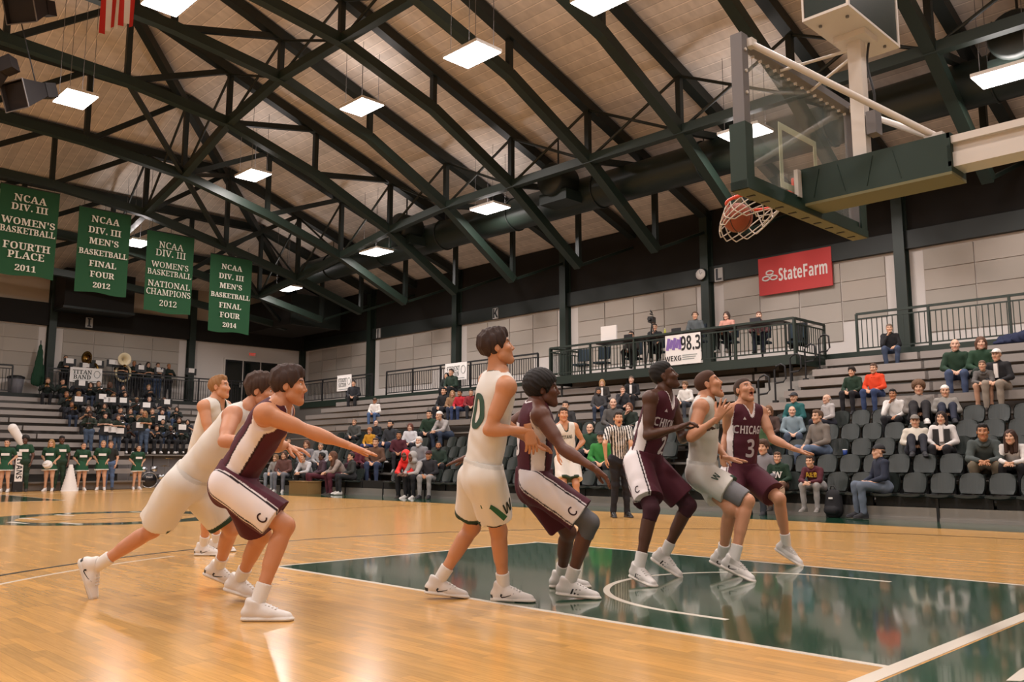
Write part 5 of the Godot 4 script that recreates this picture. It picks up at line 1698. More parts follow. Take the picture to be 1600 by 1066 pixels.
const CROWD := [   # place, size, side (0 far, 1 end), pose, skin, hair, hair colour, top, sleeves, legs, label
	[Vector3(-7.29, 3.78, -16.76), 0.97, 0, "chin", "c79a7c", "crop", "6b5a4c", "16161a", "L", "39455c", "man in black sweater resting chin on hand on the top bench"],
	[Vector3(-4.91, 2.77, -14.36), 1.13, 0, "lap", "d0a58c", "bald", "b9a99c", "16321f", "L", "3d4a66", "bald man in dark green sweatshirt and jeans high on the right"],
	[Vector3(-4.38, 2.77, -14.36), 1.12, 0, "lap", "d0a58c", "bob", "5c3d2b", "1a3a24", "L", "1f2a22", "short-haired woman in green sweatshirt high on the right"],
	[Vector3(-4.11, 2.44, -13.56), 0.84, 0, "lean", "c79a7c", "crop", "6a5040", "5a5653", "L", "b58a70", "boy in grey hooded sweatshirt with bare knees, right benches"],
	[Vector3(-3.85, 2.44, -13.56), 1.05, 0, "lap", "c79a7c", "cap", "d8d4cd", "17171a", "L", "8c8072", "man in white cap, black vest and khaki trousers on the right"],
	[Vector3(-6.92, 2.44, -13.56), 0.88, 0, "lap", "c79a7c", "mop", "241a15", "16301f", "L", "17151a", "dark-haired boy in green sweatshirt beside the orange hoodie"],
	[Vector3(-6.41, 2.44, -13.56), 0.93, 0, "lap", "c79a7c", "short", "5a4030", "d8431c", "L", "2f3f63", "person in bright orange hooded sweatshirt and blue jeans"],
	[Vector3(-5.64, 1.78, -12.62), 0.90, 0, "chin", "a8734f", "short", "16110f", "d6d3cf", "L", "16161a", "dark-haired man in white pullover with hand at his face"],
	[Vector3(-5.11, 1.78, -12.62), 1.14, 0, "slouch", "c79a7c", "afro", "5e4128", "76706a", "L", "1a171a", "curly-haired young man in grey sweater slouching on the bench"],
	[Vector3(-4.59, 1.78, -12.62), 0.99, 0, "slouch", "c79a7c", "capback", "dcd8d2", "8a867f", "L", "1d2234", "young man in backward white cap and grey sweatshirt"],
	[Vector3(-7.10, 1.78, -12.62), 0.87, 0, "lap", "d0a58c", "bald", "b8b0a8", "a9a4a2", "L", "23242f", "older man in pale grey hooded jacket leaning sideways"],
	[Vector3(-7.90, 1.78, -12.62), 0.97, 0, "lap", "c79a7c", "cap", "2a2b2f", "1d5a5a", "L", "22242a", "person in teal jacket and dark cap behind the bald man"],
	[Vector3(-7.55, 1.45, -11.82), 0.93, 0, "lap", "d0a58c", "bald", "a08c80", "7d8f98", "L", "4a5566", "bald man in light blue shirt on the chairs"],
	[Vector3(-8.12, 1.45, -11.82), 0.97, 0, "lap", "c79a7c", "bob", "6b4a30", "4a3832", "L", "2b2a2e", "woman in brown quilted jacket left of the bald man"],
	[Vector3(-6.55, 1.12, -11.02), 1.13, 0, "lap", "c79a7c", "short", "5b4433", "6e665e", "L", "55647a", "man with glasses in grey-brown sweater stretching one arm along chairs"],
	[Vector3(-4.62, 1.12, -11.02), 0.98, 0, "slouch", "c79a7c", "cap", "7a746c", "c9c2b4", "L", "1c1e28", "woman in grey cap and cream cardigan with legs drawn up"],
	[Vector3(-4.14, 1.12, -11.02), 0.97, 0, "lap", "c79a7c", "long", "2a1c16", "d4cfcb", "L", "1a1a1e", "dark-haired woman in white hooded top and black vest"],
	[Vector3(-3.19, 0.79, -10.22), 1.12, 0, "lean", "a8734f", "short", "17120f", "3f4745", "L", "5f5646", "dark-haired young man in charcoal hoodie leaning forward"],
	[Vector3(-2.71, 0.79, -10.22), 0.97, 0, "lean", "c79a7c", "long", "3a2419", "cfcac5", "L", "141417", "young woman in white sleeves hugging her knees, far right"],
	[Vector3(-4.66, 0.46, -9.42), 1.01, 0, "lap", "d0a58c", "cap", "191a1e", "1c2436", "L", "5b6675", "old man in black cap, navy jacket and jeans in the front row"],
	[Vector3(-5.87, 0.46, -9.42), 0.86, 0, "lean", "c79a7c", "short", "3a2a20", "4a1320", "L", "8f8b89", "person in maroon hooded sweatshirt and grey sweatpants, front row"],
	[Vector3(-6.64, 0.46, -9.42), 0.87, 0, "lap", "c79a7c", "short", "5a4232", "15301f", "L", "6a4a38", "person in dark green sweatshirt in the front row beside maroon hoodie"],
	[Vector3(-6.92, 0.46, -9.42), 1.15, 0, "lap", "c79a7c", "mop", "4a3426", "77757a", "L", "33363c", "person in light grey shirt half hidden behind the maroon number 3"],
	[Vector3(-15.48, 4.41, -16.43), 1.00, 0, "lap", "c79a7c", "short", "241b17", "3a3532", "L", "1a1a1c", "man bent over a laptop on the press platform"],
	[Vector3(-14.56, 4.56, -16.43), 1.00, 0, "chin", "c79a7c", "crop", "30241d", "26282a", "L", "1b1b1d", "camera operator in dark clothes on the press platform"],
	[Vector3(-13.03, 4.75, -16.43), 1.00, 0, "lap", "c79a7c", "short", "5a4434", "4f5557", "L", "232427", "commentator in grey top with headset beside the radio banner"],
	[Vector3(-11.92, 4.62, -16.43), 1.00, 0, "lap", "d0a58c", "bob", "3a2a22", "c58f7f", "L", "17171a", "commentator in pink top with dark headset on the platform"],
	[Vector3(-10.86, 4.49, -16.43), 1.00, 0, "lap", "d0a58c", "crop", "5b3a2c", "4a2a2a", "L", "232b3c", "man in maroon top and glasses at the right of the press table"],
	[Vector3(-15.05, 2.77, -14.36), 0.87, 0, "lap", "d0a58c", "bob", "a07a4e", "2f2a27", "L", "20222a", "blonde woman in dark jacket and white blouse below the platform"],
	[Vector3(-13.93, 2.77, -14.36), 0.90, 0, "lap", "d0a58c", "crop", "5a4a40", "17171a", "L", "1a1a1d", "man in black suit and white shirt below the platform"],
	[Vector3(-14.52, 2.44, -13.56), 0.84, 0, "lap", "a8734f", "short", "1a1411", "3a3a3c", "L", "2c3648", "bearded man in charcoal jumper in the centre seats"],
	[Vector3(-13.24, 1.78, -12.62), 1.15, 0, "lap", "d0a58c", "bald", "9a8478", "4c4a48", "L", "2a2a2e", "balding man in grey patterned sweater, centre seats"],
	[Vector3(-13.64, 2.44, -13.56), 0.84, 0, "chin", "d0a58c", "crop", "6b5142", "24252a", "L", "1f2026", "man resting his face on his hand, centre seats"],
	[Vector3(-12.67, 1.78, -12.62), 0.96, 0, "chin", "d0a58c", "bob", "6b4630", "1e2a22", "L", "1e1f24", "woman with hand at her mouth right above the referee"],
	[Vector3(-12.72, 1.12, -11.02), 1.03, 0, "lap", "d0a58c", "bald", "a58d80", "1a3a26", "L", "23252b", "bald man with glasses in green sweatshirt left of the referee"],
	[Vector3(-11.70, 0.79, -10.22), 1.13, 0, "lap", "c79a7c", "cap", "1e2024", "2c7a34", "L", "2a2a2e", "person in bright green jacket and dark cap by the referee"],
	[Vector3(-14.98, 1.78, -12.62), 1.16, 0, "lap", "c79a7c", "short", "231a16", "2e2e30", "L", "26262b", "dark-clothed man behind the far white player"],
	[Vector3(-11.51, 2.44, -13.56), 0.84, 0, "lap", "c79a7c", "mop", "6a5038", "d0cdc8", "L", "3a3f48", "person in white top half hidden behind the maroon players"],
	[Vector3(-7.91, 1.12, -11.02), 1.12, 0, "lap", "c79a7c", "mop", "5a4030", "3f5a3a", "L", "3a3a40", "person in muted green top between the two players"],
	[Vector3(-11.59, 1.45, -11.82), 1.01, 0, "lap", "c79a7c", "long", "2c1e18", "c9c6c4", "L", "1e1e22", "woman in black and white top behind the leaping maroon player"],
	[Vector3(-26.75, 2.77, -14.36), 0.93, 0, "lap", "a8734f", "cap", "4a3a2c", "dcd8d2", "L", "4a6288", "man in white sweatshirt and jeans alone on the upper benches"],
	[Vector3(-31.78, 3.78, -16.76), 1.16, 0, "lap", "c79a7c", "short", "17120f", "24252a", "L", "1a1a1d", "dark-clothed photographer by the student section sign"],
	[Vector3(-25.18, 3.78, -16.76), 1.00, 0, "lap", "c79a7c", "long", "1d1512", "1d2420", "L", "17181b", "dark-haired woman on the top bench under the student sign"],
	[Vector3(-24.87, 3.78, -16.76), 1.16, 0, "lap", "c79a7c", "short", "2a1f19", "1a2f23", "L", "1b1c20", "man in dark green jacket on the top bench under the student sign"],
	[Vector3(-22.48, 2.77, -14.36), 1.12, 0, "lap", "c79a7c", "short", "1c1512", "17181c", "L", "1f2026", "person in black jacket beside the red sweatshirts"],
	[Vector3(-22.02, 2.77, -14.36), 0.95, 0, "lap", "c79a7c", "long", "8a6844", "8a6a4c", "L", "2c3446", "blonde woman in tan coat in the student section"],
	[Vector3(-21.60, 2.77, -14.36), 0.95, 0, "lap", "a8734f", "short", "1d1512", "b01c2c", "L", "2f3f63", "young man in bright red jacket in the student section"],
	[Vector3(-21.02, 2.77, -14.36), 0.93, 0, "lap", "c79a7c", "short", "3a281e", "7a2026", "L", "24262c", "person in dark red top half hidden by the tall white player"],
	[Vector3(-21.18, 1.78, -12.62), 1.16, 0, "lap", "c79a7c", "short", "1a1411", "17301f", "L", "22242a", "young man in dark green hoodie beside the grey sweatshirt"],
	[Vector3(-20.26, 1.78, -12.62), 1.16, 0, "lean", "c79a7c", "capback", "d8d5d0", "9a9694", "L", "2e3a4e", "young man in white cap and grey sweatshirt leaning forward"],
	[Vector3(-25.59, 1.78, -12.62), 1.00, 0, "lap", "c79a7c", "crop", "6a5545", "454745", "L", "1f2025", "man in grey jacket at the left end of the crowd"],
	[Vector3(-24.21, 1.78, -12.62), 0.87, 0, "lap", "d0a58c", "bald", "9a8072", "1d2026", "L", "2b3850", "bald man in navy jacket in the left crowd"],
	[Vector3(-23.47, 1.45, -11.82), 0.89, 0, "lap", "c79a7c", "mop", "a5683c", "c08a20", "L", "2c3a6a", "child in yellow and red top in the left crowd"],
	[Vector3(-22.25, 1.45, -11.82), 1.16, 0, "lap", "c79a7c", "short", "1a1411", "2e3136", "L", "26304a", "dark-bearded man in slate jacket in the left crowd"],
	[Vector3(-21.19, 1.45, -11.82), 0.99, 0, "lap", "d0a58c", "bob", "5a2f22", "c9c9cc", "L", "2a2630", "woman with auburn hair in white top in the left crowd"],
	[Vector3(-20.75, 1.12, -11.02), 1.03, 0, "lap", "a8734f", "short", "17120f", "4a1824", "L", "232228", "dark-haired person in maroon top in the left crowd"],
	[Vector3(-20.88, 0.79, -10.22), 1.16, 0, "lap", "c79a7c", "short", "4a3426", "5a4030", "L", "2e3a55", "person above the outstretched hand of the crouching player"],
	[Vector3(-18.69, 0.79, -10.22), 1.16, 0, "lap", "d0a58c", "crop", "cfc9c2", "77777a", "L", "2a2c31", "white-bearded man in grey sweatshirt with straps"],
	[Vector3(-17.80, 0.79, -10.22), 0.96, 0, "lap", "a8734f", "pony", "1d1512", "1d2f24", "L", "1d1d21", "young woman in dark green top right of the bearded man"],
	[Vector3(-18.04, 0.46, -9.42), 1.16, 0, "lean", "5a3a2a", "hood", "e0302c", "e0302c", "L", "141418", "person in bright red hood sitting in the front row"],
	[Vector3(-17.60, 0.46, -9.42), 1.10, 0, "lean", "5a3a2a", "hood", "9a9795", "9a9795", "L", "17171b", "person in light grey hood sitting in the front row"],
	[Vector3(-17.25, 0.46, -9.42), 1.03, 0, "lap", "a8734f", "cap", "3a1c20", "1d1d22", "L", "8a8785", "person in dark cap and grey trousers in the front row"],
	[Vector3(-21.44, 0.46, -9.42), 1.16, 0, "lean", "c79a7c", "long", "5a3a28", "8d8078", "L", "4a1524", "long-haired girl in taupe top and maroon trousers on the bench"],
	[Vector3(-22.66, 0.46, -9.42), 1.02, 0, "lap", "5a3a2a", "short", "120e0c", "43303a", "L", "4a1524", "player in maroon warm-up left of the long-haired girl"],
	[Vector3(-21.00, 0.46, -9.42), 1.00, 0, "lap", "c79a7c", "short", "2a1e18", "2c2f2e", "L", "1e1f22", "person in charcoal jacket right of the long-haired girl"],
	[Vector3(-23.46, 0.46, -9.42), 1.08, 0, "lean", "c79a7c", "short", "3a2a20", "b3b3b6", "L", "16161a", "person in pale grey sweatshirt and black trousers on the left bench"],
	[Vector3(-25.06, 0.46, -9.42), 1.09, 0, "lap", "c79a7c", "long", "4a3022", "5a3a34", "L", "6a6a70", "long-haired woman in brown top on the left bench"],
	[Vector3(-25.61, 0.46, -9.42), 0.97, 0, "lap", "c79a7c", "long", "7a5a3c", "8a8784", "L", "80858c", "fair-haired woman in grey leftmost on the left bench"],
	[Vector3(-24.06, 0.79, -10.22), 1.05, 0, "lap", "c79a7c", "crop", "7a6a5c", "9a9a9c", "L", "2a2c31", "man in pale shirt behind the bench"],
	[Vector3(-21.97, 0.79, -10.22), 0.96, 0, "lap", "a8734f", "short", "1a1411", "5a1c2c", "L", "33161f", "player in maroon jacket behind the outstretched arm"],
	[Vector3(-21.36, 0.79, -10.22), 0.86, 0, "lap", "c79a7c", "mop", "2a1e18", "5a1c2c", "L", "33161f", "second player in maroon jacket behind the outstretched arm"],
	[Vector3(-27.54, 1.12, -11.02), 0.94, 0, "lap", "c79a7c", "short", "3a2a20", "2f3f33", "L", "2a2c31", "person in green behind the left bench"],
	[Vector3(-24.96, 0.79, -10.22), 1.16, 0, "lap", "c79a7c", "bob", "5a3a28", "77757a", "L", "2a2c31", "woman in grey behind the left bench"],
	[Vector3(-39.56, 3.78, -6.08), 1.08, 1, "play", "c79a7c", "short", "5a4030", "14201a", "L", "17171a", "band member in dark shirt seated in band row seven, first from the left"],
	[Vector3(-39.56, 3.78, -6.68), 1.08, 1, "play", "c79a7c", "short", "1d1512", "14201a", "L", "23252b", "band member in dark shirt seated in band row seven, second from the left"],
	[Vector3(-39.56, 3.78, -7.30), 1.08, 1, "play", "c79a7c", "pony", "1d1512", "20222a", "L", "23252b", "band member in dark shirt seated in band row seven, third from the left"],
	[Vector3(-39.56, 3.78, -7.88), 0.98, 1, "play", "c79a7c", "long", "3a281e", "1a211d", "L", "2c3648", "band member in dark shirt seated in band row seven, fourth from the left"],
	[Vector3(-39.56, 3.78, -8.21), 1.08, 1, "play", "c79a7c", "pony", "241a15", "1a211d", "L", "2c3648", "band member in dark shirt seated in band row seven, fifth from the left"],
	[Vector3(-39.56, 3.78, -8.72), 1.06, 1, "play", "5a3a2a", "long", "5a4030", "1a211d", "S", "1a1a1d", "band member in dark shirt seated in band row seven, sixth from the left"],
	[Vector3(-39.56, 3.78, -9.30), 0.94, 1, "play", "d0a58c", "long", "241a15", "20222a", "L", "2c3648", "band member in dark shirt seated in band row seven, seventh from the left"],
	[Vector3(-39.56, 3.78, -10.48), 1.04, 1, "play", "c79a7c", "short", "8a6844", "15171a", "L", "23252b", "band member in dark shirt seated in band row seven, eighth from the left"],
	[Vector3(-37.96, 3.11, -6.37), 1.08, 1, "play", "a8734f", "short", "5a4030", "1a211d", "L", "23252b", "band member in dark shirt seated in band row five, first from the left"],
	[Vector3(-37.96, 3.11, -6.86), 1.08, 1, "play", "a8734f", "mop", "8a6844", "1a211d", "L", "17171a", "band member in dark shirt seated in band row five, second from the left"],
	[Vector3(-37.96, 3.11, -7.80), 0.91, 1, "play", "c79a7c", "short", "3a281e", "1a211d", "L", "1a1a1d", "band member in dark shirt seated in band row five, third from the left"],
	[Vector3(-37.96, 3.11, -8.31), 1.07, 1, "play", "5a3a2a", "short", "8a6844", "1a211d", "S", "23252b", "band member in dark shirt seated in band row five, fourth from the left"],
	[Vector3(-37.96, 3.11, -9.35), 0.94, 1, "play", "5a3a2a", "crop", "8a6844", "1a211d", "S", "2c3648", "band member in dark shirt seated in band row five, fifth from the left"],
	[Vector3(-37.96, 3.11, -9.92), 1.06, 1, "play", "d0a58c", "short", "1d1512", "191b1e", "L", "17171a", "band member in dark shirt seated in band row five, sixth from the left"],
	[Vector3(-37.96, 3.11, -10.57), 1.02, 1, "play", "d0a58c", "short", "5a4030", "20222a", "S", "3f4f6a", "band member in dark shirt seated in band row five, seventh from the left"],
	[Vector3(-38.76, 3.44, -9.13), 0.90, 1, "play", "c79a7c", "bob", "3a281e", "15171a", "S", "1a1a1d", "band member in dark shirt seated in band row six, first from the left"],
	[Vector3(-37.16, 2.77, -6.35), 0.90, 1, "play", "a8734f", "short", "5a4030", "20222a", "L", "2c3648", "band member in dark shirt seated in band row four, first from the left"],
	[Vector3(-37.16, 2.77, -7.70), 0.90, 1, "play", "c79a7c", "long", "3a281e", "14201a", "L", "1a1a1d", "band member in dark shirt seated in band row four, second from the left"],
	[Vector3(-37.16, 2.77, -10.87), 0.90, 1, "play", "c79a7c", "long", "241a15", "1a211d", "L", "3f4f6a", "band member in dark shirt seated in band row four, third from the left"],
	[Vector3(-36.36, 2.44, -6.78), 1.06, 1, "play", "c79a7c", "long", "5a4030", "191b1e", "S", "17171a", "band member in dark shirt seated in band row three, first from the left"],
	[Vector3(-36.36, 2.44, -8.05), 1.08, 1, "play", "c79a7c", "crop", "1d1512", "20222a", "L", "2c3648", "band member in dark shirt seated in band row three, second from the left"],
	[Vector3(-36.36, 2.44, -8.48), 1.05, 1, "play", "c79a7c", "long", "3a281e", "14201a", "L", "23252b", "band member in dark shirt seated in band row three, third from the left"],
	[Vector3(-36.36, 2.44, -8.97), 1.08, 1, "play", "c79a7c", "long", "2a1c16", "1a211d", "L", "1a1a1d", "band member in dark shirt seated in band row three, fourth from the left"],
	[Vector3(-36.36, 2.44, -9.42), 1.08, 1, "play", "c79a7c", "short", "5a4030", "1a211d", "L", "23252b", "band member in dark shirt seated in band row three, fifth from the left"],
	[Vector3(-36.36, 2.44, -9.87), 1.08, 1, "play", "d0a58c", "mop", "3a281e", "191b1e", "L", "1a1a1d", "band member in dark shirt seated in band row three, sixth from the left"],
	[Vector3(-34.76, 1.77, -7.81), 0.94, 1, "play", "5a3a2a", "short", "1d1512", "191b1e", "S", "23252b", "band member in dark shirt seated in band row one, first from the left"],
	[Vector3(-34.76, 1.77, -8.64), 0.97, 1, "play", "c79a7c", "short", "2a1c16", "20222a", "S", "17171a", "band member in dark shirt seated in band row one, second from the left"],
	[Vector3(-34.76, 1.77, -8.99), 0.91, 1, "play", "c79a7c", "short", "5a4030", "15171a", "L", "23252b", "band member in dark shirt seated in band row one, third from the left"],
	[Vector3(-34.76, 1.77, -9.59), 0.93, 1, "play", "5a3a2a", "pony", "8a6844", "191b1e", "L", "17171a", "band member in dark shirt seated in band row one, fourth from the left"],
	[Vector3(-34.76, 1.77, -10.12), 0.90, 1, "play", "d0a58c", "short", "8a6844", "14201a", "L", "1a1a1d", "band member in dark shirt seated in band row one, fifth from the left"],
	[Vector3(-35.56, 2.10, -8.52), 1.02, 1, "play", "c79a7c", "mop", "8a6844", "14201a", "L", "2c3648", "band member in dark shirt seated in band row two, first from the left"],
	[Vector3(-35.56, 2.10, -9.59), 0.90, 1, "play", "c79a7c", "short", "1d1512", "1a211d", "L", "3f4f6a", "band member in dark shirt seated in band row two, second from the left"],
	[Vector3(-35.56, 2.10, -10.29), 1.03, 1, "play", "c79a7c", "bob", "3a281e", "14201a", "L", "3f4f6a", "band member in dark shirt seated in band row two, third from the left"],
	[Vector3(-35.56, 2.10, -10.69), 0.93, 1, "play", "c79a7c", "long", "1d1512", "20222a", "S", "1a1a1d", "band member in dark shirt seated in band row two, fourth from the left"],
	[Vector3(-34.31, 1.32, -6.15), 0.95, 1, "splay", "5a3a2a", "mop", "241a15", "1a2417", "L", "44546a", "band member in dark shirt standing in band row one, first from the left"],
	[Vector3(-34.31, 1.32, -6.73), 0.94, 1, "splay", "d0a58c", "mop", "1d1512", "1a2417", "S", "44546a", "band member in dark shirt standing in band row one, second from the left"],
	[Vector3(-34.31, 1.32, -7.23), 0.90, 1, "splay", "c79a7c", "short", "5a4030", "1a2417", "S", "44546a", "band member in dark shirt standing in band row one, third from the left"],
	[Vector3(-34.31, 1.32, -8.30), 1.01, 1, "splay", "a8734f", "long", "8a6844", "1a2417", "S", "44546a", "band member in dark shirt standing in band row one, fourth from the left"],
	[Vector3(-41.03, 4.00, -7.20), 1.08, 1, "splay", "c79a7c", "pony", "241a15", "1a211d", "L", "17171a", "band member in dark shirt standing on the concourse, first from the left"],
	[Vector3(-41.03, 4.00, -8.17), 1.08, 1, "splay", "5a3a2a", "short", "5a4030", "191b1e", "L", "1a1a1d", "band member in dark shirt standing on the concourse, second from the left"],
	[Vector3(-41.03, 4.00, -9.68), 1.08, 1, "splay", "c79a7c", "bob", "3a281e", "15171a", "S", "2c3648", "band member in dark shirt standing on the concourse, third from the left"],
	[Vector3(-41.03, 4.00, -10.32), 1.08, 1, "splay", "a8734f", "crop", "8a6844", "14201a", "L", "17171a", "band member in dark shirt standing on the concourse, fourth from the left"],
	[Vector3(-41.03, 4.00, -10.60), 1.01, 1, "splay", "c79a7c", "short", "1d1512", "191b1e", "S", "1a1a1d", "band member in dark shirt standing on the concourse, fifth from the left"],
	[Vector3(-41.03, 4.00, -10.99), 1.08, 1, "splay", "d0a58c", "long", "1d1512", "14201a", "S", "2c3648", "band member in dark shirt standing on the concourse, sixth from the left"],
	[Vector3(-41.03, 4.00, -11.47), 1.08, 1, "splay", "c79a7c", "short", "3a281e", "20222a", "S", "3f4f6a", "band member in dark shirt standing on the concourse, seventh from the left"],
	[Vector3(-41.03, 4.00, -12.02), 1.08, 1, "splay", "a8734f", "pony", "8a6844", "14201a", "L", "1a1a1d", "band member in dark shirt standing on the concourse, eighth from the left"],
	[Vector3(-31.23, 0.00, -2.51), 1.04, 1, "cheer", "c79a7c", "pony", "2a1c16", "17402a", "S", "17301f", "leftmost cheerleader in green and white uniform"],
	[Vector3(-31.23, 0.00, -3.05), 1.08, 1, "stand", "5a3a2a", "afro", "120e0c", "17402a", "S", "17301f", "male cheerleader in dark green tracksuit beside the leftmost cheerleader"],
	[Vector3(-31.23, 0.00, -3.89), 1.05, 1, "cheer", "c79a7c", "long", "9a7448", "17402a", "S", "17301f", "fair-haired cheerleader with white pom-poms in front of a tracksuited man"],
	[Vector3(-31.23, 0.00, -4.21), 1.09, 1, "stand", "5a3a2a", "flattop", "120e0c", "17402a", "S", "17301f", "male cheerleader in dark green with tall hair behind the white megaphone"],
	[Vector3(-31.23, 0.00, -4.95), 1.00, 1, "cheer", "c79a7c", "pony", "3a281e", "17402a", "S", "17301f", "cheerleader standing right of the white megaphone"],
	[Vector3(-31.23, 0.00, -5.63), 1.05, 1, "cheer", "c79a7c", "pony", "8a6844", "17402a", "S", "17301f", "cheerleader in green skirt beside the man in jeans"],
	[Vector3(-31.23, 0.00, -5.90), 1.01, 1, "stand", "c79a7c", "short", "5a4030", "1b1d1c", "S", "4a5f80", "man in dark shirt and jeans standing among the cheerleaders"],
	[Vector3(-31.23, 0.00, -6.90), 0.96, 1, "cheer", "c79a7c", "pony", "2a1c16", "17402a", "S", "17301f", "rightmost cheerleader beside the drum kit"],
]
const STANDS := [[-40.70, 4.00, -7.29, 1.56], [-40.70, 4.00, -7.99, 1.41], [-40.70, 4.00, -8.53, 1.57], [-40.70, 4.00, -9.19, 1.66], [-40.70, 4.00, -9.46, 1.65], [-40.70, 4.00, -10.52, 1.51], [-40.70, 4.00, -11.46, 1.46], [-40.70, 4.00, -13.05, 1.54], [-38.94, 3.33, -7.27, 1.09], [-37.34, 2.66, -6.69, 0.94], [-37.34, 2.66, -7.64, 1.10], [-37.34, 2.66, -7.81, 0.97], [-37.34, 2.66, -8.05, 0.98], [-37.34, 2.66, -8.52, 0.98], [-37.34, 2.66, -10.45, 1.01], [-36.54, 2.32, -9.24, 1.11], [-35.74, 1.99, -9.58, 0.85], [-34.14, 1.32, -6.77, 0.93], [-34.14, 1.32, -6.99, 0.91], [-34.14, 1.32, -7.27, 0.87], [-34.14, 1.32, -8.01, 1.12], [-34.14, 1.32, -9.83, 1.09]]

# ---------------------------------------------------------------- spectators, band and officials
const POSE := {   # joints in the person's own axes, facing +z; seated poses start at the seat, standing ones at the feet
	"lap": {"pel": [0, 0.1, -0.02], "neck": [0, 0.55, 0.0], "head": [0, 0.7, 0.03], "e": [0.24, 0.25, 0.05], "w": [0.08, 0.17, 0.3], "k": [0.13, 0.12, 0.42], "a": [0.13, -0.34, 0.4]},
	"lean": {"pel": [0, 0.1, -0.02], "neck": [0, 0.48, 0.22], "head": [0, 0.62, 0.32], "e": [0.2, 0.22, 0.34], "w": [0.05, 0.19, 0.5], "k": [0.15, 0.12, 0.42], "a": [0.14, -0.34, 0.38]},
	"chin": {"pel": [0, 0.1, -0.02], "neck": [0, 0.55, 0.02], "head": [0, 0.7, 0.06], "e": [0.2, 0.24, 0.2], "w": [0.06, 0.5, 0.18], "e2": [0.23, 0.25, 0.06], "w2": [0.1, 0.18, 0.3], "k": [0.16, 0.12, 0.42], "a": [0.13, -0.34, 0.36]},
	"slouch": {"pel": [0, 0.1, 0.06], "neck": [0, 0.5, -0.1], "head": [0, 0.65, -0.08], "e": [0.24, 0.24, -0.02], "w": [0.07, 0.2, 0.2], "k": [0.1, 0.33, 0.42], "a": [0.1, 0.06, 0.66]},
	"play": {"pel": [0, 0.1, -0.02], "neck": [0, 0.55, 0.0], "head": [0, 0.7, 0.03], "e": [0.26, 0.32, 0.1], "w": [0.06, 0.45, 0.28], "k": [0.14, 0.12, 0.42], "a": [0.13, -0.34, 0.4]},
	"stand": {"pel": [0, 0.95, 0], "neck": [0, 1.47, 0], "head": [0, 1.62, 0.03], "e": [0.25, 1.16, 0.0], "w": [0.22, 0.91, 0.08], "k": [0.1, 0.5, 0.02], "a": [0.12, 0.1, -0.02]},
	"splay": {"pel": [0, 0.95, 0], "neck": [0, 1.47, 0], "head": [0, 1.62, 0.03], "e": [0.26, 1.22, 0.1], "w": [0.07, 1.25, 0.3], "k": [0.1, 0.5, 0.02], "a": [0.12, 0.1, -0.02]},
	"cheer": {"pel": [0, 0.92, 0], "neck": [0, 1.42, 0], "head": [0, 1.57, 0.03], "e": [0.27, 1.14, -0.08], "w": [0.14, 0.98, 0.05], "k": [0.09, 0.48, 0.02], "a": [0.11, 0.1, -0.02]},
}
var sets := {}

func joints(name: String) -> Dictionary:
	var q: Dictionary = POSE[name]
	var J := {}
	var v := func(k): return Vector3(q[k][0], q[k][1], q[k][2])
	J.pel = v.call("pel")
	J.neck = v.call("neck")
	J.head = v.call("head")
	var ax: Vector3 = (J.neck - J.pel).normalized()
	J.lat = Vector3(-1, 0, 0)
	J.fc = Vector3(0, 0, 1) - ax * ax.z
	J.fc = J.fc.normalized()
	J.hf = Vector3(0, 0.02, 1).normalized()
	for s in ["r", "l"]:
		var m := Vector3(-1, 1, 1) if s == "r" else Vector3(1, 1, 1)
		J[s + "s"] = J.neck - ax * 0.05 + Vector3(m.x * 0.165, 0, 0)
		J[s + "p"] = J.pel + Vector3(m.x * 0.09, -0.01, 0)
		J[s + "e"] = v.call("e2" if s == "l" and q.has("e2") else "e") * m
		J[s + "w"] = v.call("w2" if s == "l" and q.has("w2") else "w") * m
		J[s + "k"] = v.call("k") * m
		J[s + "a"] = v.call("a") * m
		J[s + "h"] = (J[s + "w"] - J[s + "e"]).normalized()
		J[s + "t"] = Vector3(m.x * 0.15, 0, 1).normalized()
	return J

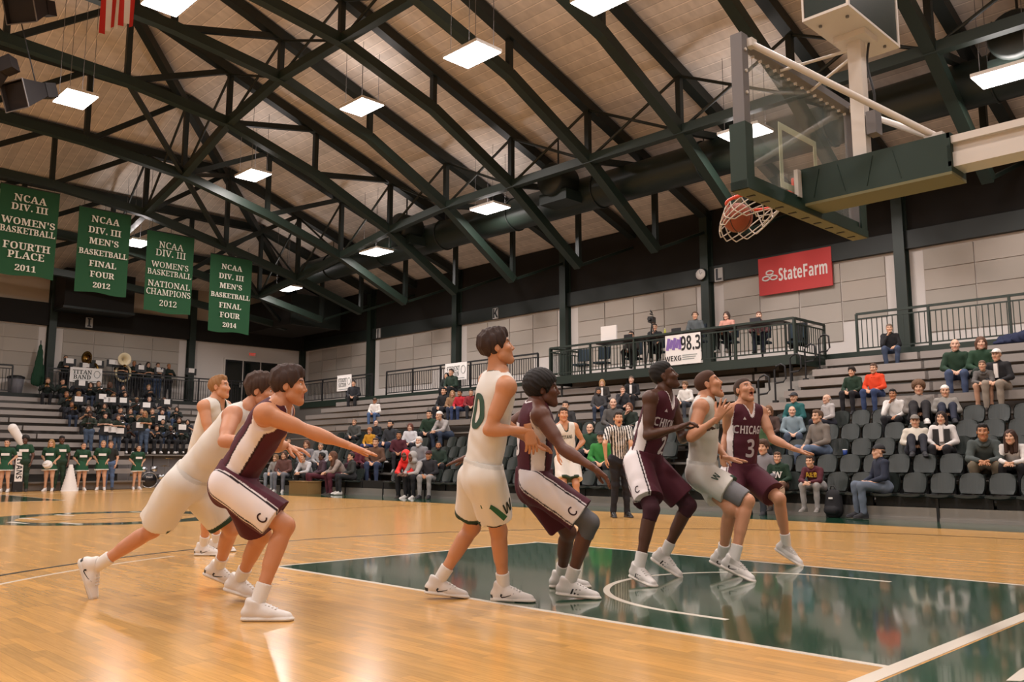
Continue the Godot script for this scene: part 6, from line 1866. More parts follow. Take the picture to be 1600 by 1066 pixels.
# body, tops, legs and skirt as separate surfaces round one skeleton
func figure(J: Dictionary, cell: float, head: Buf, hand: Buf) -> Dictionary:
	var out := {}
	var lo: Vector3 = J.head
	var hi: Vector3 = J.head
	for k in ["pel", "neck", "re", "le", "rw", "lw", "rk", "lk", "ra", "la"]:
		lo = lo.min(J[k])
		hi = hi.max(J[k])
	lo -= Vector3(0.24, 0.2, 0.24)
	hi += Vector3(0.24, 0.2, 0.24)
	var ax: Vector3 = (J.neck - J.pel).normalized()
	var tl: float = (J.neck - J.pel).length()
	var hb := look(J.hf)
	for layer in ["body", "top_L", "top_S", "legs", "skirt"]:
		var g := Field.new(lo, hi, cell)
		var fat := 0.0 if layer == "body" else 0.015
		var torso: bool = layer != "legs" and layer != "skirt"
		if torso:
			g.cap(J.pel + ax * 0.03, J.pel + ax * tl * 0.5, 0.14 + fat, 0.13 + fat, 0.05, J.fc, 0.78)
			g.cap(J.pel + ax * tl * 0.5, J.neck - ax * 0.13, 0.132 + fat, 0.148 + fat, 0.05, J.fc, 0.72)
			g.cap(J.ls, J.rs, 0.052 + fat * 0.6, 0.052 + fat * 0.6, 0.05)
		if layer == "body":
			g.cap(J.neck - ax * 0.05, J.head - hb.y * 0.03 - hb.z * 0.01, 0.062, 0.055, 0.03)
		elif torso:
			g.cap(J.neck - ax * 0.04, J.neck + ax * 0.02, 0.075, 0.068, 0.03)
		for s in ["r", "l"]:
			if torso:
				var el: Vector3 = J[s + "e"]
				var wr: Vector3 = J[s + "w"]
				if layer == "top_S":
					var mid: Vector3 = J[s + "s"].lerp(el, 0.62)
					g.cap(J[s + "s"], mid, 0.075, 0.068, 0.03)
				else:
					g.cap(J[s + "s"], el, 0.056 + fat, 0.042 + fat, 0.03)
					g.cap(el, wr.lerp(el, 0.0 if layer == "body" else 0.08), 0.043 + fat, 0.027 + fat * 0.7, 0.02)
			if layer == "body" or layer == "legs":
				g.cap(J[s + "p"], J[s + "k"], 0.1 + fat * 0.8, 0.062 + fat * 0.8, 0.04)
				g.cap(J[s + "k"], J[s + "a"], 0.056 + fat, 0.038 + fat, 0.03)
		if layer == "legs":
			g.cap(J.lp, J.rp, 0.13, 0.13, 0.05)
			g.folds(0.004, 30.0, Vector3(0.3, 0.9, 0.2).normalized())
		elif layer == "skirt":
			g.cap(J.pel + Vector3(0, 0.1, 0), J.pel - Vector3(0, 0.26, 0), 0.155, 0.25, 0.0, Vector3(0, 0, 1), 0.85)
			g.cut(J.pel - Vector3(0, 0.24, 0), Vector3(0, -1, 0))
			g.cut(J.pel + Vector3(0, 0.12, 0), Vector3(0, 1, 0))
			g.folds(0.008, 1.0, Vector3.ZERO)
		elif torso and layer != "body":
			g.folds(0.004, 28.0, Vector3(0.4, 0.9, 0.3).normalized())
			if J.ra.y > 0.05:
				g.cut(J.pel - Vector3(0, 0.1, 0), Vector3(0, -1, 0))
		var b := Buf.new()
		g.mesh(b)
		if layer == "body":
			b.add(head, Transform3D(hb, J.head))
			for s in ["r", "l"]:
				var d: Vector3 = J[s + "h"]
				var hx := look(d, Vector3.UP if absf(d.y) < 0.8 else J.lat * (1.0 if s == "r" else -1.0))
				b.add(hand, Transform3D(hx * Basis.from_scale(Vector3(-1 if s == "l" else 1, 1, 1)), J[s + "w"]))
		if layer == "skirt":
			for k in b.v.size():
				b.c[k] = lin("d8d5d0") if b.v[k].y < J.pel.y - 0.2 else lin("1c4a30")
		out[layer] = b
	return out

func crowd() -> void:
	var head := make_head(false, 0.0085)
	for j in head.v.size():
		var q := head.v[j]
		if (Vector2(absf(q.x) - 0.031, q.y - 0.011) / Vector2(0.016, 0.008)).length() < 1.0 and q.z > 0.06:
			head.c[j] = Color(0.22, 0.18, 0.17)
	var hand := make_hand(0.35, 0.4, 0.4, 0.0065)
	for name in POSE:
		var fg := figure(joints(name), 0.021, head, hand)
		var d := {}
		for k in fg:
			if k == "skirt" and name != "cheer" or k == "top_S" and name in ["lap", "lean", "chin", "slouch"]:
				continue
			d[k] = fg[k].mesh()
		d.J = joints(name)
		sets[name] = d
	var sb := Buf.new()
	make_shoe(0.011).mesh(sb)
	var shoe := sb.mesh()
	var skin_tones := {}
	for c in CROWD:
		var pose: String = c[3]
		var d: Dictionary = sets[pose]
		var J: Dictionary = d.J
		var rows: String = "band members" if "band" in c[10] else ("cheer squad" if c[4] and pose in ["cheer", "stand"] else "spectators in the stands")
		var o := thing("person", c[10], "person", c[0], 0.0 if c[2] == 0 else PI / 2, rows)
		o.rotation.y += sin(c[0].x * 37.0 + c[0].z * 91.0) * 0.25 + (atan2(-1.6 - c[0].x, -c[0].z) * (0.2 if pose == "lean" else 0.6) if c[2] == 0 else -0.3)
		for q in [["old man in black cap", -0.75], ["glasses in grey-brown", -0.35], ["leaning sideways", -0.5], ["white quarter", 0.3], ["long-haired girl", -0.3]]:
			if q[0] in c[10]:
				o.rotation.y = q[1]
		o.scale = Vector3.ONE * float(c[1])
		var sm := flat_mat("skin_" + c[4], c[4], 0.5)
		sm.vertex_color_use_as_albedo = true
		obj("body", d.body, sm, o)
		var top := "top_" + str(c[8])
		obj("top", d[top], cloth(c[7]), o)
		if pose == "cheer":
			var sk := obj("skirt", d.skirt, cloth_v("ffffff"), o)
			box("chest_band", J.neck + Vector3(-0.12, -0.25, 0.12), J.neck + Vector3(0.12, -0.17, 0.145), M.white_card, o)
			obj("shoe", shoe, cloth("d8d4d0"), o).transform = Transform3D(look(J.rt), J.ra)
			obj("shoe", shoe, cloth("d8d4d0"), o).transform = Transform3D(look(J.lt), J.la)
		else:
			obj("trousers", d.legs, cloth(c[9]), o)
			for s in ["r", "l"]:
				obj("shoe", shoe, cloth(["26262a", "8a8580", "3a3430", "c9c5c0"][int(absf(c[0].x * 7.0)) % 4]), o).transform = Transform3D(look(J[s + "t"]), J[s + "a"])
		if pose == "stand" and "tracksuit" in c[10] or pose == "stand" and "dark green" in c[10]:
			box("chest_band", J.neck + Vector3(-0.13, -0.22, 0.12), J.neck + Vector3(0.13, -0.14, 0.15), M.white_card, o)
		var hm := obj("hood" if c[5] == "hood" else ("cap" if c[5] in ["cap", "capback"] else "hair"), hair_mesh(c[5]), flat_mat("hair_" + c[6], c[6], 0.75), o)
		hm.transform = Transform3D(look(J.hf), J.head)
		if c[5] in ["cap", "capback"]:
			obj("hair", hair_mesh("bald"), flat_mat("hair_3a2a20", "3a2a20", 0.75), o).transform = Transform3D(look(J.hf), J.head)
		if "headset" in c[10]:
			var arcs := []
			for k in 13:
				var a := PI * k / 12.0
				arcs.append(J.head + Vector3(cos(a) * 0.1, 0.02 + sin(a) * 0.115, -0.01))
			obj("headset", tube(arcs, 0.012), M.black, o)
		if "white blouse" in c[10] or "white shirt" in c[10] or "black vest" in c[10]:
			box("shirt_front", J.neck + Vector3(-0.035, -0.3, 0.1), J.neck + Vector3(0.035, -0.02, 0.155), M.white_card, o)
		if "black vest" in c[10] and "white hooded" in c[10]:
			for s in [-1.0, 1.0]:
				box("vest_side", J.neck + Vector3(s * 0.05, -0.34, 0.11), J.neck + Vector3(s * 0.15, -0.06, 0.15), M.black, o)
		if "hooded sweatshirt" in c[10] or "hoodie" in c[10] or "hooded jacket" in c[10]:
			obj("hood", hood_collar(), cloth(c[7]), o).position = J.neck
		if "maroon hooded" in c[10]:
			text3("print", "AEB", 0.1, "Droid Sans", 700, flat_mat("yellow print", "d8b23a", 0.8), o, Vector3(0, 0.34, 0.27), Basis(Vector3.RIGHT, 0.45), 0.02)
		if "dark green sweatshirt in the front row" in c[10]:
			text3("print", "W", 0.14, "Droid Serif", 700, M.white_card, o, J.neck + Vector3(0, -0.22, 0.125), Basis.IDENTITY, 0.03)
		if "bearded" in c[10]:
			var bf := Field.new(Vector3(-0.09, -0.16, -0.02), Vector3(0.09, 0.0, 0.14), 0.009)
			bf.cap(Vector3(-0.055, -0.05, 0.03), Vector3(0, -0.1, 0.075), 0.03, 0.04, 0.02)
			bf.cap(Vector3(0.055, -0.05, 0.03), Vector3(0, -0.1, 0.075), 0.03, 0.04, 0.02)
			bf.ell(Vector3(0, -0.055, 0.12), Vector3(0.028, 0.012, 0.05), 0.01, true)
			var bb := Buf.new()
			bf.mesh(bb)
			obj("beard", bb.mesh(), flat_mat("hair_" + c[6], c[6], 0.75), o).transform = Transform3D(look(J.hf), J.head)
	referee(head)
	props()

var collar: ArrayMesh
func hood_collar() -> ArrayMesh:
	if collar == null:
		var g := Field.new(Vector3(-0.18, -0.16, -0.2), Vector3(0.18, 0.12, 0.16), 0.014)
		g.cap(Vector3(-0.09, 0.0, -0.02), Vector3(-0.03, -0.06, 0.08), 0.04, 0.03, 0.03)
		g.cap(Vector3(0.09, 0.0, -0.02), Vector3(0.03, -0.06, 0.08), 0.04, 0.03, 0.03)
		g.cap(Vector3(-0.07, 0.0, -0.08), Vector3(0.07, 0.0, -0.08), 0.055, 0.055, 0.03)
		var b := Buf.new()
		g.mesh(b)
		collar = b.mesh()
	return collar

func cloth(hex: String) -> StandardMaterial3D:
	return flat_mat("cloth_" + hex, hex, 0.85)

func cloth_v(hex: String) -> StandardMaterial3D:
	var m := flat_mat("trimmed_" + hex, hex, 0.85)
	m.vertex_color_use_as_albedo = true
	return m

func referee(head: Buf) -> void:
	var j: Dictionary = POSES.REF
	var base := Vector3(j.pel.x, 0, j.pel.z)
	var o := thing("person", "referee in black and white striped shirt and black trousers", "person", base)
	var J := {}
	for k in j:
		J[k] = j[k] - base if k not in ["fc", "lat", "hf", "rh", "lh", "rt", "lt"] else j[k]
	var fg := figure(J, 0.0125, head_shout, hand_bufs.relaxed)
	fg.body.tint(lin("c2906f"))
	obj("body", fg.body.mesh(), M.skin, o)
	var b: Buf = fg.top_S
	for k in b.v.size():
		var w: float = (b.v[k] - J.pel).dot(J.lat)
		b.c[k] = lin("17171a") if fposmod(w * 22.0, 1.0) < 0.48 else lin("d4d1cd")
	obj("striped_shirt", b.mesh(), M.knit, o)
	fg.legs.tint(lin("141416"))
	obj("trousers", fg.legs.mesh(), M.knit, o)
	var hm := obj("hair", hair_mesh("short"), flat_mat("hair_2a1e18", "2a1e18", 0.75), o)
	hm.transform = Transform3D(look(J.hf), J.head)
	for s in ["r", "l"]:
		var sh := obj("shoe", shoe_mesh("plain"), flat_mat("black shoe", "131315", 0.4), o)
		sh.transform = Transform3D(look(J[s + "t"]), J[s + "a"])

func props() -> void:
	# music stands
	for k in STANDS.size():
		var q: Array = STANDS[k]
		var h: float = q[3]
		var o := thing("music_stand", "black music stand with white sheet, %s counted from the back" % ordinal(k), "music stand", Vector3(q[0], q[1], q[2]), PI / 2, "music stands of the band")
		rod("pole", Vector3.ZERO, Vector3(0, h - 0.05, 0), 0.014, M.black, o)
		for a in 3:
			rod("foot", Vector3(0, 0.12, 0), Vector3(cos(a * TAU / 3) * 0.2, 0.0, sin(a * TAU / 3) * 0.2), 0.01, M.black, o)
		bar("desk", Vector3(-0.27, h, -0.02), Vector3(0.27, h, -0.02), 0.02, 0.34, M.black, o)
		bar("sheet", Vector3(-0.17 + 0.03 * (k % 3), h + 0.06, 0.0), Vector3(0.16, h + 0.06, 0.0), 0.006, 0.22, M.white_card, o)
	# sousaphones
	var brass := flat_mat("brass", "8a6a34", 0.25, 0.9)
	var ivory := flat_mat("ivory fibreglass", "d8c8a2", 0.35)
	for s in [[Vector3(-40.85, 5.25, -8.35), brass, "brass sousaphone carried by a band member on the concourse", 1.0], [Vector3(-40.85, 5.3, -9.75), ivory, "white sousaphone with its bell facing the court", 0.0]]:
		var o := thing("sousaphone", s[2], "sousaphone", s[0], PI / 2 - s[3] * 1.1)
		var loop := []
		for k in 30:
			var a := TAU * k / 29.0 * 1.1
			loop.append(Vector3(cos(a) * 0.34, sin(a) * 0.4 - 0.05, 0.02 * k / 29.0))
		obj("coil", tube(loop, 0.055, 10), s[1], o)
		var neck := []
		for k in 12:
			var t := k / 11.0
			neck.append(Vector3(-0.3 + 0.22 * t, 0.1 + 0.45 * sin(t * PI * 0.5), -0.05 + 0.15 * t * t))
		obj("throat", tube(neck, 0.06, 10), s[1], o)
		var bell := obj("bell", lathe([Vector2(0.06, 0.0), Vector2(0.09, 0.1), Vector2(0.16, 0.18), Vector2(0.31, 0.24), Vector2(0.315, 0.235), Vector2(0.17, 0.165), Vector2(0.1, 0.08), Vector2(0.05, 0.0)]), s[1], o)
		bell.transform = Transform3D(Basis(Vector3.RIGHT, PI / 2), Vector3(-0.08, 0.58, 0.08))
	# hand-held horns
	var silver := flat_mat("silver plate", "b9bcc0", 0.25, 0.9)
	var n := 0
	for c in CROWD:
		if "band member" in c[10] and c[3] in ["play", "splay"]:
			n += 1
			if n % 2 == 0:
				continue
			var J: Dictionary = sets[c[3]].J
			var yaw: float = PI / 2 + sin(c[0].x * 37.0 + c[0].z * 91.0) * 0.25 - 0.3
			var up := Vector3(0, J.head.y - 0.07, 0.16) * float(c[1])
			var o := thing("trumpet" if n % 4 == 1 else "clarinet", ("brass trumpet held by the " if n % 4 == 1 else "dark clarinet held by the ") + c[10].replace(" in dark shirt", ""), "instrument", c[0] + Vector3(0, 0, 0), yaw, "instruments of the band")
			var a := up
			if n % 4 == 1:
				var bl := obj("bell", lathe([Vector2(0.012, 0.0), Vector2(0.014, 0.3), Vector2(0.03, 0.42), Vector2(0.065, 0.47), Vector2(0.06, 0.47), Vector2(0.02, 0.4)], 12), brass if n % 8 == 1 else silver, o)
				bl.transform = Transform3D(Basis(Vector3.RIGHT, PI / 2 + 0.25), a)
				var lp := []
				for k in 16:
					var t := TAU * k / 16
					lp.append(a + Vector3(0, -0.09 + 0.05 * sin(t), 0.22 + 0.11 * cos(t)))
				obj("tubing", tube(lp, 0.009, 6, true), brass if n % 8 == 1 else silver, o)
			else:
				var bl := obj("pipe", lathe([Vector2(0.012, 0.0), Vector2(0.014, 0.45), Vector2(0.035, 0.55), Vector2(0.03, 0.55), Vector2(0.012, 0.5)], 10), M.black, o)
				bl.transform = Transform3D(Basis(Vector3.RIGHT, PI - 0.6), a)
				for k in 5:
					rod("key", a + Vector3(0, -0.12 - k * 0.07, 0.1 + k * 0.045), a + Vector3(0, -0.1 - k * 0.07, 0.125 + k * 0.045), 0.008, silver, o)
	# drum kit
	var dk := thing("drum_kit", "drum kit with black bass drum in front of the grey bleacher front", "drum kit", Vector3(-33.5, 0, -8.25), PI / 2 - 0.2)
	var shell := lathe([Vector2(0.0, -0.2), Vector2(0.29, -0.2), Vector2(0.3, -0.19), Vector2(0.3, 0.19), Vector2(0.29, 0.2), Vector2(0.0, 0.2)], 28)
	var bass := obj("bass_drum", shell, flat_mat("drum black", "17171a", 0.25), dk)
	bass.transform = Transform3D(Basis(Vector3.RIGHT, PI / 2), Vector3(0, 0.3, 0))
	var hoopm := []
	for k in 28:
		hoopm.append(Vector3(cos(TAU * k / 28) * 0.3, 0.3 + sin(TAU * k / 28) * 0.3, 0.2))
	obj("hoop", tube(hoopm, 0.015, 6, true), silver, dk)
	text3("lettering", "Pearl", 0.07, "Droid Serif", 400, M.white_card, dk, Vector3(0, 0.42, 0.203), Basis.IDENTITY, 0.004)
	for s in [[-0.22, 0.72, 0.05, 0.15], [0.18, 0.74, 0.05, 0.14], [-0.5, 0.55, -0.1, 0.18], [0.5, 0.42, -0.15, 0.2]]:
		var dr := obj("drum", lathe([Vector2(0, -0.1), Vector2(s[3], -0.1), Vector2(s[3], 0.1), Vector2(0, 0.1)], 20), silver, dk)
		dr.position = Vector3(s[0], s[1], s[2])
		rod("drum_stand", Vector3(s[0], 0, s[2]), Vector3(s[0], s[1] - 0.1, s[2]), 0.015, silver, dk)
	for s in [[-0.75, 1.05, 0.0], [0.75, 1.15, -0.1], [0.55, 0.85, 0.25]]:
		rod("cymbal_stand", Vector3(s[0], 0, s[2]), Vector3(s[0], s[1], s[2]), 0.012, silver, dk)
		var cy := obj("cymbal", lathe([Vector2(0.0, 0.03), Vector2(0.05, 0.02), Vector2(0.23, 0.0), Vector2(0.23, -0.004), Vector2(0.0, 0.01)], 20), brass, dk)
		cy.position = Vector3(s[0], s[1], s[2])
	var mg := thing("megaphone", "tall white ribbed cheer megaphone standing on the floor", "megaphone", Vector3(-31.0, 0, -4.5))
	var prof := []
	for k in 20:
		prof.append(Vector2(lerpf(0.27, 0.05, k / 19.0) + (0.015 if k % 2 == 0 else 0.0), 0.92 * k / 19.0))
	obj("cone", lathe(prof), M.white_card, mg)
	for q in [[Vector3(-31.05, 0.92, -3.75), "white pom-pom held by the fair-haired cheerleader"], [Vector3(-31.3, 2.1, -2.75), "large white inflatable baton raised above the cheerleaders"]]:
		var o := thing("pompom" if q[1].begins_with("white pom") else "inflatable_baton", q[1], "pom-pom" if q[1].begins_with("white pom") else "baton", q[0])
		var g := Field.new(Vector3(-0.5, -0.9, -0.5), Vector3(0.5, 0.4, 0.5), 0.02)
		if q[1].begins_with("white pom"):
			g.ell(Vector3.ZERO, Vector3(0.15, 0.14, 0.15), 0.0)
			g.folds(0.012, 60.0, Vector3(0.5, 0.6, 0.6))
		else:
			g.cap(Vector3(0, 0.05, 0.1), Vector3(0, -0.45, -0.22), 0.15, 0.13, 0.0)
		var b := Buf.new()
		g.mesh(b)
		obj("strands" if q[1].begins_with("white pom") else "skin", b.mesh(), M.white_card, o)
	var vs := thing("vertical_sign", "narrow white sign with dark sideways lettering between two cheerleaders", "sign", Vector3(-31.15, 0.35, -2.9), PI / 2)
	box("board", Vector3(-0.12, 0, -0.01), Vector3(0.12, 1.0, 0.01), M.white_card, vs)
	box("foot", Vector3(-0.15, -0.35, -0.15), Vector3(0.15, 0.0, 0.0), M.black, vs)
	text3("lettering", "TITANS", 0.17, "Droid Sans", 700, M.black, vs, Vector3(0, 0.5, 0.015), Basis(Vector3.BACK, -PI / 2), 0.006)
	var jk := thing("jacket", "navy jacket heaped on the top bench at the right picture edge", "jacket", Vector3(-4.35, 3.79, -16.75))
	var jg := Field.new(Vector3(-0.6, -0.05, -0.3), Vector3(0.6, 0.4, 0.3), 0.022)
	jg.cap(Vector3(-0.3, 0.08, 0), Vector3(0.3, 0.14, -0.02), 0.12, 0.16, 0.03)
	jg.cap(Vector3(-0.1, 0.05, 0.1), Vector3(-0.42, 0.03, 0.12), 0.07, 0.05, 0.03)
	jg.folds(0.012, 32.0, Vector3(0.7, 0.5, 0.5).normalized())
	jg.cut(Vector3.ZERO, Vector3.DOWN)
	var jbf := Buf.new()
	jg.mesh(jbf)
	obj("cloth", jbf.mesh(), cloth("1b2440"), jk)
	# courtside odds and ends
	var bx := thing("wooden_box", "plain plywood box on the floor beside the left bench", "box", Vector3(-22.9, 0, -8.95))
	box("crate", Vector3(-0.55, 0.0, -0.25), Vector3(0.55, 0.38, 0.25), flat_mat("plywood", "8a6a3c", 0.7), bx)
	box("lid", Vector3(-0.57, 0.38, -0.27), Vector3(0.57, 0.4, 0.27), flat_mat("plywood lid", "94744a", 0.7), bx)
	var bp := thing("backpack", "black backpack on the floor left of the old man", "backpack", Vector3(-5.45, 0, -9.18))
	var bg := Field.new(Vector3(-0.25, -0.05, -0.2), Vector3(0.25, 0.6, 0.2), 0.016)
	bg.cap(Vector3(0, 0.14, 0), Vector3(0, 0.36, -0.02), 0.17, 0.15, 0.02, Vector3(0, 0, 1), 0.75)
	bg.cap(Vector3(-0.06, 0.13, 0.09), Vector3(0.06, 0.13, 0.09), 0.08, 0.08, 0.02)
	bg.cut(Vector3.ZERO, Vector3.DOWN)
	var bgb := Buf.new()
	bg.mesh(bgb)
	obj("bag", bgb.mesh(), cloth("16161a"), bp)
	obj("strap", tube([Vector3(-0.05, 0.5, 0), Vector3(-0.03, 0.56, 0), Vector3(0.03, 0.56, 0), Vector3(0.05, 0.5, 0)], 0.012), M.black, bp)
	box("patch", Vector3(-0.03, 0.33, 0.1), Vector3(0.04, 0.36, 0.125), M.white_card, bp)
	var cp := thing("paper_cup", "blue paper cup with white lid standing on a chair", "cup", Vector3(-5.95, 1.1, -10.85))
	obj("cup", lathe([Vector2(0.0, 0.0), Vector2(0.032, 0.0), Vector2(0.045, 0.13), Vector2(0.0, 0.13)], 14), flat_mat("blue cup", "1f3f8a", 0.5), cp)
	obj("lid", lathe([Vector2(0.047, 0.128), Vector2(0.047, 0.142), Vector2(0.0, 0.145)], 14), M.white_card, cp)
	var c2 := thing("paper_cup", "red and white soft drink cup between the bald man's feet", "cup", Vector3(-4.98, 2.33, -14.0))
	obj("cup", lathe([Vector2(0.0, 0.0), Vector2(0.04, 0.0), Vector2(0.055, 0.17), Vector2(0.0, 0.17)], 14), flat_mat("red cup", "b0343a", 0.5), c2)
	obj("lid", lathe([Vector2(0.057, 0.168), Vector2(0.057, 0.18), Vector2(0.0, 0.183)], 14), M.white_card, c2)

# ---------------------------------------------------------------- signs, banners, press platform, ducts
const BANNERS := [
	[-2.72, 10.7, 1.94, 3.2, "women's fourth place banner, leftmost of the green banners", [["NCAA", 0.3, 2.75], ["DIV. III", 0.28, 2.42], ["WOMEN'S", 0.29, 1.9], ["BASKETBALL", 0.27, 1.58], ["FOURTH", 0.3, 1.02], ["PLACE", 0.3, 0.7], ["2011", 0.26, 0.25]], 700],
	[-5.32, 10.42, 1.9, 3.2, "men's final four 2012 banner, second green banner from the left", [["NCAA", 0.29, 2.77], ["DIV. III", 0.28, 2.35], ["MEN'S", 0.28, 1.93], ["BASKETBALL", 0.25, 1.5], ["FINAL", 0.26, 1.08], ["FOUR", 0.26, 0.68], ["2012", 0.24, 0.28]], 700],
	[-7.86, 10.0, 1.9, 3.2, "women's national champions banner with thin letters, third green banner", [["NCAA", 0.3, 2.65], ["DIV. III", 0.3, 2.33], ["WOMEN'S", 0.26, 1.85], ["BASKETBALL", 0.25, 1.54], ["NATIONAL", 0.27, 1.08], ["CHAMPIONS", 0.27, 0.76], ["2012", 0.27, 0.34]], 400],
	[-10.45, 9.5, 1.86, 3.2, "men's final four 2014 banner, rightmost of the green banners", [["NCAA", 0.26, 2.7], ["DIV. III", 0.26, 2.3], ["MEN'S", 0.26, 1.9], ["BASKETBALL", 0.235, 1.5], ["FINAL", 0.26, 1.08], ["FOUR", 0.26, 0.68], ["2014", 0.23, 0.28]], 700]]

func sheet(w: float, h: float, wave: float, seed_n: float) -> ArrayMesh:   # hanging cloth, top edge at y = 0
	return shell_grid(func(u, v):
		var drop: float = v
		return Vector3((u - 0.5) * w * (1.0 - 0.03 * drop), -h * v - 0.03 * sin(u * 7.0 + seed_n) * drop, wave * sin(u * 9.0 + seed_n + v * 2.0) * (0.15 + drop * 0.5)), 16, 14, 0.004)

func decor() -> void:
	for k in BANNERS.size():
		var b: Array = BANNERS[k]
		var o := thing("championship_banner", "green " + b[4], "banner", Vector3(-31.64, b[1], b[0]), PI / 2, "green championship banners")
		obj("cloth", sheet(b[2], b[3], 0.03, k * 2.1), M.banner, o)
		rod("hanging_rod", Vector3(-b[2] * 0.5, 0.0, 0), Vector3(b[2] * 0.5, 0.0, 0), 0.02, M.black, o)
		for s in [-0.4, 0.0, 0.4]:
			rod("cord", Vector3(b[2] * s, 0, -0.04), Vector3(b[2] * s, 0.5, -0.04), 0.008, M.black, o)
		for l in b[5]:
			var t := text3("lettering", l[0], l[1] * 0.84, "Droid Serif", b[6], M.cream_print, o, Vector3(0, -b[3] + l[2] + 0.02, 0.045), Basis.IDENTITY, 0.01)
			var wd: float = t.mesh.get_aabb().size.x
			if wd > b[2] * 0.92:
				t.scale.x = b[2] * 0.92 / wd
	# sponsor sign
	var sf := thing("sponsor_sign", "red sponsor board with white lettering on the far wall", "sign", Vector3(-11.53, 7.16, -19.98))
	box("board", Vector3(-1.28, -0.63, -0.06), Vector3(1.28, 0.63, 0.0), flat_mat("red board", "c03a38", 0.6), sf)
	var tx := text3("lettering", "StateFarm", 0.42, "Droid Sans", 700, M.white_card, sf, Vector3(0.3, -0.02, 0.004), Basis.IDENTITY, 0.008)
	tx.scale.x = 1.68 / tx.mesh.get_aabb().size.x
	for q in [[-0.86, 0.1, 0.0], [-1.0, -0.08, 0.5], [-0.72, -0.08, -0.5]]:
		var ring := []
		for k in 20:
			var a := TAU * k / 20
			ring.append(Vector3(q[0] + cos(a) * 0.13, q[1] + sin(a) * 0.07, 0.012))
		obj("emblem_oval", tube(ring, 0.028, 6, true), M.white_card, sf)
	# section letters
	for q in [["L", Vector3(-14.34, 7.5, -19.95), 0.0, "white section plate with the letter L beside the clock"], ["K", Vector3(-25.69, 7.52, -19.95), 0.0, "white section plate with the letter K on the far wall"], ["J", Vector3(-34.4, 7.56, -19.95), 0.0, "white section plate with the letter J on the far wall"], ["I", Vector3(-41.5, 7.6, -8.28), PI / 2, "pale section plate with the letter I above the band"]]:
		var o := thing("section_plate", q[3], "sign", q[1], q[2])
		box("plate", Vector3(-0.16, -0.24, -0.05), Vector3(0.16, 0.24, 0.0), flat_mat("plate grey", "a9a6a2", 0.7), o)
		text3("lettering", q[0], 0.4, "Droid Sans", 700, M.black, o, Vector3(0, 0, 0.004), Basis.IDENTITY, 0.006)
	var ck := thing("wall_clock", "round white wall clock on a dark column", "clock", Vector3(-14.95, 7.58, -19.8))
	var fc := obj("face", lathe([Vector2(0, 0), Vector2(0.2, 0), Vector2(0.2, 0.04), Vector2(0, 0.045)], 28), M.white_card, ck)
	fc.rotation.x = PI / 2
	var rim := []
	for k in 28:
		rim.append(Vector3(cos(TAU * k / 28) * 0.21, sin(TAU * k / 28) * 0.21, 0.03))
	obj("rim", tube(rim, 0.02, 6, true), M.black, ck)
	bar("hand", Vector3(0, 0, 0.055), Vector3(0.08, 0.06, 0.055), 0.012, 0.006, M.black, ck)
	bar("hand", Vector3(0, 0, 0.055), Vector3(-0.03, 0.15, 0.055), 0.01, 0.006, M.black, ck)
	# railing banners
	for q in [["titan", Vector3(-40.4, 4.98, -7.93), PI / 2, 1.4, 0.68, "white TITAN BAND banner on the band's railing"], ["student", Vector3(-33.46, 4.78, -17.36), 0.0, 1.2, 0.76, "white STUDENT SECTION banner near the far corner"], ["student", Vector3(-25.3, 4.72, -17.36), 0.0, 1.36, 0.72, "white STUDENT SECTION banner above the student crowd"]]:
		var o := thing("railing_banner", q[5], "banner", q[1], q[2])
		box("sheet", Vector3(-q[3] * 0.5, -q[4] * 0.5, -0.01), Vector3(q[3] * 0.5, q[4] * 0.5, 0.01), M.white_card, o)
		var lines: Array = ["TITAN", "BAND"] if q[0] == "titan" else ["STUDENT", "SECTION"]
		for k in 2:
			var t := text3("lettering", lines[k], 0.19, "Droid Serif", 700, flat_mat("dark print", "1c2a22", 0.8), o, Vector3(-q[3] * 0.12, 0.13 - k * 0.23, 0.014), Basis.IDENTITY, 0.004)
			t.scale.x = q[3] * 0.6 / t.mesh.get_aabb().size.x * (0.9 if k == 1 else 1.0)
		var ring := []
		for k in 20:
			ring.append(Vector3(q[3] * 0.34 + cos(TAU * k / 20) * 0.13, 0.06 + sin(TAU * k / 20) * 0.16, 0.014))
		obj("emblem", tube(ring, 0.016, 5, true), flat_mat("grey print", "8f9490", 0.8), o)
		box("small_print", Vector3(-q[3] * 0.4, -q[4] * 0.42, 0.01), Vector3(q[3] * 0.4, -q[4] * 0.38, 0.014), flat_mat("grey print", "8f9490", 0.8), o)
	# press platform over the benches
	var pf := thing("press_platform", "dark green press platform projecting over the far benches", "platform", Vector3(-13.8, 3.6, -17.4))
	box("floor_edge", Vector3(-4.5, 0.0, 1.84), Vector3(4.5, 0.27, 1.9), M.steel, pf)
	box("deck", Vector3(-4.5, 0.17, 0.0), Vector3(4.5, 0.25, 1.84), M.concrete, pf)
	box("side_edge", Vector3(4.44, 0.0, 0.0), Vector3(4.5, 0.27, 1.84), M.steel, pf)
	box("side_edge", Vector3(-4.5, 0.0, 0.0), Vector3(-4.44, 0.27, 1.84), M.steel, pf)
	for k in 4:
		rod("prop", Vector3(-4.2 + k * 2.8, -0.6, 1.6), Vector3(-4.2 + k * 2.8, 0.17, 1.6), 0.04, M.black, pf)
	railing("dark railing along the front of the press platform", Vector3(-18.28, 3.87, -15.52), Vector3(-9.32, 3.87, -15.52), 0.98, M.steel)
	railing("dark railing on the right side of the press platform", Vector3(-9.33, 3.87, -15.58), Vector3(-9.33, 3.87, -17.3), 0.98, M.steel)
	railing("dark railing on the left side of the press platform", Vector3(-18.27, 3.87, -15.58), Vector3(-18.27, 3.87, -17.3), 0.98, M.steel)
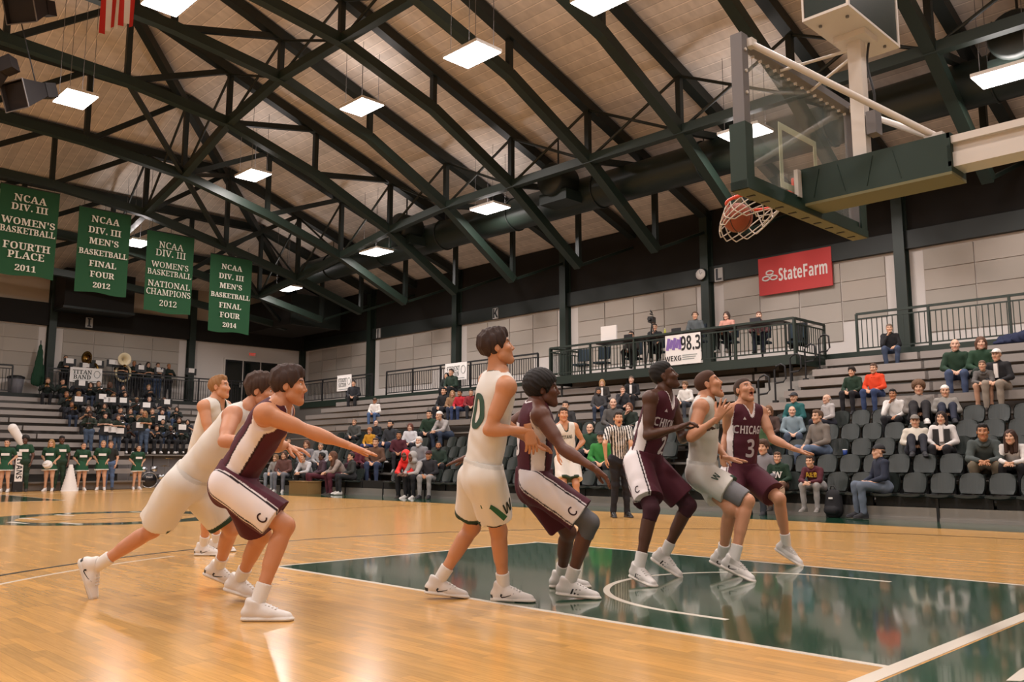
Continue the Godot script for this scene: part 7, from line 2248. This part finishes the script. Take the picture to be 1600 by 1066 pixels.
	var tb := thing("press_table", "long dark table top along the press platform railing", "table", Vector3(-13.0, 3.87, -15.85))
	box("top", Vector3(-3.3, 0.93, -0.22), Vector3(3.3, 0.97, 0.26), flat_mat("table laminate", "3a3430", 0.4), tb)
	for k in 5:
		bar("leg", Vector3(-3.2 + k * 1.6, 0, -0.1), Vector3(-3.2 + k * 1.6, 0.93, -0.1), 0.05, 0.05, M.black, tb)
	var rb := thing("radio_banner", "white radio banner reading 98.3 on the press platform railing", "banner", Vector3(-12.85, 4.32, -15.46))
	box("sheet", Vector3(-0.62, -0.45, -0.01), Vector3(0.62, 0.45, 0.01), M.white_card, rb)
	text3("lettering", "98.3", 0.42, "Droid Sans", 700, M.black, rb, Vector3(0.28, 0.16, 0.014), Basis.from_scale(Vector3(0.62, 1, 1)), 0.004)
	text3("lettering", "WEXG", 0.15, "Droid Sans", 700, M.black, rb, Vector3(-0.34, -0.26, 0.014), Basis.IDENTITY, 0.004)
	var pm := flat_mat("purple print", "7a5fa0", 0.8)
	for k in 5:
		bar("emblem_stroke", Vector3(-0.55 + k * 0.11, 0.0 + 0.05 * (k % 2), 0.013), Vector3(-0.48 + k * 0.11, 0.36 - 0.05 * (k % 2), 0.013), 0.006, 0.1, pm, rb, Vector3(1, 0, 0))
	for k in 3:
		box("small_print", Vector3(-0.02, -0.2 - k * 0.06, 0.01), Vector3(0.5 - 0.05 * k, -0.17 - k * 0.06, 0.013), flat_mat("grey print", "8f9490", 0.8), rb)
	for q in [[-15.3, "open black laptop left of the camera operator", "1b1b1e"], [-13.45, "open black laptop beside the radio banner", "1b1b1e"], [-10.75, "open dark laptop in front of the man in maroon", "22222a"]]:
		var o := thing("laptop", q[1], "laptop", Vector3(q[0], 4.84, -15.85), PI)
		box("base", Vector3(-0.17, 0, -0.12), Vector3(0.17, 0.02, 0.12), M.black, o)
		bar("lid", Vector3(-0.17, 0.12, 0.16), Vector3(0.17, 0.12, 0.16), 0.015, 0.24, flat_mat("laptop_" + q[2], q[2], 0.4), o)
	var mo := thing("monitor", "white computer monitor seen from behind on the press table", "monitor", Vector3(-16.0, 4.84, -15.9))
	box("screen_back", Vector3(-0.32, 0.1, -0.03), Vector3(0.32, 0.58, 0.03), M.white_card, mo)
	rod("stand", Vector3(0, 0, 0), Vector3(0, 0.2, 0), 0.03, M.black, mo)
	box("foot", Vector3(-0.12, 0, -0.08), Vector3(0.12, 0.015, 0.08), M.black, mo)
	var bt := thing("bottle", "yellow-green drink bottle on the press table", "bottle", Vector3(-13.75, 4.84, -15.85))
	obj("flask", lathe([Vector2(0, 0), Vector2(0.035, 0), Vector2(0.035, 0.17), Vector2(0.015, 0.21), Vector2(0.015, 0.24), Vector2(0, 0.24)], 12), flat_mat("lime drink", "a8a83c", 0.3), bt)
	rod("cap", Vector3(0, 0.24, 0), Vector3(0, 0.26, 0), 0.018, M.white_card, bt)
	var vc := thing("video_camera", "black video camera on a tripod on the press platform", "camera", Vector3(-14.35, 3.85, -16.0), 0.3)
	box("camera_body", Vector3(-0.08, 1.5, -0.16), Vector3(0.08, 1.68, 0.16), M.black, vc)
	var ln := rod("lens", Vector3(0, 1.58, 0.16), Vector3(0, 1.58, 0.3), 0.05, M.black, vc)
	bar("handle", Vector3(0, 1.76, -0.12), Vector3(0, 1.76, 0.16), 0.03, 0.03, M.black, vc)
	rod("microphone", Vector3(0.02, 1.8, 0.0), Vector3(0.06, 1.84, 0.28), 0.022, M.black, vc)
	for a in 3:
		rod("tripod_leg", Vector3(0, 1.48, 0), Vector3(cos(a * TAU / 3) * 0.3, 0.0, sin(a * TAU / 3) * 0.3), 0.016, M.black, vc)
	for q in [[-17.75, "dark office chair at the left end of the press platform"], [-16.85, "second dark office chair on the press platform"], [-15.48, "office chair under the man with the laptop"], [-14.56, "office chair under the camera operator"], [-13.03, "office chair under the commentator in grey"], [-11.92, "office chair under the commentator in pink"], [-10.86, "office chair under the man in maroon"], [-9.8, "empty office chair draped with a black coat at the platform's right end"]]:
		var o := thing("office_chair", q[1], "chair", Vector3(q[0], 3.85, -16.55), 0.2, "chairs on the press platform")
		var sh: float = {-15.48: 0.52, -14.56: 0.66, -13.03: 0.85, -11.92: 0.72, -10.86: 0.6}.get(q[0], 0.5)
		box("seat", Vector3(-0.23, sh - 0.06, -0.2), Vector3(0.23, sh, 0.24), flat_mat("chair fabric", "22303a", 0.9), o)
		obj("backrest", shell_grid(func(u, v): return Vector3((u - 0.5) * 0.44, sh + 0.12 + v * 0.42, -0.24 - 0.05 * v + 0.06 * pow(u * 2 - 1, 2)), 6, 4, 0.05), flat_mat("chair fabric", "22303a", 0.9), o)
		rod("gas_post", Vector3(0, 0.08, 0), Vector3(0, sh - 0.06, 0), 0.03, M.black, o)
		for a in 5:
			bar("base_spoke", Vector3(0, 0.08, 0), Vector3(cos(a * TAU / 5) * 0.27, 0.04, sin(a * TAU / 5) * 0.27), 0.04, 0.03, M.black, o)
		if q[0] == -9.8:
			obj("coat", sheet(0.55, 0.7, 0.06, 1.0), cloth("131316"), o).position = Vector3(0, sh + 0.56, -0.2)
	# ducts
	var dg := flat_mat("duct green", "101d17", 0.5)
	var du := thing("round_duct", "large dark green round ventilation duct under the far roof slope", "duct", Vector3(0, 9.95, -15.6))
	var dt := []
	for k in 21:
		dt.append(Vector3(-34.0 + k * 2.0, 0, 0))
	obj("pipe", tube(dt, 0.57, 24), dg, du)
	for k in 9:
		var rg := []
		for a in 24:
			rg.append(Vector3(-32 + k * 4.0, cos(TAU * a / 24) * 0.59, sin(TAU * a / 24) * 0.59))
		obj("band", tube(rg, 0.03, 6, true), M.steel_dark, du)
		rod("hanger", Vector3(-32 + k * 4.0, 0.55, 0), Vector3(-32 + k * 4.0, 1.4, 0), 0.02, M.black, du)
	for k in 3:
		var ah := thing("air_unit", ["dark air handling drum on the duct near the middle of the far roof", "dark air handling drum on the duct toward the far corner", "dark air handling drum on the duct above the basket arm"][k], "air unit", Vector3([-17.0, -25.2, -3.2][k], 10.25, -14.6))
		var dm := obj("drum", lathe([Vector2(0, -0.5), Vector2(0.5, -0.5), Vector2(0.55, -0.42), Vector2(0.55, 0.42), Vector2(0.5, 0.5), Vector2(0, 0.5)], 24), M.steel_dark, ah)
		dm.rotation.x = PI / 2
		box("collar", Vector3(-0.6, -0.75, -0.5), Vector3(0.6, -0.4, 0.3), dg, ah)
		rod("hanger", Vector3(0, 0.5, 0), Vector3(0, 1.5, 0), 0.03, M.black, ah)
	var bd := thing("square_duct", "black sheet metal duct box on the end wall behind the banners", "duct", Vector3(-40.7, 8.2, -8.15))
	box("box", Vector3(-0.7, -0.2, -1.6), Vector3(0.7, 1.6, 1.5), M.black_wall, bd)
	box("flange", Vector3(-0.75, -0.25, -1.65), Vector3(0.75, -0.15, 1.55), M.steel_dark, bd)
	var cd := thing("square_duct", "dark sheet metal duct in the far corner under the roof", "duct", Vector3(-39.2, 8.5, -17.6))
	box("box", Vector3(-2.0, -0.6, -1.4), Vector3(2.6, 0.9, 1.4), M.black_wall, cd)
	box("flange", Vector3(2.6, -0.65, -1.45), Vector3(2.7, 0.95, 1.45), M.steel_dark, cd)
	# loudspeakers under the middle of the roof
	var sk := flat_mat("speaker black", "1a1618", 0.6)
	for q in [[Vector3(-20.0, 9.6, 0.55), 0.35, "black horn loudspeaker with pale rim pointing right, upper left corner"], [Vector3(-20.0, 9.75, 1.4), -0.9, "second black horn loudspeaker at the left picture edge"], [Vector3(-19.6, 11.5, 0.75), 0.6, "black box loudspeaker hung above the horns"]]:
		var o := thing("loudspeaker", q[2], "loudspeaker", q[0], q[1])
		var st := SurfaceTool.new()
		st.begin(Mesh.PRIMITIVE_TRIANGLES)
		st.set_smooth_group(-1)
		var big := [Vector3(-0.55, -0.55, 0.6), Vector3(0.55, -0.55, 0.6), Vector3(0.55, 0.35, 0.6), Vector3(-0.55, 0.35, 0.6)]
		var sml := [Vector3(-0.18, -0.12, -0.5), Vector3(0.18, -0.12, -0.5), Vector3(0.18, 0.3, -0.5), Vector3(-0.18, 0.3, -0.5)]
		for k in 4:
			var n := (k + 1) % 4
			for v in [big[k], sml[k], big[n], big[n], sml[k], sml[n]]:
				st.add_vertex(v)
		for v in [sml[0], sml[2], sml[1], sml[0], sml[3], sml[2]]:
			st.add_vertex(v)
		st.generate_normals()
		var hn := obj("horn", st.commit(), sk, o)
		box("grille", Vector3(-0.5, -0.5, 0.45), Vector3(0.5, 0.3, 0.47), sk, o)
		for k in 4:
			bar("rim", big[k], big[(k + 1) % 4], 0.03, 0.03, M.grey_metal, o)
		box("driver", Vector3(-0.2, -0.15, -0.9), Vector3(0.2, 0.32, -0.5), sk, o)
		rod("hanger", Vector3(0, 0.3, -0.3), Vector3(0, 3.6, -0.3), 0.02, M.black, o)
		o.rotation.x = 0.35
		o.scale = Vector3.ONE * 0.72
	# flag
	var fl := thing("national_flag", "red and white striped flag hanging from the roof, top left", "flag", Vector3(-19.6, 13.75, -1.15), PI / 4)
	for k in 7:
		var w := 0.115
		var s := shell_grid(func(u, v): return Vector3((k + u - 3.5) * w, -v * (2.2 - 0.06 * (k % 3) - 0.035 * k), 0.06 * sin((k + u) * 1.5 + v * 2.0)), 3, 10, 0.004)
		obj("stripe", s, flat_mat("flag red", "c02a24", 0.85) if k % 2 == 0 else M.white_card, fl)
	rod("staff", Vector3(-0.45, 0, 0), Vector3(0.45, 0, 0), 0.02, M.black, fl)
	rod("cord", Vector3(0, 0, 0), Vector3(0, 2.6, 0), 0.01, M.black, fl)
	# end concourse
	var bn := thing("rubbish_bin", "grey rubbish bin with dark lid on the end concourse", "bin", Vector3(-41.2, 4.0, -5.25))
	obj("barrel", lathe([Vector2(0, 0), Vector2(0.27, 0), Vector2(0.33, 0.72), Vector2(0.0, 0.72)], 20), flat_mat("bin grey", "6f6d72", 0.6), bn)
	obj("lid", lathe([Vector2(0.36, 0.7), Vector2(0.36, 0.78), Vector2(0.2, 0.84), Vector2(0.0, 0.85)], 20), M.black, bn)
	var gf := thing("furled_flag", "dark green furled flag leaning by the end wall column", "flag", Vector3(-41.2, 4.0, -6.25))
	rod("staff", Vector3.ZERO, Vector3(0, 2.5, 0.1), 0.02, M.black, gf)
	var ff := Field.new(Vector3(-0.4, 0.2, -0.5), Vector3(0.4, 2.6, 0.5), 0.035)
	ff.cap(Vector3(0, 2.3, 0.08), Vector3(0, 0.7, 0.12), 0.06, 0.3, 0.02, Vector3(1, 0, 0), 0.4)
	ff.folds(0.02, 25.0, Vector3(0, 0.1, 1))
	var fb := Buf.new()
	ff.mesh(fb)
	obj("cloth", fb.mesh(), cloth("123a24"), gf)
